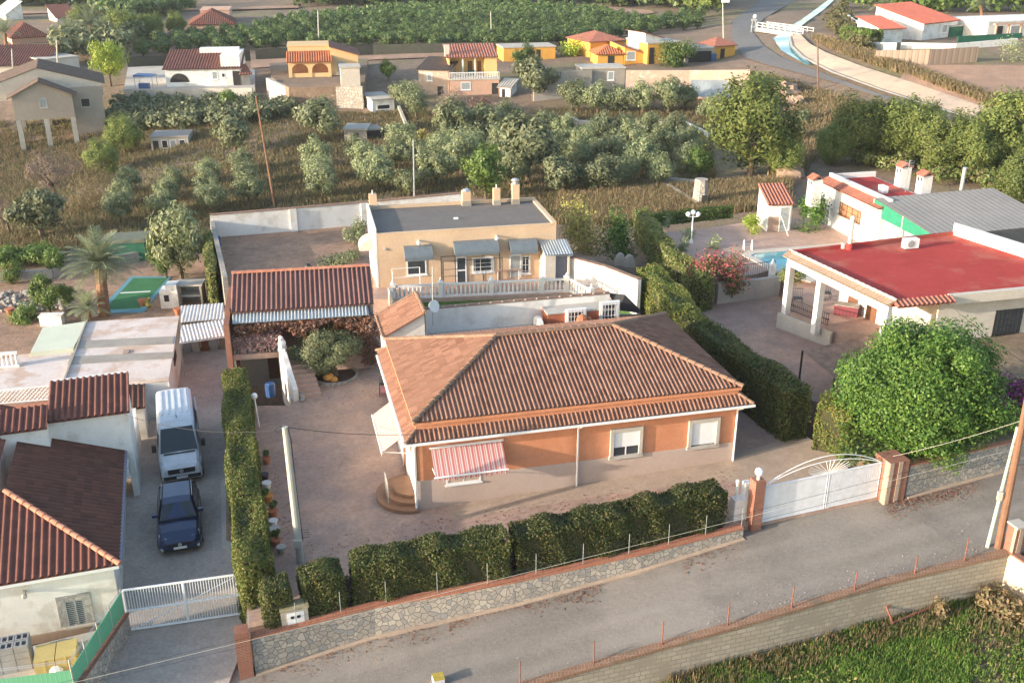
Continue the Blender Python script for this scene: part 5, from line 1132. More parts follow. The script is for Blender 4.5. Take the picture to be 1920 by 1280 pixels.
# pushchair by the white side wall
b = C0(720, 742); t = thing('pushchair', 'dark framed pushchair with a pink seat beside the white side wall', 'pushchair', b); m = MB(); z = b[2]; f = Fr(b, (1, 0))
for s in (-1, 1): m.tube([f.p(s*.24, 0, z+.12), f.p(s*.26, .18, z+.6), f.p(s*.22, .34, z+.98)], .03, 6)
m.tube([f.p(-.22, .34, z+.98), f.p(.22, .34, z+.98)], .035, 6); m.build('frame', M['iron'], t)
m = MB(); m.grid(lambda u, v: f.p(-.26+.52*u, .35-.32*math.sin(v*1.6)+.02, z+.62+.42*math.cos(v*1.5)), 6, 6); m.build('hood', M['black'], t)
m = MB(); m.box(f, -.17, .17, -.08, .2, z+.22, z+.5); m.box(f, -.17, .17, .12, .2, z+.5, z+.72); m.build('seat', M['pink'], t)
for s in (-1, 1):
    for v in (-.08, .3): m = MB(); m.cyl(f.p(s*.3, v, z+.1), f.p(s*.26, v, z+.1), .1, n=10); m.build('wheel', M['pink'], t)
# olive in its round bed
b = C0(628, 705); m = MB(); R = 1.35; n = 26
for i in range(n): a = 6.283*i/n; m.box(Fr(b+np.array([R*math.cos(a), R*math.sin(a), 0]), (-math.sin(a), math.cos(a))), -.15, .15, -.09, .09, b[2]-.1, b[2]+.16)
t = thing('tree_bed', 'round stone edged bed of dark soil under the courtyard olive', 'planter', b); m.build('stone_ring', M['stone'], t); m = MB(); m.prism([b+np.array([R*.95*math.cos(6.283*i/n), R*.95*math.sin(6.283*i/n), 0]) for i in range(n)], b[2]-.1, b[2]+.08); m.build('soil', M['darksoil'], t)
m = MB(); m.ball(b+np.array([-.25, -.75, .3]), .36, 8, .7); m.ball(b+np.array([.1, -.9, .2]), .24, 7, .8); m.one('orange_rock', M['ochre2'], 'orange yellow rock at the front of the round olive bed', 'rock')
t = thing('courtyard_olive', 'silvery olive tree with a domed crown in the round courtyard bed', 'tree', b); c = PY(612, 655, b[1]+.2)
C, o = crownpts(22000, 2.0, 1.8, 1.3, c[2]-b[2], 40, .36, .75); quads('crown', leafquads(C+b+np.array([c[0]-b[0], 0, 0]), .14, o, .7, .45), M['olive'], t); m = MB(); m.cyl(b, b+np.array([-.15, 0, 1.1]), .26, .18, 8)
for i in range(5): m.cyl(b+np.array([-.15, 0, 1.0]), b+np.array([-.3+1.0*math.cos(i*1.3), math.sin(i*1.3), 2.1]), .1, .04, 5)
m.build('trunk', M['bark'], t)
# ------------------------------------------------------------------ portico with tiled roof, terrace and stair
PZ = 0.1
def portico():
    A, B = P(432, 586, PZ+2.45), P(701, 569, PZ+2.45); f = Fr(A, B-A); L = np.linalg.norm(B-A); rz = PZ+3.75
    D = f.loc(P(560, 506, rz))[1]
    h = thing('portico', 'open fronted portico with a corrugated pink tiled roof above the stair', 'portico', f.p(0, 0, PZ))
    m = MB(); tiles(m, [f.p(0, 0, A[2]), f.p(L, 0, A[2]), f.p(L, D, rz), f.p(0, D, rz)], f.a, .29, .075, PROF_TILE); m.build('roof', M['tile_pink'], h)
    m = MB(); tiles(m, [f.p(0, D+1.2, rz-.4), f.p(L, D+1.2, rz-.4), f.p(L, D, rz), f.p(0, D, rz)], f.a, .29, .07, PROF_TILE); m.build('roof_slope', M['tile_pink'], h)
    m = MB(); caps(m, f.p(0, D, rz), f.p(L, D, rz), .15, .5); m.build('ridge_cap', M['cap_red'], h)
    m = MB(); tiles(m, [f.p(.1, -.75, A[2]-.42), f.p(L-.35, -.75, A[2]-.42), f.p(L-.35, .2, A[2]-.14), f.p(.1, .2, A[2]-.14)], f.a, .2, .04, PROF_SINE, .02); m.build('corrugated_skirt', M['corr'], h)
    w = MB(); w.box(f, .1, L-.1, D*.72, D+.9, PZ-.3, rz-.55); w.build('back_wall', M['orangedeep'], h); w = MB(); w.box(f, L-.25, L-.05, .6, D*.72, PZ-.3, PZ+2.3); w.build('end_wall', M['cream_pale'], h)
    w = MB(); w.box(f, -.35, -.05, -1.3, D+1.0, PZ-3, PZ+2.2); w.build('brick_wall', M['brick'], h); w = MB(); w.box(f, -.36, -.04, .05, D+1.0, PZ+2.202, PZ+2.6); w.build('brick_pier', M['brick'], h)
    for k in range(5): u = .4+(L-.9)*k/4; m = MB(); m.box(f, u-.12, u+.12, -.05, .18, PZ, A[2]-.5); m.build('post', M['timberpost'], h)
    for u, w_, c in ((3.2, .9, 'ochrewood'), (5.6, 1.5, 'ochrewood'), (6.9, .9, 'conc_pale')): door(h, f, u, u+w_, D*.72, PZ, PZ+2.0, c)
    m = MB(); m.box(f, 4.4, 6.2, .9, 1.5, PZ+.68, PZ+.76); m.box(f, 4.5, 4.6, .95, 1.45, PZ, PZ+.68); m.box(f, 6.0, 6.1, .95, 1.45, PZ, PZ+.68)
    m.one('wooden_table', M['wood'], 'brown wooden table in the shade of the portico', 'table')
    # terrace floor
    e0, e1 = P(432, 666, PZ), P(528, 656, PZ); t = thing('portico_terrace', 'raised terrace with a dry creeper front left of the white stair', 'terrace', e0)
    u0, v0 = f.loc(e0); u1, v1 = f.loc(e1); v = min(v0, v1); w = MB(); w.box(f, -.05, u1+.2, v, D+.8, PZ-.35, PZ-.004); w.build('deck', M['terrace'], t)
    w = MB(); w.box(f, u1+.2, L-.1, -.2, D+.8, -2.5, PZ-.15); w.build('floor', M['terrace'], t)
    w = MB(); w.box(f, -.3, .05, v, v+.3, -3.2, PZ-.36); w.build('pier', M['cream_pale'], t); w = MB(); w.box(f, u1-.2, u1+.1, v, v+.3, -3.2, PZ-.36); w.build('pier', M['cream_pale'], t); w = MB(); w.box(f, .05, u1+.1, v+2.6, v+2.8, -3.2, PZ-.36); w.build('garage_wall', M['conc_pale'], t)
    w = MB(); w.box(f, u1*.62, u1-.25, v+2.55, v+2.598, -2.75, -.75); w.build('garage_door', M['wood'], t)
    m = MB()
    for k in range(14): u = .05+(u1-.1)*k/13; m.cyl(f.p(u, v+.1, PZ-.02), f.p(u, v+.1, PZ+.8), .025, n=5)
    m.cyl(f.p(0, v+.1, PZ+.8), f.p(u1, v+.1, PZ+.8), .035, n=5); m.build('railing', M['greypole'], t)
    Q = []
    for k in range(1500): Q.append(f.p(rnd.uniform(0, u1), v+rnd.gauss(.05, .12), PZ+rnd.triangular(.05, 1.25, .75)))
    for k in range(900): Q.append(f.p(rnd.uniform(0, u1), v+rnd.uniform(.1, 1.4), PZ+1.0+rnd.gauss(0, .18)))
    Q = np.array(Q); props(quads('dry_creeper', leafquads(Q, .17, np.tile(-f.b, (len(Q), 1)), 1.0), M['pinkdry'], None, f.p(0, v, PZ)), 'pinkish dry creeper hanging over the terrace railing', 'creeper')
    Q = []
    for k in range(2600):
        u = rnd.uniform(.2, L-.2); Q.append(f.p(u, -.5+rnd.gauss(0, .22), A[2]-.55-abs(rnd.gauss(0, .28))*(1+.8*math.sin(u*1.9))))
    for k in range(1100): Q.append(f.p(L-.4+rnd.gauss(0, .3), -.5+rnd.gauss(0, .25), rnd.uniform(-1.2, PZ+1.9)))
    Q = np.array(Q); props(quads('dry_vine', leafquads(Q, .2, np.tile(-f.b, (len(Q), 1)), 1.0), M['reddry'], None, f.p(0, -.5, PZ)), 'red brown dry vine hanging from the eave of the portico', 'vine')
    # stair with white cheek wall
    g = C0(556, 752); s = f.p(u1+.25, v, PZ); t = thing('stair', 'outdoor stair with a sloping white cheek wall topped by a statue', 'stair', g)
    a0, a1 = P(526, 640, PZ+.85), np.array([g[0], g[1], g[2]+.75]); m = MB(); m.wallrun(a0, a1, .3, -3, PZ+.85, -3, g[2]+.75); m.build('cheek_wall', M['white'], t)
    n = 9; side = np.array([1, .25, 0])
    for i in range(n): p, q = lerp(a0, a1, i/n), lerp(a0, a1, (i+1)/n); zz = PZ-.15-(PZ-.15-g[2])*(i+1)/n; m = MB(); m.prism([p+side*.2, q+side*.2, q+side*1.5, p+side*1.5], -3, zz+.02); m.build('step', M['terrace'], t)
    p = lerp(a0, a1, .12); t = thing('statue', 'white seated animal statue on top of the stair cheek wall', 'statue', p); m = MB(); m.ball(p+np.array([0, 0, .25]), .24, 8, 1.2); m.ball(p+np.array([-.02, -.1, .6]), .16, 8); m.ball(p+np.array([0, -.28, .1]), .12, 7); m.box(Fr(p, (1, 0)), -.2, .2, -.3, .25, p[2]-.15, p[2]+.02); m.build('body', M['white'], t, True)
    # stones at the stair foot
    Q = MB()
    for k in range(7): p = C0(568+rnd.uniform(-5, 6), 722+k*5); Q.ball(p+Z3*.1, rnd.uniform(.15, .25), 7, .8, 4)
    props(Q.build('edging_stones', M['stone']), 'rough stones edging the foot of the stair', None, None, 'stuff')
    for (px, py, lab, mm) in ((508, 742, 'blue plastic drum standing in the open garage', 'blue'), (560, 660, 'dark potted plant on the portico edge', 'terracotta')):
        p = C0(px, py) if mm != 'blue' else P(px, py, -2.0); m = MB(); m.cyl(p, p+Z3*.8, .28, .3, 10); m.cyl(p+Z3*.8, p+Z3*.85, .24, .2, 10); m.one('drum' if mm == 'blue' else 'plant_pot', M[mm], lab, 'drum' if mm == 'blue' else 'pot')
    return f, L, D
PFf, PL, PD = portico()
# lamp post beside the left hedge
b = C0(486, 800); b[2] = -1.7; t = thing('garden_lamp', 'thin white lamp with a globe beside the tall left hedge', 'lamp', b); m = MB(); top = PY(477, 746, b[1]); m.cyl(b, top, .045, n=7); m.build('post', M['whitepaint'], t); m = MB(); m.ball(top+Z3*.12, .18, 10, 1, 8); m.build('globe', M['whitepaint'], t, True)
# pots and stones along the hedge
for k, (px, py, mm, r) in enumerate(((500, 868, 'terracotta', .22), (497, 898, 'iron', .2), (501, 915, 'white', .22), (503, 940, 'ochre2', .25), (512, 968, 'terracotta', .24), (513, 985, 'white', .2), (515, 1003, 'conc_pale', .25), (518, 1022, 'terracotta', .22), (528, 1035, 'conc_pale', .2))):
    p = C0(px, py); p[2] = T0(*p[:2]); m = MB(); m.cyl(p, p+Z3*r*1.4, r*.7, r, 10); m.cyl(p+Z3*r*1.4, p+Z3*r*1.55, r*1.08, r*1.08, 10)
    lab = ('terracotta pot farthest along the hedge foot', 'black pot behind a white pot at the hedge foot', 'white pot in front of the black pot', 'orange glazed pot in the row by the hedge', 'terracotta pot in the middle of the row by the hedge', 'white pot just beyond the concrete pole', 'cement pot beside the concrete pole', 'terracotta pot nearest the concrete pole', 'cement pot nearest the front hedge')[k]
    m.one('plant_pot', M[mm], lab, 'pot', 'pots along the hedge foot')
    if k in (0, 3, 4, 7): bush('pot_plant', p+Z3*r*1.4, .3, .35, 'green', 'small leafy plant growing in the '+lab.split(' in ')[0], 'plant', 200, .13, k=2)
# ------------------------------------------------------------------ dirt plot and its walls
BZ = lambda x, y: -.45
slab('dirt_plot', [(403, 445), (700, 420), (800, 400), (800, 520), (700, 540), (430, 560), (418, 520)], BZ, 'dirt', 3)
def bwall(name, label, pts, z0, tops, cap=True, m_='white', pil=()):
    W_ = [np.array([*P(px, py, z0)[:2], 0]) for px, py in pts]; H = [zt(w, t) for w, t in zip(W_, tops)]; t = thing(name, label, 'wall', np.array([*W_[0][:2], z0])); m = MB(); c = MB()
    for i in range(len(W_)-1):
        m.wallrun(W_[i], W_[i+1], .24, z0-1.5, H[i], z0-1.5, H[i+1]); c.wallrun(W_[i], W_[i+1], .36, H[i]+.002, H[i]+.07, H[i+1]+.002, H[i+1]+.07)
    m.build('wall', M[m_], t); c.build('coping', M['cap'], t)
    for k in pil:
        i = min(len(W_)-2, int(k)); p = lerp(W_[i], W_[i+1], k-i); z = H[i]+(H[i+1]-H[i])*(k-i); m = MB(); m.box(Fr(p, W_[i+1]-W_[i]), -.28, .28, -.3, .12, z0-.5, z-.003); m.build('pilaster', M[m_], t)
    return t
bwall('boundary_wall', 'long pale boundary wall with pilasters behind the bare dirt plot', [(398, 445), (560, 432), (690, 420), (868, 408)], -.45, [403, 390, 379, 362], True, 'white', (.95, 1.95))
A, B = P(401, 445, -.45), P(426, 556, -.45); m = MB(); m.wallrun(A, B, .34, -3, 1.0); m.one('side_wall', M['stone'], 'narrow rough stone wall along the left edge of the dirt plot', 'wall')
hedgeblock('ivy_wall', [P(396, 480, -1.2), P(402, 560, -1.2)], .5, lambda x, y: -2.5, lambda x, y: .9, 'ivy', 'ivy and red creeper covering the outside of the rough stone wall', 170, .18, None, 'ivy wall', .3)
m = MB(); p = P(408, 462, -.45); m.cyl(p, p+Z3*.8, .28, .3, 10); m.cyl(p+Z3*.8, p+Z3*.86, .31, .25, 10); m.one('blue_barrel', M['blue'], 'small blue barrel in the far left corner of the dirt plot', 'barrel')
bush('yard_shrub', P(670, 455, -.45), 1.15, 1.3, 'olive', 'round grey green shrub beside the pale boundary wall', 'shrub', 1500, .17)
bush('yard_shrub', P(635, 500, -.45), 1.7, .75, 'olive_dk', 'low spreading grey shrub behind the portico roof', 'shrub', 1500, .17)
bush('yard_shrub', P(660, 485, -.45), .6, .5, 'green', 'small bright green plant beside the low grey shrub', 'shrub', 300, .16)
m = MB(); p = P(578, 512, -.45); m.ball(p+Z3*.5, .28, 8); m.ball(p+np.array([.25, 0, .35]), .2, 7); m.cyl(p, p+Z3*.4, .2, .15, 8); m.one('dark_sack', M['iron'], 'small dark lumpy sack above the portico ridge', 'sack')
# ------------------------------------------------------------------ beige flat roofed house
TZ = .15
def beige():
    b = P(712, 541, TZ); z1 = zt(b, 441); f, L, D = rect((706, 440), (1043, 420), z1, (697, 392)); h = thing('beige_house', 'beige single storey house with a grey felt flat roof and curved window canopies', 'house', f.p(0, 0, TZ))
    w = MB(); w.box(f, 0, L, 0, D, -2.5, z1-.02); w.build('wall', M['cream'], h); w = MB(); w.box(f, .0, L, .25, D-.2, z1-.018, z1+.02); w.build('roof', M['dkroof'], h)
    w = MB(); w.box(f, -.14, -.002, -.01, D+.1, -2.5, z1+.42); w.build('side_wall', M['white'], h); w = MB(); w.box(f, 0, L, D-.2, D+.05, z1-.018, z1+.25); w.box(f, L-.3, L+.02, .0, D-.2, z1-.015, z1+.16); w.box(f, 0, L-.3, -.02, .25, z1-.017, z1+.05); w.build('parapet', M['cream'], h)
    for px, py, ty, wd, cm in ((700, 392, 364, .55, 0), (874, 385, 358, .62, 1), (931, 384, 353, .5, 0), (966, 382, 345, .55, 2)):
        p = P(px, py, z1); u, v = f.loc(p); v = min(max(v, .4), D-.1); q = f.p(u, v, z1); zz = zt(q, ty); m = MB(); m.box(f, u-wd/2, u+wd/2, v-wd/2, v+wd/2, z1-.1, zz); o = m.build('chimney', M['cream'], h)
        m = MB(); m.box(f, u-wd/2-.03, u+wd/2+.03, v-wd/2-.03, v+wd/2+.03, z1+.021, z1+.4); m.build('base', M['concrete'], o)
        m = MB(); 
        if cm == 2: m.cyl(f.p(u, v, zz), f.p(u, v, zz+.25), wd*.4, wd*.4, 10); m.ball(f.p(u, v, zz+.3), wd*.55, 10, .5)
        elif cm == 1: m.cyl(f.p(u, v, zz), f.p(u, v, zz+.16), wd*.55, wd*.3, 10)
        else: m.cyl(f.p(u, v, zz), f.p(u, v, zz+.3), .06, n=6)
        m.build('cowl', M['steel'], o)
    m = MB(); p = P(855, 411, z1); u, v = f.loc(p); m.box(f, u-.15, u+.15, v-.1, v+.1, z1+.02, z1+.12); m.build('roof_vent', M['whitepaint'], h)
    def pxuv(px, py): p = PP(px, py, f.p(0, 0, 0), f.b); return f.loc(p)[0], p[2]
    def canopy(x0, x1, y0, y1, k=12):
        u0, za = pxuv(x0, y0); u1, _ = pxuv(x1, y0-2); R = .95; m = MB()
        for i in range(k):
            a0, a1 = (math.pi/2)*i/k, (math.pi/2)*(i+1)/k; g = lambda a, u: f.p(u, -R*math.sin(a)*1.0-.02, za-.72*(1-math.cos(a))-(.12 if a > 1.5 else 0))
            for j in range(4): ua, ub = u0+(u1-u0)*j/4, u0+(u1-u0)*(j+1)/4; m.face([g(a0, ua), g(a1, ua), g(a1, ub-.03), g(a0, ub-.03)]); m.face([g(a0, ub-.03), g(a1, ub-.03), g(a1, ub)+Z3*.01, g(a0, ub)+Z3*.01])
        for u in (u0, u1): m.face([f.p(u, -.02, za-.72)]+[f.p(u, -R*math.sin(math.pi/2*i/k)-.02, za-.72*(1-math.cos(math.pi/2*i/k))) for i in range(k+1)])
        m.build('canopy', M['canopy'], h)
    for q in ((756, 808, 461, 490), (849, 931, 452, 484), (953, 1003, 449, 478)): canopy(*q)
    def win(x0, y0, x1, y1, **k): u0, za = pxuv(x0, y0); u1, zb = pxuv(x1, y1); return window(h, f, u0, u1, 0, zb, za, **k)
    win(762, 488, 800, 514, fw=.09); win(885, 483, 926, 509, fw=.1, bars=4, hb=4, barm='whitepaint')
    u0, za = pxuv(857, 484); u1, _ = pxuv(872, 484); door(h, f, u0, u1, 0, TZ, za, 'glass', 'whitepaint'); m = MB(); m.box(f, u0, u1, -.045, -.031, (TZ+za)/2-.05, (TZ+za)/2+.05); m.build('door_rail', M['whitepaint'], h)
    u0, za = pxuv(958, 480); u1, _ = pxuv(975, 480); door(h, f, u0, u1, 0, TZ+.1, za, 'louvre', 'whitepaint', 'shutter'); win(976, 480, 994, 512, fw=.08, bars=3, hb=3, barm='whitepaint')
    for px, py in ((784, 451), (930, 442)): u, z = pxuv(px, py); m = MB(); m.box(f, u-.05, u+.05, -.3, 0, z-.05, z+.05); m.ball(f.p(u, -.3, z-.1), .15); m.build('wall_lamp', M['whitepaint'], h)
    u, z = pxuv(722, 467); m = MB(); m.cyl(f.p(u, -.08, z), f.p(u, 0, z), .1, n=10); m.build('wall_badge', M['conc_pale'], h)
    # curved canopy on the left wall
    m = MB(); k = 8; v0, v1 = f.loc(P(690, 470, 2.2))[1], 0; v0, v1 = 2.2, 3.9; za = z1-1.0
    for i in range(k): a0, a1 = math.pi/2*i/k, math.pi/2*(i+1)/k; g = lambda a, v: f.p(-.15-.95*math.sin(a), v, za-.8*(1-math.cos(a))); m.face([g(a0, v0), g(a0, v1), g(a1, v1), g(a1, v0)])
    m.face([f.p(-.15, v0, za-.8)]+[f.p(-.15-.95*math.sin(math.pi/2*i/k), v0, za-.8*(1-math.cos(math.pi/2*i/k))) for i in range(k+1)]); m.build('canopy', M['conc_pale'], h)
    # utility room at the right
    t = thing('utility_room', 'small cream store with a corrugated roof and open grey door beside the canopies', 'store room', f.p(L-1, -1, TZ)); u0, _ = pxuv(1012, 480); u1 = L+.6; V0 = -1.7
    w = MB(); w.box(f, u0, u0+.12, V0, -.003, TZ-.2, 2.35); w.box(f, u1-.12, u1, V0, -.003, TZ-.2, 2.2); w.box(f, u0+.121, u0+.75, V0, V0+.12, TZ-.2, 2.3); w.build('wall', M['cream_pale'], t)
    d = MB(); d.box(f, u0+.76, u1-.125, V0+.3, V0+.35, TZ, 2.1); d.build('door', M['greyblue'], t); m = MB(); tiles(m, [f.p(u0-.1, V0-.25, 2.4), f.p(u1+.15, V0-.25, 2.25), f.p(u1+.15, 0, 2.75), f.p(u0-.1, 0, 2.9)], f.a, .2, .03, PROF_SINE, .02); m.build('roof', M['corr'], t)
    return f, L, D, z1
BF, BL, BD, BZ1 = beige()
TZf = lambda x, y: TZ
slab('terrace', [(736, 562), (1082, 549), (1190, 560), (1100, 470), (700, 500), (700, 560)], TZf, 'terrace', 3)
TL = lambda x, y: TZ-.3
slab('lawn_strip', [(742, 590), (1200, 590), (1140, 548), (735, 559)], TL, 'grass', 2)
Q = []
for k in range(2600): 
    px, py = rnd.uniform(742, 1090), rnd.uniform(548, 588); Q.append(PF(px, py, TL))
props(quads('lawn_grass', tufts(Q, .07, 5, .02, .1), M['grassblade'], None, (0, 0, 0)), 'short green lawn strip in front of the white balustrade', None, None, 'stuff')
def balustrade(name, label, pts, z, h, posts, nb, m_='white'):
    t = thing(name, label, 'balustrade', np.array([*pts[0][:2], z])); r = MB(); tot = 0; proto = None
    for A, B in zip(pts[:-1], pts[1:]):
        f = Fr(A, B-A); L = np.linalg.norm((B-A)[:2]); r.box(f, 0, L, -.09, .09, z+h-.12, z+h); r.box(f, 0, L, -.1, .1, z, z+.12)
        n = int(L*nb)
        for i in range(n):
            u = L*(i+.5)/n
            if proto is None:
                m = MB(); q = f.p(u, 0, z); m.cyl(q+Z3*.12, q+Z3*(h*.35), .05, .085, 7); m.cyl(q+Z3*(h*.35), q+Z3*(h-.12), .085, .05, 7); proto = m.build('baluster', M[m_], t); p0 = q
            else: c = proto.copy(); COL.objects.link(c); c.parent = t; c.location = (f.p(u, 0, z)-p0).tolist()
    r.build('rails', M[m_], t)
    for p in posts:
        m = MB(); f = Fr(p, pts[1]-pts[0]); m.box(f, -.15, .15, -.15, .15, z-.1, z+h+.08); m.box(f, -.2, .2, -.2, .2, z+h+.082, z+h+.15); m.cyl(f.p(0, 0, z+h+.15), f.p(0, 0, z+h+.45), .13, .02, 8); m.build('post', M[m_], t)
    return t
b0, b1, b2 = P(738, 560, TZ), P(1062, 546, TZ), P(1100, 560, TZ)
balustrade('balustrade', 'long white balustrade with finial posts in front of the beige house', [b0, b1], TZ, .95, [lerp(b0, b1, k) for k in (0, .27, .56, .855, 1)], 3.4)
b3 = P(1108, 568, TZ); balustrade('balustrade', 'short white balustrade running down beside the boundary wall', [b1+np.array([.25, 0, 0]), b3], TZ, .95, [b3], 3.2)
p = b0+np.array([-.2, -.1, 0]); q = P(745, 585, TZ-.3); m = MB(); m.wallrun(p, q, .3, -2, TZ+.9, -2, TZ+.3); m.box(Fr(q, (1, 0)), -.22, .22, -.22, .22, -2, TZ+.75); m.cyl(q*[1, 1, 0]+Z3*(TZ+.75), q*[1, 1, 0]+Z3*(TZ+1.2), .18, .02, 8); m.one('stair_wall', M['conc_pale'], 'low pale stair wall with a pointed post at the left end of the lawn', 'wall')
bwall('boundary_wall', 'white boundary wall with tile coping stepping down right of the balustrade', [(1062, 530), (1133, 548), (1196, 592)], -.1, [480, 499, 524], True, 'white')
# terrace furniture
t = thing('trellis_frame', 'thin white metal pergola frame on the terrace left of the glazed door', 'frame', P(740, 552, TZ)); a = P(738, 552, TZ); f = BF; u, v = f.loc(a); m = MB()
for uu in (u, u+1.9): m.cyl(f.p(uu, v+.3, TZ), f.p(uu, v+.3, TZ+1.75), .03, n=5)
for zz in (.3, 1.1, 1.75): m.cyl(f.p(u, v+.3, TZ+zz), f.p(u+1.9, v+.3, TZ+zz), .025, n=5)
m.build('frame', M['whitepaint'], t)
t = thing('metal_arbour', 'dark thin metal arbour frame in front of the glazed door', 'frame', P(835, 545, TZ)); u, v = f.loc(P(834, 545, TZ)); m = MB()
for uu in (u, u+1.0, u+3.0, u+4.2):
    for vv in (v+.4, v+1.5): m.cyl(f.p(uu, vv, TZ), f.p(uu, vv, TZ+2.0), .022, n=5)
for vv in (v+.4, v+1.5): m.cyl(f.p(u, vv, TZ+2.0), f.p(u+4.2, vv, TZ+2.0), .022, n=5)
for i in range(3): m.cyl(f.p(u, v+.4, TZ+.4+.5*i), f.p(u+1, v+.4, TZ+.4+.5*i), .018, n=4)
m.build('frame', M['iron'], t)
p = P(955, 528, TZ); t = thing('garden_table', 'pinkish garden table with a white cloth on the terrace', 'table', p); f2 = BF; u, v = f2.loc(p); m = MB(); m.box(f2, u-.9, u+.9, v+.3, v+1.1, TZ+.7, TZ+.76); m.build('top', M['terrace'], t)
for a in (-.8, .75):
    for c in (.35, 1.0): m = MB(); m.box(f2, u+a, u+a+.06, v+c, v+c+.06, TZ, TZ+.7); m.build('leg', M['whitepaint'], t)
m = MB(); p = P(724, 530, TZ); m.cyl(p, p+Z3*.4, .25, .35, 10); m.cyl(p+Z3*.4, p+Z3*.5, .38, .38, 10); m.one('plant_pot', M['terracotta'], 'big terracotta pot at the left corner of the beige house', 'pot')

# ------------------------------------------------------------------ the plot on the right: lower drive, red roofed house, pool terrace
RZf = lambda x, y: -.75+.012*(x-15)
slab('lower_drive', [(1330, 560), (1500, 540), (1570, 620), (1590, 700), (1560, 760), (1480, 740), (1330, 640), (1260, 560)], RZf, 'court', 3)
UZ = .75; UZf = lambda x, y: UZ
slab('pool_terrace', [(1232, 437), (1330, 427), (1430, 412), (1560, 405), (1660, 430), (1800, 440), (1800, 520), (1500, 520), (1450, 503), (1400, 520), (1330, 530), (1270, 480)], UZf, 'terrace', 4)
VZ = .35; VZf = lambda x, y: VZ
slab('veranda_floor', [(1466, 580), (1555, 616), (1700, 640), (1990, 660), (1990, 540), (1600, 500), (1490, 505)], VZf, 'terrace', 3)
PVf = lambda x, y: -.2
slab('side_paving', [(1700, 690), (1780, 620), (1860, 600), (2100, 640), (2100, 790), (1860, 760)], PVf, 'court', 2)
def red_house():
    c1 = P(1470, 578, VZ); zr = zt(c1, 478)+.28; A = P(1480, 474, zr); B = P(1788, 438, zr); Cc = P(1675, 566, zr); f = Fr(A, Cc-A); L = np.linalg.norm((Cc-A)[:2]); D = f.loc(B)[1]
    h = thing('red_roof_house', 'low house with a flat red painted roof and an arcaded veranda', 'house', f.p(0, 0, VZ)); D2 = D+5
    E = P(1990, 536, zr); top = [f.p(0, 0, zr), f.p(L, 0, zr), np.array([*E[:2], zr]), np.array([*P(1990, 505, zr)[:2], zr]), np.array([*B[:2], zr])]
    w = MB(); w.prism([p for p in top], zr-.3, zr-.06); w.build('roof', M['redroof'], h)
    # raised red edge and white parapet
    w = MB(); w.wallrun(top[0], top[4], .22, zr-.06, zr+.14); w.build('roof_kerb', M['redroof'], h); w = MB(); w.wallrun(B, P(1990, 503, zr), .22, zr-.3, zr+.75, zr-.3, zr+.75); w.build('parapet', M['white'], h)
    # tiled eaves
    m = MB(); tiles(m, [f.p(-.1, -.45, zr-.12), f.p(L+.1, -.45, zr-.12), f.p(L+.1, .12, zr+.08), f.p(-.1, .12, zr+.08)], f.a, .27, .07); m.build('tile_eave', M['tile_light'], h)
    m = MB(); caps(m, f.p(-.1, .16, zr+.04), f.p(L+.1, .16, zr+.04), .13, .5); m.build('eave_cap', M['cap_pale'], h)
    g = Fr(top[1], E-top[1]); Lg = np.linalg.norm((E-top[1])[:2]); Lh = g.loc(P(1778, 553, zr))[0]
    m = MB(); tiles(m, [g.p(0, -.5, zr-.14), g.p(Lh, -.5, zr-.14), g.p(Lh, .12, zr+.06), g.p(0, .12, zr+.06)], g.a, .3, .07); m.build('tile_eave', M['tile_far'], h)
    m = MB(); m.box(g, Lh, Lg, -.05, .3, zr-.5, zr+.06); m.build('front_parapet', M['cream_pale'], h)
    # fascia beam and columns
    m = MB(); m.box(f, .1, L-.1, -.18, .12, zr-.75, zr-.302); m.build('beam', M['white'], h)
    for u in (.3, f.loc(P(1555, 612, VZ))[0], L-.3): m = MB(); m.box(f, u-.2, u+.2, -.2, .2, VZ-.3, zr-.752); m.build('column', M['white'], h)
    w = MB(); w.box(f, .2, L-.1, 4.2, D-.2, VZ-.5, zr-.31); w.build('wall', M['white'], h); w = MB(); gw = g; w.box(g, Lh*.95, Lg, .6, 4, -.8, zr-.51); w.build('front_wall', M['cream_pale'], h)
    a = PP(1868, 582, g.p(0, .6, 0), g.b); b = PP(1910, 624, g.p(0, .6, 0), g.b); window(h, g, g.loc(a)[0], g.loc(b)[0], .6, b[2], a[2], .08, .03, 'window', 'iron', 'glass', 7, 4)
    for u in (1.2, 3.0): door(h, Fr(f.p(0, 4.2, 0), f.a), u, u+1.0, 0, VZ, VZ+2.0, 'wood', 'whitepaint')
    # roof furniture
    q = P(1706, 466, zr-.06); m = MB(); k = Fr(q, (1, .25)); m.box(k, -.5, .5, -.2, .25, q[2]+.06, q[2]+.68); o = m.build('air_conditioner', M['whitepaint'], h); m = MB(); m.cyl(k.p(-.1, -.23, q[2]+.37), k.p(-.1, -.2, q[2]+.37), .24, n=14); m.build('fan_grille', M['louvre'], o); m = MB(); m.box(k, -.45, .45, -.1, .15, q[2]+.0, q[2]+.059); m.build('plinth', M['iron'], o)
    q = P(1592, 466, zr); m = MB(); zz = zt(q, 410); m.cyl(q-Z3*.1, q*[1, 1, 0]+Z3*zz, .14, n=9); m.ball(q*[1, 1, 0]+Z3*zz, .2, 8); o = m.build('chimney', M['conc_pale'], h, True); m = MB(); m.cyl(q-Z3*.1, q+Z3*.35, .22, n=9); m.build('base', M['redroof'], o)
    q = P(1581, 464, zr); m = MB(); m.cyl(q-Z3*.1, q+Z3*.25, .14, n=9); m.cyl(q+Z3*.25, q+Z3*.33, .2, n=9); m.build('vent_pipe', M['conc_pale'], h)
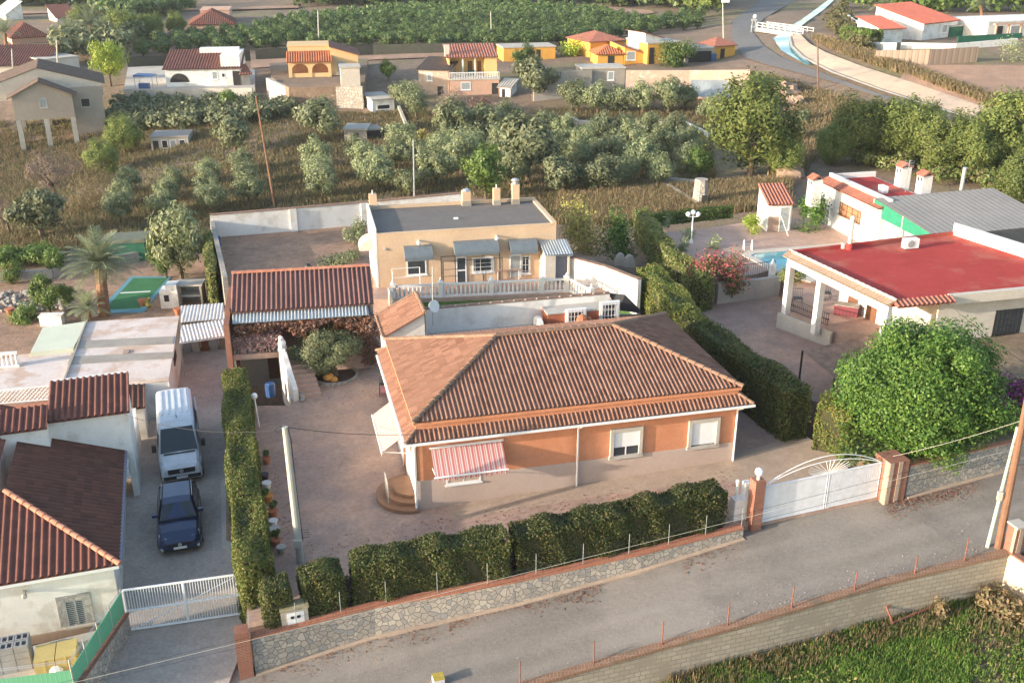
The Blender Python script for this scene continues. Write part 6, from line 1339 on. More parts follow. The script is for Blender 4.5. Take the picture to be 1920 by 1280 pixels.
    # railing along the veranda
    c2 = P(1553, 612, VZ); r0, r1 = c1, c2; t = thing('veranda_railing', 'black iron railing along the veranda between the white columns', 'railing', r0); m = MB()
    for z in (.08, .85): m.cyl(r0+Z3*z, r1+Z3*z, .03, n=5)
    m.build('rails', M['iron'], t); n = 22; proto = None
    for i in range(n):
        p = lerp(r0, r1, (i+.5)/n)
        if proto is None: m = MB(); m.cyl(p+Z3*.08, p+Z3*.85, .018, n=4); m.ball(p+Z3*.45, .07, 6); proto = m.build('baluster', M['iron'], t); p0 = p
        else: c = proto.copy(); COL.objects.link(c); c.parent = t; c.location = (p-p0).tolist()
    # iron chairs, chest and barbecue under the veranda
    for k, (px, py, lab) in enumerate(((1495, 570, 'black wrought iron chair nearest the veranda railing'), (1548, 560, 'black wrought iron chair in the middle of the veranda'))):
        p = P(px, py, VZ); t = thing('iron_chair', lab, 'chair', p, 'iron chairs on the veranda'); k_ = Fr(p, (1, -.1)); m = MB(); m.box(k_, -.3, .3, -.25, .25, VZ+.42, VZ+.46); m.build('seat', M['iron'], t); m = MB()
        for i in range(6): u = -.3+.12*i; m.cyl(k_.p(u, .25, VZ+.46), k_.p(u, .3, VZ+1.0), .018, n=4)
        m.cyl(k_.p(-.32, .3, VZ+1.0), k_.p(.32, .3, VZ+1.0), .025, n=5); m.build('backrest', M['iron'], t)
        for a in (-.28, .28):
            for b_ in (-.23, .23): m = MB(); m.cyl(k_.p(a, b_, VZ), k_.p(a, b_, VZ+.42), .02, n=5); m.build('leg', M['iron'], t)
    p = P(1580, 592, VZ); k_ = Fr(p, (1, -.45)); m = MB(); m.box(k_, -.6, .9, 0, .7, VZ, VZ+.65); t = thing('red_chest', 'dark red chest on the veranda behind the second column', 'chest', p); m.build('body', M['redcloth'], t); m = MB(); m.box(k_, -.62, .92, -.02, .72, VZ+.652, VZ+.72); m.build('lid', M['stone'], t)
    return f, g, zr, L
RHf, RHg, RHz, RHL = red_house()
b = P(1480, 560, VZ); C, o = crownpts(1500, 1.0, .9, .8, 1.6, 10, .45, .6); t = thing('veranda_shrub', 'airy yellow green shrub at the corner column of the veranda', 'shrub', b); quads('foliage', leafquads(C+b, .14, o), M['ivy'], t); m = MB(); m.cyl(b-Z3*.8, b+Z3*1.6, .07, .03, 6); m.build('stem', M['bark'], t)
# plaster retaining wall under the veranda
A, B = P(1462, 583, VZ), P(1556, 620, VZ); m = MB(); m.wallrun(A+np.array([-.1, -.12, 0]), B+np.array([.1, -.12, 0]), .2, -2, VZ-.03, -2, VZ-.03); m.one('retaining_wall', M['conc_pale'], 'grey plastered retaining wall below the veranda railing', 'wall')
# pool
q = [(1408, 482), (1440, 500), (1470, 520), (1700, 470), (1660, 458), (1580, 462), (1418, 476)]
def pool():
    t = thing('swimming_pool', 'turquoise swimming pool with a cream stone edge beside the red roof', 'pool', P(1450, 490, UZ)); out = [P(1390, 478, UZ), P(1402, 471, UZ), P(1600, 455, UZ), P(1680, 452, UZ), P(1760, 480, UZ), P(1520, 530, UZ), P(1455, 512, UZ)]
    c = sum(out)/len(out); inn = [P(1408, 480, UZ), P(1416, 476, UZ), P(1600, 461, UZ), P(1670, 459, UZ), P(1730, 480, UZ), P(1525, 522, UZ), P(1463, 508, UZ)]
    m = MB(); n = len(out)
    for i in range(n): j = (i+1) % n; m.face([out[i]+Z3*.06, inn[i]+Z3*.06, inn[j]+Z3*.06, out[j]+Z3*.06][::-1]); m.face([out[i], out[i]+Z3*.06, out[j]+Z3*.06, out[j]]); m.face([inn[i]+Z3*.06, inn[i]+Z3*.005, inn[j]+Z3*.005, inn[j]+Z3*.06])
    m.build('coping', M['cream_pale'], t); m = MB(); m.face([p+Z3*.012 for p in inn][::-1]); m.build('water', M['poolwater'], t)
pool()
p = P(1402, 470, UZ); t = thing('pool_ladder', 'chrome pool ladder with two curved rails at the far pool edge', 'ladder', p)
for u in (-.3, .3): m = MB(); a = p+np.array([u, 0, 0]); m.tube([a+np.array([0, .3, 0]), a+np.array([0, .3, .6]), a+np.array([0, .15, .8]), a+np.array([0, -.05, .7]), a+np.array([0, -.15, 0.02])], .03, 6); m.build('rail', M['whitepaint'], t)
m = MB(); [m.cyl(p+np.array([-.3, .3, z]), p+np.array([.3, .3, z]), .025, n=5) for z in (.2, .45)]; m.build('tread', M['steel'], t)
# lamp standard with globes
b = P(1296, 455, UZ); t = thing('lamp_standard', 'white lamp standard with three globes on the pool terrace', 'lamp', b); top = b+Z3*(zt(b, 404)-b[2]); m = MB(); m.cyl(b, b+Z3*.3, .16, .08, 8); m.cyl(b, top, .055, .045, 8); m.cyl(top-np.array([.35, 0, .1]), top+np.array([.35, 0, -.1]), .03, n=5); m.build('post', M['whitepaint'], t)
for k in (-.38, 0, .38): m = MB(); m.ball(top+np.array([k, 0, .1 if k else .25]), .19, 9, 1, 7); m.build('globe', M['whitepaint'], t, True)
# railing by the ramp
A, B = P(1348, 528, UZ), P(1452, 512, UZ); t = thing('ramp_railing', 'black iron railing between the flowering bush and the pool', 'railing', A); m = MB()
for z in (.1, .95): m.cyl(A+Z3*z, B+Z3*z, .025, n=5)
for i in range(26): q = lerp(A, B, i/25); m.cyl(q, q+Z3*.95, .014, n=4)
m.build('bars', M['iron'], t)
A, B = P(1345, 530, UZ), P(1462, 516, UZ); m = MB(); m.wallrun(A-np.array([0, .1, 0]), B-np.array([0, .1, 0]), .3, -2, UZ-.02); m.one('retaining_wall', M['conc_pale'], 'pale retaining wall under the black ramp railing', 'wall')
b = P(1446, 522, UZ-.3); t = thing('white_post', 'white pier with a finial at the pool end of the ramp railing', 'pillar', b); f = Fr(b, (1, .2)); m = MB(); m.box(f, -.2, .2, -.2, .2, b[2]-.5, b[2]+1.1); m.build('shaft', M['white'], t); m = MB(); m.cyl(f.p(0, 0, b[2]+1.1), f.p(0, 0, b[2]+1.45), .16, .03, 8); m.build('finial', M['white'], t)
# ivy wall between the plots
pts = [P(1200, 415, .6), P(1235, 470, .4), P(1275, 520, .2), P(1325, 560, .1)]
hedgeblock('ivy_wall', pts, 1.1, lambda x, y: -.8, lambda x, y: 1.65, 'ivy', 'wall overgrown with yellowing ivy between the beige house and the pool', 210, .18, None, 'ivy wall', .25)
hedgeblock('ivy_wall', [P(1215, 425, UZ), P(1370, 408, UZ)], .5, UZf, lambda x, y: UZ+1.0, 'green', 'low dark ivy screen behind the white lamp standard', 200, .18, None, 'ivy wall', .25)
bush('flowering_bush', P(1345, 540, .2), 1.9, 1.9, 'redflower', 'bushy climber with red flowers beside the ramp railing', 'shrub', 3000, .19)
bush('garden_shrub', P(1365, 548, -.2), 1.3, 1.3, 'cypress', 'dark green climber hanging over the ramp wall', 'shrub', 1800, .18)
for k, (px, py) in enumerate(((1248, 425), (1290, 448), (1340, 465), (1280, 470))): bush('agave_plant', P(px, py, UZ), .6, .8, 'olive', ('spiky grey agave at the back of the pool terrace', 'spiky agave at the foot of the white lamp standard', 'spiky agave right of the white lamp standard', 'spiky agave beside the ivy wall')[k], 'agave', 120, .5, lift=.6, aspect=.16)
hedgeblock('garden_gate_hedge', [P(1255, 500, 0), P(1320, 545, 0)], 1.0, lambda x, y: -.9, lambda x, y: .9, 'green', 'dark leafy hedge over the black iron garden gate', 180, .2)
A, B = P(1262, 548, -.6), P(1300, 556, -.6); t = thing('garden_gate', 'black iron bar gate in the shade below the ivy wall', 'gate', A); m = MB()
for i in range(14): q = lerp(A, B, i/13); m.cyl(q, q+Z3*1.7, .025, n=4)
for z in (.1, 1.6): m.cyl(A+Z3*z, B+Z3*z, .03, n=5)
m.build('bars', M['iron'], t)
# shrubs right of the beige house
bush('yellow_shrub', P(1085, 470, 0), 2.4, 2.9, 'yellowleaf', 'large shrub with yellow and purple autumn leaves beside the beige house', 'shrub', 4200, .2)
bush('green_shrub', P(1160, 480, 0), 1.6, 2.6, 'ficus', 'bright green rounded shrub beside the ivy wall', 'shrub', 3200, .19)
for k, (px, py) in enumerate(((1163, 497), (1180, 500))): p = P(px, py, .1); m = MB(); m.grid(lambda u, v: p+np.array([.45*math.cos(math.pi*u), -.15+.5*v, .9*math.sin(math.pi*u)]), 8, 2); m.grid(lambda u, v: p+np.array([.45*math.cos(math.pi*u)*v, -.15, .9*math.sin(math.pi*u)*v]), 8, 2); m.one('arched_stone', M['concrete'], ('left arched grey stone beside the green shrub', 'right arched grey stone beside the ivy wall')[k], 'stone')
# little tiled hut
def hut():
    b = P(1437, 434, UZ); z1 = zt(b, 382); f, L, D = rect((1437, 382), (1481, 380), z1, (1413, 352)); D = 2.6; zb = z1+.9
    f = Fr(P(1437, 434, UZ), (1, .1)); L = 1.95; t = thing('garden_hut', 'small white hut with a steep red tiled roof behind the pool', 'hut', b)
    w = MB(); w.prism([f.p(0, 0, 0), f.p(L, 0, 0), f.p(L, D, 0), f.p(0, D, 0)], UZ-.2, lambda x, y: z1-.1+f.loc((x, y))[1]*.36); w.build('wall', M['white'], t)
    m = MB(); tiles(m, [f.p(-.12, -.2, z1-.04), f.p(L+.15, -.2, z1-.04), f.p(L+.15, D+.1, z1+.97), f.p(-.12, D+.1, z1+.97)], f.a, .28, .06); m.build('roof', M['tile_far'], t)
    m = MB(); m.box(f, .05, 1.0, -.02, -.001, UZ, UZ+1.2); m.build('stone_dado', M['tanplinth'], t); door(t, f, 1.05, 1.75, 0, UZ, z1-.35, 'louvre', 'white')
    m = MB(); m.cyl(f.p(.9, -.1, UZ+1.6), f.p(1.3, -1.4, UZ), .025, n=5); m.one('white_pole', M['whitepaint'], 'thin white pole leaning against the door of the little hut', 'pole')
hut()
bush('lemon_shrub', P(1410, 435, UZ), .95, 1.0, 'lime', 'low yellow green shrub left of the little tiled hut', 'shrub', 800, .17)
bush('round_shrub', P(1522, 434, UZ), 1.6, 2.5, 'ficus', 'tall leafy orange shrub in front of the white chimney house', 'shrub', 3200, .18)
# white pool house with red flat roof and chimneys
def poolhouse():
    b = P(1575, 440, UZ); z1 = zt(b, 345)
    c0 = P(1640, 470, UZ); c1 = P(1549, 421, UZ); a = c0-c1; f = Fr(c1, a); L = np.linalg.norm(a[:2])+.1; zf = zt(c0, 388); h = thing('pool_house', 'white house with a red flat roof, tiled edge and pierced chimneys', 'house', f.p(0, 0, UZ)); D = 4.8
    zf = max(zf, UZ+3.0); w = MB(); w.box(f, -1.5, L, 0, D, UZ-.5, zf); w.build('wall', M['white'], h); w = MB(); w.box(f, -1.3, L-.2, .9, D-.2, zf+.001, zf+.05); w.build('roof', M['redroof'], h)
    w = MB(); w.box(f, -1.5, L, .62, .88, zf+.001, zf+.55); w.box(f, -1.5, -1.3, .881, D, zf+.002, zf+.45); w.build('parapet', M['white'], h)
    m = MB(); tiles(m, [f.p(-1.5, -.3, zf-.1), f.p(L+.1, -.3, zf-.1), f.p(L+.1, .6, zf+.22), f.p(-1.5, .6, zf+.22)], f.a, .28, .07); m.build('tile_eave', M['tile_far'], h)
    p = PP(1576, 378, f.p(0, 0, 0), f.b); q = PP(1612, 425, f.p(0, 0, 0), f.b); o = window(h, f, f.loc(p)[0], f.loc(q)[0], 0, q[2]+.2, p[2], .1, .04, 'window', 'wood', 'shutterwood', 4, 1, True)
    for px, py, ty in ((1525, 372, 335), (1690, 350, 312), (1730, 360, 328)):
        zq = zf-.6 if px < 1600 else zf; q = P(px, py, zq); u, v = f.loc(q); zz = max(zt(q, ty), zq+.8); w_ = .42; m = MB(); m.box(f, u-w_, u+w_, v-w_, v+w_, zq-.6, zz); o = m.build('chimney', M['white'], h)
        m = MB(); tiles(m, [f.p(u-w_-.1, v-w_-.1, zz), f.p(u+w_+.1, v-w_-.1, zz), f.p(u+w_+.1, v, zz+.35), f.p(u-w_-.1, v, zz+.35)], f.a, .24, .05); tiles(m, [f.p(u+w_+.1, v+w_+.1, zz), f.p(u-w_-.1, v+w_+.1, zz), f.p(u-w_-.1, v, zz+.35), f.p(u+w_+.1, v, zz+.35)], -f.a, .24, .05); m.build('cap', M['tile_far'], o)
        m = MB(); [m.box(f, u+k-.08, u+k+.08, v-w_-.015, v-w_-.001, zz-.5, zz-.15) for k in (-.18, .18)]; o2 = m.build('vent_opening', M['dark'], o); o2['kind'] = 'stuff'
    q = P(1655, 362, zf); u, v = f.loc(q); m = MB(); m.box(f, u-.4, u+.4, v-.2, v+.2, zf+.06, zf+.6); m.build('air_conditioner', M['whitepaint'], h)
    m = MB(); tiles(m, [f.p(-3.4, 0, zf-1.0), f.p(-1.52, 0, zf-1.0), f.p(-1.52, 2, zf-.3), f.p(-3.4, 2, zf-.3)], f.a, .28, .06); m.build('wing_roof', M['tile_far'], h); w = MB(); w.box(f, -3.3, -1.501, .1, 1.9, UZ-.5, zf-1.15); w.build('wing_wall', M['white'], h)
    # grey awning sheds behind and beside
    t = thing('shed_roof', 'large grey sheet roof with green net sides beside the red roofs', 'shed', P(1720, 420, UZ)); zs = zf+.5; k = [P(1640, 370, zs), P(1800, 350, zs), P(1990, 420, zs-.5), P(1990, 438, zs-.7), P(1750, 440, zs-.9)]
    m = MB(); k = [P(1755, 443, zs-1.0), P(1990, 420, zs-1.0), P(1640, 371, zs)]; tiles(m, [k[0], k[1], k[2]+k[1]-k[0], k[2]], k[1]-k[0], .5, .007, PROF_SINE, .05); m.build('roof', M['greyroof'], t)
    A, B = P(1640, 372, zs-.1), P(1752, 442, zs-1.1); m = MB(); m.wallrun(A, B, .05, zs-1.3, zs-.12, zs-1.75, zs-1.1); m.build('net', M['netgreen'], t); m = MB(); m.wallrun(A+np.array([.2, .3, 0]), B+np.array([.2, .3, 0]), .05, UZ, zs-1.31, UZ, zs-1.76); m.build('side_sheet', M['louvre'], t)
    for s in (0, .5, 1): q = lerp(A, B, s); m = MB(); m.cyl(np.array([q[0], q[1], UZ]), q, .06, n=6); m.build('post', M['greypole'], t)
    q = P(1803, 352, zs); m = MB(); m.cyl(q-Z3*.2, q*[1, 1, 0]+Z3*zt(q, 314), .16, n=8); m.build('flue', M['steel'], t)
    p = P(1685, 440, UZ); t = thing('aerial_mast', 'tall thin television mast between the two red roofs', 'aerial', p); m = MB(); zz = zt(p, 300); m.cyl(p, np.array([p[0], p[1], zz]), .03, n=5); m.build('mast', M['steel'], t); m = MB(); [m.cyl(np.array([p[0]-.4, p[1], zz-.1-.12*i]), np.array([p[0]+.4, p[1], zz-.1-.12*i]), .012, n=4) for i in range(4)]; m.build('antenna', M['steel'], t)
poolhouse()
q = [P(1505, 657, 1.5), P(1565, 708, 1.3), P(1640, 700, 1.5), P(1700, 612, 2.0)]; t = thing('shade_canopy', 'brown brushwood shade canopy between the round tree and the veranda', 'canopy', np.array([*q[0][:2], -.7])); m = MB(); m.grid(lambda u, v: lerp(lerp(q[0], q[1], u), lerp(q[3], q[2], u), v)-Z3*.18*math.sin(math.pi*u)*math.sin(math.pi*v), 10, 10); m.build('brushwood', M['brush'], t)
for p in (q[0], q[1]): m = MB(); m.cyl(np.array([p[0], p[1], -1.2]), p, .06, n=6); m.build('post', M['iron'], t)
cable('black cable running over the paving right of the round tree', P(1785, 575, 3.2), P(1935, 690, 2.6), .012, .1); cable('second black cable over the paving nearer the round tree', P(1770, 600, 3.0), P(1935, 728, 2.4), .012, .1)
# tank ruin and low walls on the waste ground
b = G(1312, 388); t = thing('stone_ruin', 'small ruined white stone tower on the waste ground', 'ruin', b); m = MB(); m.cyl(b-Z3*.3, b+Z3*2.7, .8, .62, 9); m.build('body', M['stone_far'], t); m = MB(); m.box(Fr(b, (1, 0)), .0, .5, -.85, -.6, b[2], b[2]+1.3); m.build('opening', M['dark'], t)
def lowwall(label, pix, h, th=.3, m='conc_pale', dz=0):
    W_ = [G(*p) for p in pix]; w = MB()
    for A, B in zip(W_[:-1], W_[1:]): w.wallrun(A, B, th, A[2]-1, A[2]+h, B[2]-1, B[2]+h)
    return w.one('low_wall', M[m], label, 'wall')
lowwall('thin white kerb wall slanting across the waste ground to the ruin', [(1232, 348), (1270, 368), (1305, 392)], .7)
lowwall('white garden wall behind the ruined tower', [(1240, 346), (1310, 352)], .8)
M['rock'] = mat('pink_rock', (.42, .29, .21), (.30, .2, .15), .6, 2.5, .3, 1, 1, .2)
M['darknet'] = mat('dark_windbreak_net', (.06, .062, .05), (.045, .048, .04), .8, 9, .25, .95)
M['boards'] = stripemat('weathered_boards', [(0, (.26, .2, .155)), (.4, (.22, .165, .13)), (.9, (.12, .09, .07))], .9); M['redtile_plain'] = tilemat('bright_red_tile', (.47, .15, .105), (.40, .12, .085), None, .4, .5)
M['asphalt'] = mat('asphalt', (.17, .16, .15), (.14, .13, .125), .1, 6, .12); M['canalconc'] = mat('canal_concrete', (.60, .46, .33), (.52, .39, .28), .15, 3, .12, c3=(.42, .33, .26), s3=.2); M['canalwater'] = plain('canal_water', (.12, .26, .28), .12)
M['greybeige'] = mat('grey_beige_render', (.40, .335, .27), (.35, .29, .235), .3, 6, .1, .95); M['tile_brown'] = tilemat('tile_brown', (.17, .125, .10), (.12, .09, .075), (.22, .18, .13), .4, .45, .3)
M['yellow2'] = mat('warm_yellow_plaster', (.66, .46, .24), (.6, .41, .21), .3, 6, .08); M['tile_orange'] = tilemat('tile_orange', (.46, .17, .08), (.38, .13, .065), None, .35, .45)
# ------------------------------------------------------------------ houses and walls beyond the olive grove
def villa(name, label, fl, fr, top, depth, wm, roof='flat', rm='tile_far', rh=1.2, wins=(), ov=.35, z0=None, dz=0, cat='house'):
    A = G(*fl) if z0 is None else P(*fl, z0); z = A[2]; B = P(*fr, z); f = Fr(A, B-A); L = np.linalg.norm((B-A)[:2]); z1 = zt(A, top); H = z1-z
    t = thing(name, label, cat, A); w = MB(); D = depth
    c = [f.p(0, 0, 0), f.p(L, 0, 0), f.p(L, D, 0), f.p(0, D, 0)]; g = lambda x, y: f.loc((x, y))
    if roof == 'mono': zt_ = lambda x, y: z1+rh*g(x, y)[1]/D-.08
    elif roof == 'monox': zt_ = lambda x, y: z1+rh*g(x, y)[0]/L-.08
    else: zt_ = z1-.08
    w.prism(c, z-1.5, zt_); w.build('wall', M[wm], t); m = MB(); o = ov
    if roof == 'flat': m.box(f, -.12, L+.12, -.12, D+.12, z1-.079, z1+.12)
    elif roof == 'mono': tiles(m, [f.p(-o, -o, z1-rh*o/D), f.p(L+o, -o, z1-rh*o/D), f.p(L+o, D+o, z1+rh*(1+o/D)), f.p(-o, D+o, z1+rh*(1+o/D))], f.a, .4, .07)
    elif roof == 'monox': tiles(m, [f.p(-o, -o, z1-rh*o/L), f.p(-o, D+o, z1-rh*o/L), f.p(L+o, D+o, z1+rh*(1+o/L)), f.p(L+o, -o, z1+rh*(1+o/L))], f.b, .4, .07)
    elif roof == 'gable':
        for v0, v1 in ((-o, D/2), (D+o, D/2)): tiles(m, [f.p(-o, v0, z1-.1), f.p(L+o, v0, z1-.1), f.p(L+o, v1, z1+rh), f.p(-o, v1, z1+rh)], f.a, .4, .07)
        w = MB(); [w.face([f.p(u, 0, z1-.08), f.p(u, D/2, z1+rh-.1), f.p(u, D, z1-.08)]) for u in (0, L)]; w.build('gable', M[wm], t)
    elif roof == 'gabley':
        for u0 in (-o, L+o): tiles(m, [f.p(u0, -o, z1-.1), f.p(u0, D+o, z1-.1), f.p(L/2, D+o, z1+rh), f.p(L/2, -o, z1+rh)], f.b, .4, .07)
        w = MB(); [w.face([f.p(0, v, z1-.08), f.p(L/2, v, z1+rh-.1), f.p(L, v, z1-.08)]) for v in (0, D)]; w.build('gable', M[wm], t)
    elif roof == 'hip':
        k = min(L, D)/2; a, b = (f.p(k, D/2, z1+rh), f.p(L-k, D/2, z1+rh)) if L > D else (f.p(L/2, k, z1+rh), f.p(L/2, D-k, z1+rh)); e = [f.p(-o, -o, z1-.1), f.p(L+o, -o, z1-.1), f.p(L+o, D+o, z1-.1), f.p(-o, D+o, z1-.1)]
        if L > D: fs = (([e[0], e[1], b, a], f.a), ([e[2], e[3], a, b], f.a), ([e[3], e[0], a], f.b), ([e[1], e[2], b], f.b))
        else: fs = (([e[0], e[1], a], f.a), ([e[2], e[3], b], f.a), ([e[3], e[0], a, b], f.b), ([e[1], e[2], b, a], f.b))
        for q, ax in fs: tiles(m, q, ax, .4, .07)
    m.build('roof', M[rm], t)
    for k in wins:
        u0, u1, a, b, ty = k
        if ty == 'd': door(t, f, L*u0, L*u1, 0, z, z+H*b, 'dark', None)
        elif ty == 'w': window(t, f, L*u0, L*u1, 0, z+H*a, z+H*b, .08, .04, 'window', 'whitepaint', 'dark')
        elif ty == 'v': window(t, f, L*u0, L*u1, 0, z+H*a, z+H*b, .1, .04, 'window', 'whitepaint', 'louvre')
    return t, f, L, D, z, z1
def farwall(label, pix, tops, m='conc_pale', th=.35, name='wall', z0s=None):
    W_ = [G(*p) for p in pix]; w = MB(); H = [zt(a, t) for a, t in zip(W_, tops)]
    for i in range(len(W_)-1): A, B = W_[i], W_[i+1]; w.wallrun(A, B, th, A[2]-2, H[i], B[2]-2, H[i+1])
    return w.one('retaining_wall' if 'retaining' in label else 'garden_wall', M[m], label, 'wall')
def platform(pix, base, m='soil'):       # level ground held up by a retaining wall
    W_ = [P(px, py, base) for px, py in pix]; w = MB(); w.prism(W_, base-5, base); return w.ground('villa_ground', M[m])
# house on stilts
def stilts():
    A = G(50, 283); B = P(146, 276, A[2]); f = Fr(A, B-A); L = np.linalg.norm((B-A)[:2]); z = A[2]; zb = zt(A, 226); zw = zt(A, 180); D = 9; za = zt(f.p(L*.45, 0, 0), 152)
    t = thing('stilt_house', 'large unfinished beige house standing on tall concrete stilts', 'house', A); w = MB()
    w.prism([f.p(-.6, 0, 0), f.p(L+.3, 0, 0), f.p(L+.3, D, 0), f.p(-.6, D, 0)], zb, zw); w.box(f, L+.301, L+4, 2.5, D, z-1, zw+.3); w.build('wall', M['greybeige'], t)
    m = MB(); m.face([f.p(-.6, .0, zw), f.p(L*.45, 0, za-.12), f.p(L+.3, 0, zw)]); m.build('gable', M['greybeige'], t)
    m = MB(); tiles(m, [f.p(-1.2, -.4, zw-.3), f.p(-1.2, D, zw-.3), f.p(L*.45, D, za), f.p(L*.45, -.4, za)], f.b, .4, .07); tiles(m, [f.p(L+.9, -.4, zw-.3), f.p(L+.9, D, zw-.3), f.p(L*.45, D, za), f.p(L*.45, -.4, za)], f.b, .4, .07); m.build('lower_roof', M['tile_brown'], t)
    zu = za+1.3; m = MB(); tiles(m, [f.p(L*.45-6.5, 3, zu-2.2), f.p(L*.45-6.5, D+4, zu-2.2), f.p(L*.45, D+4, zu), f.p(L*.45, 3, zu)], f.b, .4, .07); tiles(m, [f.p(L+4.6, 3, zu-2.4), f.p(L+4.6, D+4, zu-2.4), f.p(L*.45, D+4, zu), f.p(L*.45, 3, zu)], f.b, .4, .07); m.build('upper_roof', M['tile_brown'], t)
    m = MB(); m.face([f.p(L*.45-6, 3.1, zu-2.2), f.p(L*.45, 3.1, zu-.1), f.p(L+4.2, 3.1, zu-2.4), f.p(L+4.2, 3.1, zw-1), f.p(L*.45-6, 3.1, zw-1)]); m.build('upper_gable', M['cream_pale'], t)
    for u in (-.3, L*.48, L): 
        for v in (.25, D-.4): m = MB(); m.box(f, u-.3, u+.3, v-.25, v+.35, z-1.5, zb-.002); m.build('stilt', M['conc_pale'], t)
    window(t, f, L*.4, L*.55, 0, zb+(zw-zb)*.45, zb+(zw-zb)*.85, .1, .04, 'window', 'conc_pale', 'louvre'); window(t, Fr(f.p(0, 2.5, 0), f.a), L+1.2, L+2.4, 0, zb+.8, zb+2.0, .1, .04, 'window', 'conc_pale', 'dark')
stilts()
# white house with red patio roof
z_ = G(315, 176)[2]+1.2
platform([(232, 168), (478, 164), (478, 120), (240, 125)], zt(G(350, 196), 167), 'conc_pale')
ZH = zt(G(350, 196), 167)
farwall('long pale retaining wall below the white house with the arched window', [(228, 197), (475, 192)], [168, 165], 'conc_pale')
t, f, L, D, z, z1 = villa('white_villa', 'white villa with a red tiled lean-to roof and an arched window', (313, 163), (452, 160), 129, 8, 'white', 'mono', 'tile_red', 1.6, ((.62, .7, .35, .8, 'v'), (.75, .8, .45, .7, 'w'), (.9, 1.0, 0, .8, 'd')), z0=ZH)
m = MB(); m.face([f.p(L*.05+L*.13*(1-math.cos(math.pi*k/12)), -.03, z+.5+(.1 if k in (0, 12) else 1.35*math.sin(math.pi*k/12))) for k in range(13)][::-1]); m.build('arched_window', M['dark'], t); w = MB(); w.box(f, L*.75, L+.1, .3, D, z, z1+1.7); w.build('side_wing', M['white'], t); m = MB(); m.box(f, L*.4, L*.95, D-1.5, D+.2, z1+1.0, z1+2.0); m.build('upper_block', M['white'], t)
t, *_ = villa('tiled_shed', 'tiny lean-to with a terracotta roof at the right end of the white villa', (455, 160), (470, 159), 138, 3, 'conc_pale', 'mono', 'tile_far', .8, z0=ZH, cat='shed')
b = P(272, 166, ZH); t = thing('tent_shelter', 'blue tarpaulin shelter beside the white villa', 'shelter', b); f = Fr(b, (1, 0)); m = MB(); m.prism([f.p(-1.5, 0, 0), f.p(1.2, 0, 0), f.p(1.2, 2.2, 0), f.p(-1.5, 2.2, 0)], b[2]+1.6, lambda x, y: b[2]+1.75+.1*math.sin(x*3)); m.box(f, -.8, .6, -.3, .5, b[2], b[2]+.7); m.build('tarpaulin', M['blue'], t); m = MB(); [m.cyl(f.p(u, v, b[2]), f.p(u, v, b[2]+1.6), .05, n=5) for u in (-1.4, 1.1) for v in (.1, 2.1)]; m.build('posts', M['conc_pale'], t)['kind'] = 'stuff'
# yellow villa with arches
A = G(610, 204); ZY = zt(A, 163); platform([(541, 164), (682, 162), (690, 110), (505, 118), (508, 145)], ZY)
farwall('tall rubble retaining wall below the yellow arched villa', [(541, 203), (682, 203)], [163, 162], 'stone_far', .5); farwall('stepped pale retaining wall left of the rubble wall', [(505, 185), (541, 203)], [146, 163], 'conc_pale', .5)
def arches():
    A = P(542, 146, ZY); B = P(622, 144, ZY); f = Fr(A, B-A); L = np.linalg.norm((B-A)[:2]); z = ZY; zp = zt(A, 117); zr = zt(f.p(0, 3.2, 0), 88); t = thing('yellow_villa', 'yellow villa with two big arches and a red tiled porch roof', 'house', A)
    W2 = f.loc(P(672, 136, ZY))[0]; w = MB(); w.box(f, 0, L-.01, 3.2, 9, z-1, zr); w.prism([f.p(L, 1.5, 0), f.p(W2, 1.5, 0), f.p(W2, 9, 0), f.p(L, 9, 0)], z-1, lambda x, y: zr-(f.loc((x, y))[0]-L)*.3); w.build('wall', M['yellow2'], t)
    m = MB(); n = 12
    for c in (L*.27, L*.74):
        R = L*.19
        for k in range(n):
            a0, a1 = math.pi*k/n, math.pi*(k+1)/n; p = lambda a: (c-R*math.cos(a), z+1.0+R*.8*math.sin(a)); (ua, za), (ub, zb) = p(a0), p(a1)
            m.face([f.p(ua, 0, za), f.p(ub, 0, zb), f.p(ub, 0, zp), f.p(ua, 0, zp)]); m.face([f.p(ua, 0, za), f.p(ua, .35, za), f.p(ub, .35, zb), f.p(ub, 0, zb)])
    for a, b in ((0, L*.08), (L*.46, L*.55), (L*.93, L)): m.box(f, a, b, 0, .35, z-1, zp)
    m.box(f, L*.08, L*.93, .1, .3, z-1, z+.55); m.build('arcade', M['yellow2'], t)
    m = MB(); tiles(m, [f.p(-.2, -.35, zp), f.p(L+.2, -.35, zp), f.p(L+.2, 3.1, zp+1.15), f.p(-.2, 3.1, zp+1.15)], f.a, .35, .07); m.build('porch_roof', M['tile_orange'], t)
    m = MB(); m.prism([f.p(L-.1, 1.2, 0), f.p(W2+.3, 1.2, 0), f.p(W2+.3, 9.2, 0), f.p(L-.1, 9.2, 0)], lambda x, y: zr+.01-(f.loc((x, y))[0]-L)*.3, lambda x, y: zr+.16-(f.loc((x, y))[0]-L)*.3); m.build('side_roof', M['tile_red'], t)
    m = MB(); m.box(f, -.1, L-.11, 3.1, 9.1, zr+.001, zr+.15); m.build('flat_roof', M['yellow2'], t); door(t, Fr(f.p(0, 1.5, 0), f.a), L+.9, L+2.2, 0, z, z+1.9, 'louvre')
    for c in (.27, .74): door(t, Fr(f.p(0, 3.2, 0), f.a), L*(c-.2), L*(c+.2), 0, z, z+2.2, 'wood')  # brown panels, no real doors, paint the shade behind the arches
arches()
villa('block_tower', 'beige windowless block at the right corner of the yellow villa terrace', (640, 163), (676, 162), 127, 3, 'cream_pale', 'flat', 'conc_pale', z0=ZY, cat='outbuilding')
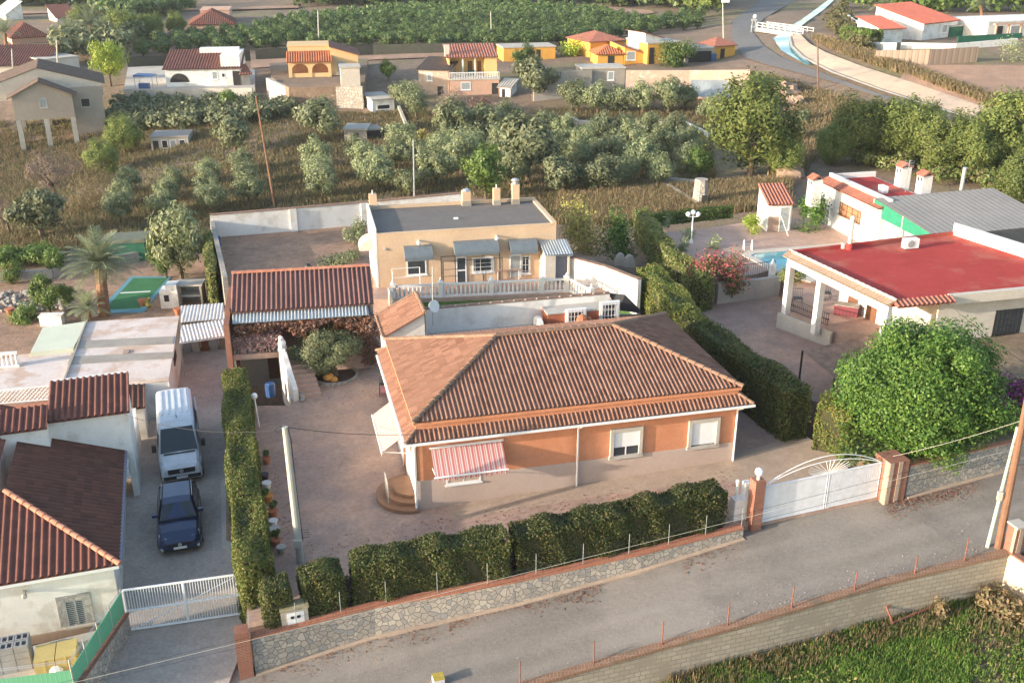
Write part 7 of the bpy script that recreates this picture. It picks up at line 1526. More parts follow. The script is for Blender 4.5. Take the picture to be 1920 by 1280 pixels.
villa('white_shed', 'small white flat roofed shed with a dark opening below the rubble wall', (699, 213), (740, 210), 188, 6, 'white', 'flat', 'conc_pale', 0, ((.2, .8, .25, .62, 'w'),), cat='shed')
villa('grey_shed', 'low grey shed with a steel door among the olives', (646, 266), (688, 266), 243, 3.5, 'concrete', 'flat', 'conc_pale', 0, ((.4, .65, 0, .72, 'd'),), cat='shed')
villa('goat_pen', 'dark open pen attached to the low grey shed', (690, 262), (716, 260), 244, 2.5, 'iron', 'flat', 'concrete', 0, (), cat='pen')
villa('long_shed', 'low white shed with a row of dark openings among trees', (285, 284), (355, 282), 258, 4, 'conc_pale', 'flat', 'concrete', 0, ((.05, .2, 0, .75, 'd'), (.28, .45, .2, .8, 'w'), (.5, .68, .2, .8, 'v'), (.75, .92, .2, .8, 'w')), cat='shed')
# salmon house group
villa('salmon_block', 'bare salmon brick block with one blind window and a tiled roof', (786, 178), (842, 180), 129, 6, 'brick_pale', 'mono', 'tile_brown', .9, ((.28, .46, .55, .85, 'v'), (.62, .8, 0, .35, 'd')))
t, f, L, D, z, z1 = villa('porch_house', 'old house with a yellow porch above a salmon ground floor', (844, 180), (936, 178), 150, 8, 'salmon', 'flat', 'conc_pale', 0, ((.22, .42, .35, .85, 'v'), (.85, .98, .0, .75, 'd')))
zu = zt(f.p(0, 2.5, 0), 108); w = MB(); w.box(f, 0, .25, 2.5, 8, z1, zu); w.box(f, L*.75, L, 2.5, 8, z1, zu); w.box(f, .251, L*.749, 4.2, 8, z1, zu); w.build('upper_wall', M['yellow'], t); m = MB(); tiles(m, [f.p(-.3, 2.2, zu), f.p(L+.2, 2.2, zu), f.p(L+.2, 8.3, zu+1.2), f.p(-.3, 8.3, zu+1.2)], f.a, .4, .07); m.build('upper_roof', M['tile_far'], t)
m = MB(); [m.box(f, u-.09, u+.09, 2.5, 2.68, z1, zu-.1) for u in (L*.3, L*.55)]; m.build('porch_posts', M['white'], t)['kind'] = 'stuff'; m = MB(); [m.cyl(f.p(L*k/30, 0, z1+.12), f.p(L*k/30, 0, z1+.9), .03, n=4) for k in range(31)]; m.box(f, 0, L, -.05, .05, z1+.9, z1+1.0); m.build('porch_railing', M['whitepaint'], t)
for a, b in ((.42, .52), (.62, .7)): door(t, Fr(f.p(0, 4.2, 0), f.a), L*a, L*b, 0, z1+.12, z1+2.0, 'wood')
m = MB(); m.box(f, L*.42, L*.55, 3, 3.7, z1+.12, z1+.8); m.build('porch_table', M['greynet'], t); m = MB(); m.box(f, -.4, .3, 3.5, 4.2, zu, zu+1.6); m.build('chimney', M['cream_pale'], t)
villa('white_annex', 'little white annex with a dark door right of the salmon ground floor', (937, 182), (957, 183), 162, 3, 'white', 'mono', 'cream_pale', .6, ((.2, .5, 0, .75, 'd'),), cat='outbuilding')
villa('ochre_annex', 'long ochre outbuilding with two doors and a grey flat roof', (944, 116), (1041, 113), 90, 5, 'ochre', 'flat', 'conc_pale', 0, ((.33, .42, 0, .8, 'd'), (.63, .71, 0, .8, 'd')), cat='outbuilding')
# ochre villa group
villa('ochre_villa', 'ochre villa block with a large white framed window', (1170, 122), (1212, 121), 88, 9, 'ochre', 'monox', 'tile_far', -1.2, ((.1, .5, .25, .75, 'v'),))
villa('porch', 'orange tiled porch in front of the ochre villa', (1120, 124), (1168, 123), 101, 5, 'ochre', 'hip', 'tile_orange', 1.1, ((.4, .65, .1, .8, 'd'),), cat='porch')
villa('ochre_wing', 'ochre wing with a low tiled roof behind the round shrub', (1213, 121), (1276, 118), 82, 8, 'ochre', 'flat', 'conc_pale', 0, ((.05, .2, 0, .8, 'd'),)); villa('white_turret', 'white raised block on top of the ochre villa', (1209, 92), (1240, 90), 62, 5, 'white', 'monox', 'tile_far', -.8, (), z0=zt(G(1213, 121), 82)-1)
villa('hipped_wing', 'pale hip roofed wing at the left end of the ochre villa', (1106, 108), (1170, 104), 78, 8, 'ochre', 'hip', 'tile_far', 1.2)
t, f, L, D, z, z1 = villa('open_carport', 'open carport with a grey sheet roof between the ochre buildings', (1284, 118), (1338, 116), 92, 5, 'concrete', 'flat', 'concrete', 0, ((.12, .9, 0, .8, 'd'),), cat='carport')
villa('pump_house', 'square ochre pump house with a pink tiled hip roof beside the road', (1338, 113), (1377, 110), 86, 4.2, 'ochre', 'hip', 'tile_far', 1.1, ((.3, .5, 0, .75, 'd'),), cat='outbuilding')
bb = P(1338, 116, G(1338, 113)[2]); m = MB(); m.cyl(bb, bb+Z3*1.2, .4, .42, 10); m.cyl(bb+Z3*1.2, bb+Z3*1.28, .44, .3, 10); m.one('blue_barrel', M['blue'], 'blue plastic barrel in front of the square pump house', 'barrel')
farwall('grey rendered retaining wall in front of the ochre villa', [(1000, 190), (1108, 181)], [137, 131], 'concrete', .4); villa('block_building', 'grey rendered building with a dark door and louvred window', (1090, 180), (1170, 178), 129, 4, 'concrete', 'flat', 'conc_pale', 0, ((.0, .2, .1, .8, 'd'), (.6, .75, .55, .88, 'v')), cat='outbuilding')
farwall('long pale brick retaining wall right of the grey building', [(1172, 180), (1290, 183), (1402, 190)], [132, 132, 131], 'brick_pale', .4)
b = G(1330, 190); f = Fr(G(1293, 190), G(1364, 190)-G(1293, 190)); L = np.linalg.norm((G(1364, 190)-G(1293, 190))[:2]); t = thing('tarp_lean_to', 'grey tarpaulin lean-to against the pale brick wall', 'shelter', f.p(0, 0, b[2])); m = MB(); za, zb = zt(b, 150), zt(b, 176); m.grid(lambda u, v: f.p(L*u, -2.5+2.7*v, zb+(za-zb)*v-.15*math.sin(u*9)*math.sin(3.1*v)), 12, 4); m.build('sheet', M['louvre'], t); m = MB(); [m.cyl(f.p(L*k, -2.4, b[2]-.5), f.p(L*k, -2.4, zb), .06, n=5) for k in (.02, .5, .98)]; m.build('posts', M['conc_pale'], t)['kind'] = 'stuff'
farwall('white low wall across the back of the dense olive grove', [(1062, 225), (1085, 238), (1275, 240)], [212, 226, 226], 'conc_pale', .35); farwall('white zigzag wall behind the big pine', [(1282, 232), (1330, 258)], [226, 250], 'white', .3); farwall('slanting white boundary wall between the olive plots', [(748, 205), (767, 250)], [198, 243], 'conc_pale', .35)
# far left houses
villa('long_red_house', 'long low house with a dark red tiled roof at the left edge', (-40, 140), (88, 137), 123, 9, 'cream_pale', 'mono', 'tile_red', 2.0); villa('pale_block', 'pale flat roofed annex right of the long red house', (82, 135), (150, 128), 113, 6, 'cream_pale', 'flat', 'conc_pale')
villa('peach_house', 'peach house with a small red roof behind the tall palms', (24, 86), (92, 82), 71, 10, 'salmon', 'hip', 'tile_red', 2.4); villa('far_villa', 'large peach villa with red roofs in front of the far orchard', (358, 54), (440, 52), 46, 14, 'salmon', 'hip', 'tile_red', 2.6); villa('far_villa_block', 'upper block of the large peach villa with a pale flat roof', (378, 44), (432, 43), 20, 10, 'salmon', 'flat', 'salmon')
villa('far_cottage', 'white cottage with a low red roof on the far plain', (108, 42), (146, 40), 33, 8, 'cream_pale', 'mono', 'tile_red', 2.2); villa('far_white_house', 'small white house alone on the far plain at the left', (12, 38), (44, 36), 27, 8, 'white', 'monox', 'white', 2.5)
# white houses above the canal
ZC = G(1750, 85)[2]+.4
villa('white_gabled_house', 'white house with a bright red lean-to roof above the canal', (1728, 76), (1792, 68), 44, 9, 'white', 'mono', 'redtile_plain', 2.2, ((.55, .7, .3, .8, 'v'),)); villa('white_garage', 'small white garage with a red roof left of the gabled house', (1650, 84), (1690, 82), 54, 6, 'white', 'mono', 'redtile_plain', 1.3)
villa('netted_porch', 'porch hung with green netting right of the gabled house', (1780, 70), (1824, 66), 50, 4, 'greynet', 'flat', 'conc_pale', cat='porch'); t, f, L, D, z, z1 = villa('white_pergola_house', 'long white house with a red framed pergola at the right edge', (1848, 74), (1990, 68), 42, 9, 'white', 'flat', 'white', 0, ((.1, .2, 0, .75, 'd'), (.3, .45, .2, .75, 'v')))
m = MB(); [m.box(f, u-.12, u+.12, -1.5, -1.2, z-.5, z1-.3) for u in (.5, 3, 5.5, 8)]; m.box(f, 0, L, -1.6, -1.1, z1-.3, z1-.1); m.build('pergola', M['salmon'], t)
farwall('curved white garden wall left of the white garage', [(1584, 38), (1602, 52), (1655, 60)], [24, 38, 44], 'white', .3); farwall('white terrace wall under the gabled house', [(1688, 92), (1790, 92), (1905, 84)], [80, 82, 72], 'white', .3); farwall('weathered brown board wall above the ploughed plot', [(1640, 118), (1740, 124), (1830, 116)], [95, 93, 88], 'boards', .3); farwall('grey green screen at the corner of the white garage', [(1617, 94), (1680, 96)], [79, 80], 'louvre', .2); farwall('green net fence above the white terrace wall', [(1795, 80), (1915, 72)], [68, 62], 'greynet', .1)
# road, canal and bank on the right
def strip(name, Lp, Rp, m, dz=.12, k=6, edge=0, fn=None):
    def dens(pp): return [lerp(pp[i], pp[i+1], j/k) for i in range(len(pp)-1) for j in range(k)]+[np.array(pp[-1], float)]
    A, B = dens(Lp), dens(Rp); mb = MB(); rows = []
    for a, b in zip(A, B): rows.append([PF(*lerp(a, b, s/4), lambda x, y: TG(x, y)+dz) for s in range(5)])
    for i in range(len(rows)-1):
        for j in range(4): mb.face([rows[i][j], rows[i][j+1], rows[i+1][j+1], rows[i+1][j]])
    o = mkobj(name, mb.V, mb.F, M[m], None, True, mb.UV); return props(o, kind='structure')
strip('canal_road', [(1440, -10), (1372, 40), (1372, 72), (1395, 108), (1450, 125), (1560, 153), (1700, 200), (1870, 250)], [(1510, -10), (1432, 35), (1412, 62), (1432, 86), (1466, 108), (1530, 132), (1650, 176), (1870, 238)], 'asphalt', .14)
strip('canal_water', [(1560, -5), (1520, 25), (1470, 58), (1450, 72), (1465, 95), (1512, 122)], [(1570, -5), (1545, 18), (1498, 52), (1480, 72), (1490, 94), (1522, 122)], 'canalwater', .16)
strip('canal_bank', [(1482, 66), (1486, 84), (1506, 104), (1560, 132), (1650, 165), (1760, 200), (1860, 232)], [(1500, 64), (1518, 82), (1548, 98), (1610, 122), (1690, 148), (1780, 178), (1860, 206)], 'canalconc', .35)
strip('canal_kerb', [(1478, 70), (1482, 88), (1503, 108), (1558, 136), (1650, 169), (1860, 236)], [(1482, 67), (1486, 85), (1506, 105), (1560, 133), (1650, 166), (1860, 233)], 'conc_pale', .5)
A, B = G(1418, 62), G(1505, 64); f = Fr(A, B-A); L = np.linalg.norm((B-A)[:2]); t = thing('canal_bridge', 'narrow concrete canal bridge with white railings', 'bridge', A); zb = A[2]+.9; m = MB(); m.box(f, 0, L, 0, 2.5, zb-.35, zb); m.box(f, 0, L, -.15, -.001, zb-.6, zb+.1); m.build('deck', M['conc_pale'], t)
m = MB(); [(m.box(f, 0, L, v-.04, v+.04, zb+h-.05, zb+h+.05)) for v in (0.05, 2.4) for h in (.5, 1.0)]; [m.box(f, L*k/8-.06, L*k/8+.06, v-.061, v+.061, zb, zb+1.1) for v in (.05, 2.4) for k in range(9)]; m.build('railing', M['whitepaint'], t)
b = G(1412, 62); t = thing('sluice_gear', 'steel sluice gear with a white globe standing by the bridge', 'machinery', b); m = MB(); [m.cyl(b+np.array([x, 0, 0]), b+np.array([x*.7, 0, 2.6]), .09, n=6) for x in (-.4, .4)]; m.box(Fr(b, (1, 0)), -.5, .5, -.2, .2, b[2]+1.0, b[2]+1.2); m.box(Fr(b, (1, 0)), -.5, .5, -.2, .2, b[2]+2.2, b[2]+2.5); m.build('frame', M['louvre'], t); m = MB(); m.ball(b+np.array([.1, 0, 3.0]), .4, 8); m.build('globe', M['whitepaint'], t)
for k, (px, y1, y0, r, mm, lab) in enumerate(((1535, 170, 72, .13, 'woodpole', 'wooden pole on the slope below the canal bank'), (1357, 72, 5, .14, 'greypole', 'concrete street lamp beside the canal road'), (516, 388, 180, .12, 'woodpole', 'leaning wooden pole in the left of the olive grove'), (777, 375, 262, .1, 'steel', 'thin steel mast behind the beige house'), (598, 90, 20, .14, 'greypole', 'pole in front of the orchard above the yellow villa'), (922, 80, 22, .12, 'greypole', 'white mast at the edge of the orchard'), (206, 95, 40, .14, 'greypole', 'concrete pole beside the tall palms'), (24, 140, 92, .14, 'greypole', 'concrete pole before the long red house'), (108, 138, 75, .14, 'greypole', 'tall concrete pole at the right end of the long red house'))):
    b = G(px, y1); tp = PY(px-(36 if k == 2 else 2), y0, b[1]+.1); t = thing('utility_pole', lab, 'pole', b); m = MB(); m.cyl(b-Z3*.5, tp, r, r*.7, 7); m.build('shaft', M[mm], t)
    if k == 1: m = MB(); m.box(Fr(tp, (1, 0)), -.2, 1.2, -.2, .2, tp[2], tp[2]+.9); m.build('lamp_head', M['whitepaint'], t)
farwall('dark windbreak net along the front edge of the orchard', [(480, 112), (700, 103), (880, 99), (1045, 97)], [92, 84, 80, 79], 'darknet', .1); farwall('dark windbreak net left of the yellow villa', [(240, 128), (470, 114)], [108, 94], 'darknet', .1)
strip('bare_slope', [(1450, 150), (1462, 200), (1478, 250), (1490, 300)], [(1500, 158), (1530, 195), (1548, 240), (1545, 290)], 'soil_red', .16)
# orchard background bands
strip('far_track', [(0, 22), (120, 20), (290, 17), (560, 10)], [(0, 27), (120, 24), (290, 22), (560, 15)], 'soil_red', .3); strip('villa_track', [(470, 128), (700, 112), (900, 104), (1045, 98)], [(470, 112), (700, 104), (900, 96), (1045, 92)], 'soil_red', .15)
strip('bare_clearing', [(1040, 8), (1140, 12), (1220, 20)], [(1150, 28), (1200, 28), (1228, 24)], 'soil_red', .3); strip('ploughed_plot', [(1680, 165), (1760, 190), (1880, 220), (1990, 250)], [(1700, 122), (1800, 122), (1900, 122), (1990, 125)], 'soil_red', .3)
for k, (px, py, r) in enumerate(((1470, 178, 2.2), (1492, 196, 1.5), (1452, 205, 1.3), (1480, 330, 1.6))):
    p = G(px, py); m = MB(); m.ball(p+Z3*.2*r, r, 11, .62, 8)
    for i in range(len(m.V)): v = m.V[i]-p; w = 1+.22*math.sin(v[0]*2.3+k)*math.sin(v[2]*3.1+v[1]*1.7)+.1*math.sin(v[0]*6+v[2]*5); m.V[i] = p+v*w
    m.one('rock_outcrop', M['rock'], ('largest pinkish rock on the slope below the canal road', 'second pinkish rock lower on the slope', 'small rock at the left of the slope', 'orange rock at the foot of the pines')[k], 'rock')
# ------------------------------------------------------------------ trees and scrub of the open land
def protos(kind, n, fn): PROTO[kind] = [(fn(i), False) for i in range(n)]
protos('olive', 4, lambda i: maketree('olive_tree', 'grey green olive tree in the grove', 'olive tree', 3200, 1.5, 1.35, 1.65, 1.2, .16, 'olive', leaf=.24, k=24, cr=.42, shell=.7, aspect=.42))
protos('olive_dark', 2, lambda i: maketree('olive_tree', 'dark olive tree', 'olive tree', 3200, 1.5, 1.3, 1.7, 1.2, .16, 'olive_dk', leaf=.26, k=22, cr=.42, shell=.72, aspect=.45))
protos('pine', 3, lambda i: maketree('pine_tree', 'bright green rounded pine', 'pine tree', 14000, 1.5, 1.95, 1.8, 1.5, .12, 'pine', leaf=.15, k=60, cr=.32, shell=.74, aspect=.4, limbs=5))
protos('leafy', 2, lambda i: maketree('leafy_tree', 'green leafy tree', 'tree', 3600, 1.5, 1.6, 2.2, 1.8, .12, 'green', leaf=.22, k=24, cr=.4, shell=.75))
protos('citrus', 3, lambda i: maketree('citrus_tree', 'dark green citrus tree', 'citrus tree', 1300, 1.5, 1.15, 1.25, .8, .12, 'citrus', leaf=.28, k=12, cr=.5, shell=.6, limbs=2))
protos('bare', 1, lambda i: maketree('bare_tree', 'bare tree', 'tree', 1300, 1.6, 1.3, 2.2, 2.2, .13, 'twig', leaf=.5, k=26, cr=.35, shell=.8, aspect=.05, limbs=7))
protos('lime', 1, lambda i: maketree('weeping_tree', 'yellow green tree', 'tree', 4200, 1.5, 1.7, 2.2, 1.6, .13, 'lime', leaf=.2, k=26, cr=.36, shell=.75, aspect=.4, droop=.6))
def row(kind, items, label, group=None, sz=None, base=3.0, ground=None):
    """items: image column, image row of the foot, crown width in pixels"""
    for it in items:
        px, py, w = it[:3]; p = (ground or G)(px, py); lab = it[3] if len(it) > 3 else label
        plant(kind, p, w*(.92 if kind == 'olive' and px > 1000 else 1.1 if kind == 'olive' else 1)/S(p)/base, lab, None if len(it) > 3 else group, sz)
row('olive', [(243, 362, 46), (234, 388, 48), (226, 420, 54)], 'grey green olive in the leftmost straight olive row', 'olives of the leftmost row')
row('olive', [(327, 358, 42), (316, 384, 46), (309, 412, 52)], 'grey green olive in the second olive row from the left', 'olives of the second row')
row('olive', [(396, 344, 44), (393, 370, 48), (397, 398, 54)], 'grey green olive in the third olive row from the left', 'olives of the third row')
row('olive', [(456, 324, 42), (461, 350, 46), (468, 384, 54)], 'grey green olive in the fourth olive row beside the leaning pole', 'olives of the fourth row')
row('olive', [(592, 318, 54), (600, 345, 54), (606, 374, 56)], 'grey green olive in the row just right of the leaning pole', 'olives right of the leaning pole')
row('olive', [(672, 310, 50), (690, 338, 62), (708, 360, 66), (768, 366, 50)], 'grey green olive in the row behind the dirt plot', 'olives behind the dirt plot')
row('olive', [(752, 288, 58), (740, 318, 50), (782, 318, 56), (818, 352, 70), (866, 328, 74), (852, 275, 80), (912, 272, 66), (950, 250, 56), (935, 300, 60), (830, 300, 54), (962, 352, 60), (880, 300, 60)], 'grey green olive in the loose grove behind the grey felt roof', 'olives of the loose grove')
row('olive', [(1060, 276, 66), (1095, 296, 66), (1128, 268, 62), (1140, 312, 72), (1182, 292, 70), (1202, 330, 80), (1242, 302, 72), (1262, 270, 62), (1292, 292, 62), (1165, 348, 66), (1235, 352, 66), (1112, 362, 60), (1288, 322, 60), (1020, 262, 56), (1085, 322, 64), (1040, 310, 64), (1215, 264, 56), (1170, 262, 54), (1010, 285, 50)], 'grey green olive in the dense grove in front of the white low wall', 'olives of the dense grove')
row('olive', [(1082, 212, 62), (1120, 216, 66), (1163, 214, 62), (1205, 214, 66), (1252, 214, 70), (1284, 208, 54)], 'grey green olive in the strip under the grey retaining wall', 'olives under the grey wall')
row('olive_dark', [(600, 270, 84, 'big dark olive left of the low grey shed'), (442, 290, 76, 'large roundish olive left of the leaning pole'), (80, 448, 104, 'large spreading dark olive alone at the far left'), (990, 345, 125, 'largest dark olive in the middle of the grove'), (1056, 370, 84, 'dark round olive at the front edge of the grove'), (1000, 188, 84, 'dark olive in front of the ochre annex'), (1072, 208, 56, 'dark olive at the left end of the grey wall'), (1128, 366, 72, 'dark low olive beside the round front olive')], '')
row('olive', [(342, 528, 88, 'tall round olive beside the green court')], '', sz=1.45, base=3.0)
row('olive', [(780, 222, 48, 'small olive below the salmon block'), (764, 205, 52, 'olive by the slanting boundary wall'), (1332, 232, 56, 'olive below the tarpaulin lean-to'), (1345, 222, 46, 'small olive at the foot of the pale brick wall')], '', base=3.0)
row('leafy', [(912, 378, 82, 'bright green tree behind the chimneys of the beige house'), (728, 152, 30, 'narrow green tree right of the yellow villa'), (982, 138, 42, 'round green tree below the ochre annex'), (430, 212, 34, 'green tree at the end of the pale retaining wall'), (1308, 342, 52, 'small yellowish green tree left of the big pine'), (30, 540, 40, 'small round tree at the left end of the garden'), (60, 640, 60, 'bushy green tree at the left edge of the flat roofs'), (110, 522, 44, 'green garden tree behind the rockery'), (312, 525, 66, 'leafy citrus tree at the far end of the green court')], '')
row('leafy', [(95, 590, 60, 'dark green garden tree left of the date palm'), (130, 578, 36, 'small dark tree between the garden tree and the date palm')], '', ground=lambda x, y: PF(x, y, LZ))
row('pine', [(1405, 330, 165, 'big rounded pine standing alone right of the olive grove'), (1468, 330, 70, 'smaller pine touching the right side of the big pine'), (1600, 305, 110, 'leftmost pine of the belt behind the red roofs'), (1655, 300, 105, 'second pine from the left in the belt'), (1708, 305, 105, 'third pine from the left in the belt'), (1762, 330, 110, 'tall pointed pine in the middle of the belt'), (1815, 335, 105, 'pine right of the tall pointed one'), (1885, 330, 140, 'largest pine of the belt at the right edge'), (1912, 400, 110, 'pine nearest the grey sheet roof at the right edge'), (1560, 310, 70, 'dark small pine at the left end of the belt'), (1850, 320, 90, 'pine half hidden behind the largest one'), (1950, 330, 120, 'pine cut off by the right edge')], '', sz=.9)
row('pine', [(195, 330, 66, 'bright green pine in front of the long low shed'), (235, 290, 70, 'taller bright green pine beside the long low shed'), (165, 75, 60, 'round tree behind the yellow green tree'), (268, 80, 50, 'dark tree in the row behind the villas'), (230, 85, 60, 'large dark tree at the left end of the orchard'), (332, 66, 40, 'broad tree in front of the far peach villa'), (290, 76, 46, 'tree between the orchard and the far peach villa')], '', sz=.85)
row('lime', [(208, 162, 66, 'bright yellow green weeping tree beside the stilt house'), (1765, 22, 60, 'yellow flowering tree behind the bright red roof')], '')
row('bare', [(108, 385, 90, 'bare leafless tree in the scrub at the left'), (20, 440, 60, 'small bare tree at the left edge'), (850, 235, 60, 'bare reddish tree below the porch house')], '')
for px, py, ty, sc, lab in ((172, 105, 48, 1.2, 'tall slim palm behind the yellow green tree'), (132, 105, 68, 1.1, 'shorter palm left of the tall slim palm'), (12, 90, 62, 1.0, 'palm at the left edge before the peach house'), (1660, 35, 10, 1.1, 'palm above the white garage'), (1842, 38, 12, 1.1, 'palm behind the long white house')):
    b = G(px, py); palm(b, PY(px-3, ty, b[1]), sc*1.25, 26, lab, .26)
bush('round_shrub', G(1262, 122), 4.0, 2.6, 'green', 'broad rounded shrub in front of the ochre wing', 'shrub', 2200, .4); bush('creeper_pergola', G(1085, 104), 4.2, 1.8, 'lime', 'pergola covered in yellow green creeper left of the ochre porch', 'shrub', 1800, .45)
hedgeblock('clipped_hedge', [G(1584, 82), G(1640, 92)], 2.4, TG, lambda x, y: TG(x, y)+2.6, 'green', 'clipped hedge below the curved white garden wall', 26, .5)
# citrus orchard: nearest trees one by one, the rest as one mass
ORCH = [(250, 108), (540, 92), (1045, 94), (1140, 74), (1215, 66), (1310, 58), (1318, 30), (1215, 50), (1140, 30), (1010, 18), (760, 20), (540, 44), (450, 64), (300, 82)]
def inpoly(x, y, P_): 
    c = False
    for (x0, y0), (x1, y1) in zip(P_, P_[1:]+P_[:1]):
        if (y0 > y) != (y1 > y) and x < (x1-x0)*(y-y0)/(y1-y0)+x0: c = not c
    return c
def px_of(p): d = np.asarray(p, float)-CAM; z = d@_fw; return 960+FPX*d[0]/z, 640-FPX*(d@_up)/z
spots = []
ca, sa = math.cos(.35), math.sin(.35)
for i in range(-75, 75):
    for j in range(-65, 65):
        x, y = i*3.3, j*4.3; X, Y = ca*x-sa*y-10, sa*x+ca*y+255
        if not 150 < Y < 420: continue
        p = np.array([X+rnd.uniform(-.35, .35), Y+rnd.uniform(-.35, .35), 0]); p[2] = TG(*p[:2]); 
        if inpoly(*px_of(p), ORCH): spots.append(p)
spots.sort(key=lambda p: p[1]); rest = []
for k, p in enumerate(spots):
    if k < 290: plant('citrus', p, rnd.uniform(1.0, 1.25), 'dark green citrus tree in the close set orchard rows behind the villas', 'citrus trees of the orchard')
    else: rest.append(p)
Q = []
for p in rest:
    C, o = crownpts(260, 1.8, 1.8, 1.4, 1.4, 9, .5, .65); Q.append(leafquads(C+p, .58, o))
def farmass(name, pix, n, r, h, lm, label, leaf=1.1, per=110, d=1.0):
    xs = [a for a, _ in pix]; ys = [b for _, b in pix]; R = []; c = 0
    while c < n:
        px, py = rnd.uniform(min(xs), max(xs)), rnd.uniform(min(ys), max(ys))
        if not inpoly(px, py, pix): continue
        c += 1; p = G(px, py); C, o = crownpts(per, r, r, h, h*.9, 6, .5, .6); R.append(leafquads(C+p, leaf, o))
    return props(quads(name, np.concatenate(R), M[lm], None, (0, 0, 0)), label, None, None, 'stuff')
props(quads('far_orchard', np.concatenate(Q), M['citrus'], None, (0, 0, 0)), 'far rows of the citrus orchard running into the distance', None, None, 'stuff')
farmass('distant_grove', [(-20, -5), (-20, 14), (150, 12), (300, 2), (300, -8)], 150, 3, 2.6, 'citrus', 'dark distant grove in the upper left corner', 1.5)
farmass('distant_orchard', [(170, 24), (345, 22), (345, 12), (360, 10), (360, 14), (345, 26), (250, 44)], 110, 2.4, 2.2, 'citrus', 'paler orchard rows behind the far peach villa', 1.3)
farmass('distant_trees', [(560, 14), (1060, 10), (1320, 22), (1320, -6), (560, -6)], 260, 3.4, 3.0, 'citrus', 'belt of trees along the top of the orchard', 1.6)
farmass('roadside_trees', [(1290, 30), (1350, 34), (1345, -6), (1270, -6)], 40, 3.2, 4.5, 'pine', 'tall dark roadside trees left of the canal road', 1.3)
farmass('garden_trees', [(1600, 20), (1720, 26), (1990, 30), (1990, -8), (1600, -8)], 120, 3.4, 3.6, 'green', 'garden trees behind the white houses at the top right', 1.3)
farmass('villa_trees', [(110, 120), (240, 118), (280, 72), (240, 55), (110, 95)], 60, 2.6, 2.8, 'olive_dk', 'dark trees between the far left houses', .9, 160)
farmass('shade_scrub', [(195, 250), (470, 240), (545, 225), (540, 205), (230, 200)], 120, 1.7, 1.3, 'olive_dk', 'dark scrub below the pale retaining wall', .5, 220)
farmass('canal_scrub', [(1545, 50), (1600, 88), (1645, 108), (1595, 50), (1580, 12)], 70, 1.6, 1.1, 'drygreen', 'dry reddish scrub on the slope above the canal', .6, 150)
farmass('pine_undergrowth', [(1540, 300), (1640, 320), (1990, 400), (1990, 330), (1700, 290)], 90, 1.5, 1.0, 'ivy', 'yellowish undergrowth at the foot of the pine belt', .35, 260)
farmass('hedge_line', [(0, 505), (110, 500), (110, 488), (0, 492)], 26, 1.1, .9, 'green', 'dark green shrubs behind the grey garden wall', .25, 300)
for k, (px, py, rx, rz, lm, lab) in enumerate(((160, 400, 2.6, 3.0, 'dry', 'tall clump of tan reeds in the scrub at the left'), (185, 375, 2.0, 2.6, 'dry', 'second clump of tan reeds behind the first'), (790, 262, 1.4, 1.0, 'yellowleaf', 'yellow leaved bush beside the slanting boundary wall'), (900, 215, 2.4, 1.5, 'reddry', 'reddish dry bush in front of the porch house'), (830, 225, 2.2, 1.1, 'twig', 'bare purple grey bush below the salmon block'), (1505, 232, 1.0, 1.1, 'olive', 'blue grey agave on the slope beside the pines'), (1490, 262, 1.4, 1.4, 'drygreen', 'grey bush below the blue grey agave'), (310, 460, 1.4, .9, 'drygreen', 'low yellowish shrub behind the green net shed'), (1905, 115, 3.2, 2.4, 'olive', 'silvery tree beside the ploughed plot'), (1420, 165, 2.2, 1.6, 'green', 'green bush at the corner of the canal road'))):
    p = G(px, py); bush('agave_plant' if 'agave' in lab else 'wild_bush', p, rx, rz, lm, lab, 'shrub', 900, .28 if lm != 'dry' else .6, aspect=.5 if lm != 'dry' else .08)
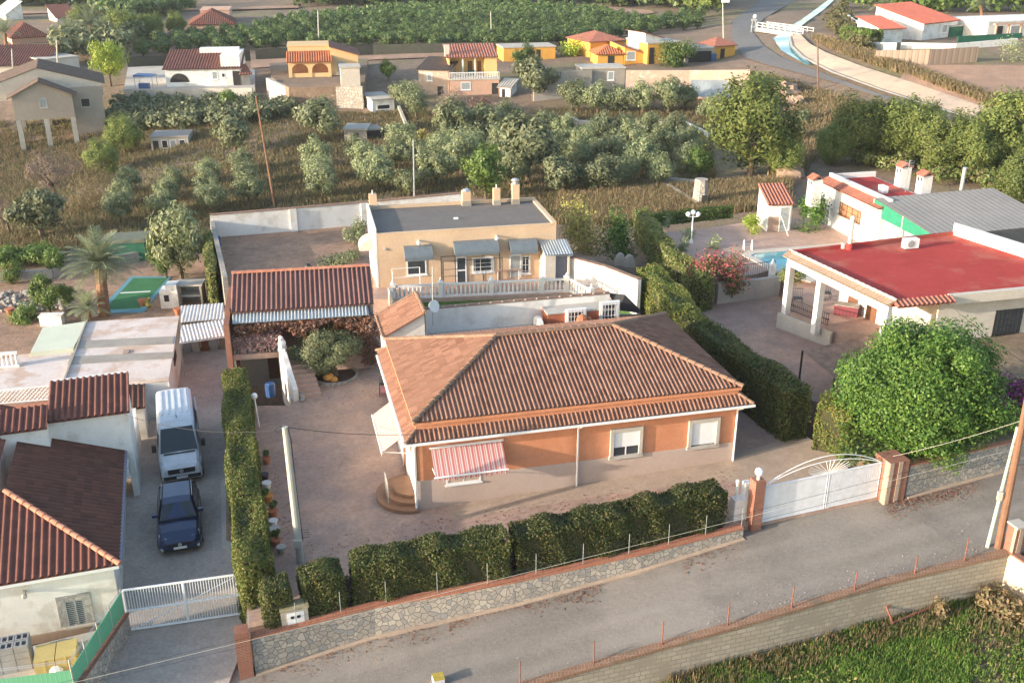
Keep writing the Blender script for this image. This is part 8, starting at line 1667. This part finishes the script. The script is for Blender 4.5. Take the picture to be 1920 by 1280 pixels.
# dry grass over the open land
def scatter(name, pix, n, h, lm, label, nb=6, w=.05, sp=.5, cond=None):
    xs = [a for a, _ in pix]; ys = [b for _, b in pix]; R = []
    while len(R) < n:
        px, py = rnd.uniform(min(xs), max(xs)), rnd.uniform(min(ys), max(ys))
        if inpoly(px, py, pix):
            p = G(px, py)
            if cond is None or math.sin(p[0]*.21+1.3*math.sin(p[1]*.13))+math.sin(p[1]*.17-p[0]*.09) > cond: R.append(p)
    return props(quads(name, tufts(R, h, nb, w, sp), M[lm], None, (0, 0, 0)), label, None, None, 'stuff')
scatter('dry_grass', [(-20, 480), (-20, 230), (480, 215), (1330, 200), (1340, 330), (1230, 410), (1040, 420), (860, 360), (690, 375), (400, 400), (390, 470), (200, 480)], 15000, .42, 'dry', 'dry grass among the olive rows', 7, .035, .6, -1.2)
scatter('green_weeds', [(-20, 480), (-20, 230), (480, 215), (1330, 200), (1340, 330), (1230, 410), (1040, 420), (860, 360), (690, 375), (400, 400), (390, 470), (200, 480)], 12000, .36, 'drygreen', 'greenish weeds among the olive rows', 7, .05, .6, -3)
scatter('tall_straw', [(1040, 420), (1050, 365), (1240, 355), (1480, 340), (1480, 390), (1240, 410), (1200, 425)], 6500, .65, 'dry', 'tall straw coloured grass behind the beige house', 8, .035, .45)
scatter('bank_grass', [(1400, 205), (1440, 140), (1560, 178), (1680, 222), (1560, 265), (1500, 330), (1440, 330), (1490, 200)], 3200, .5, 'dry', 'dry grass on the bank below the canal road', 7, .06, .6)
scatter('canal_grass', [(1520, 70), (1560, 92), (1620, 115), (1700, 140), (1860, 200), (1990, 250), (1990, 215), (1850, 185), (1680, 122), (1600, 90)], 5000, .7, 'dry', 'dry grass along the top of the canal bank', 6, .09, .8)
# ------------------------------------------------------------------ light morning haze
def haze():
    m = bpy.data.materials.new('haze'); m.use_nodes = True; N = m.node_tree.nodes; N.remove(N['Principled BSDF']); v = N.new('ShaderNodeVolumePrincipled')
    v.inputs['Color'].default_value = (.86, .9, .95, 1); v.inputs['Density'].default_value = .00016; v.inputs['Anisotropy'].default_value = .2
    m.node_tree.links.new(v.outputs[0], N['Material Output'].inputs['Volume'])
    b = MB(); b.box(Fr((0, 0), (1, 0)), -470, 470, -75, 1000, -12, 31); props(b.build('haze', m), 'thin pale haze over the far fields', None, None, 'stuff')
haze()
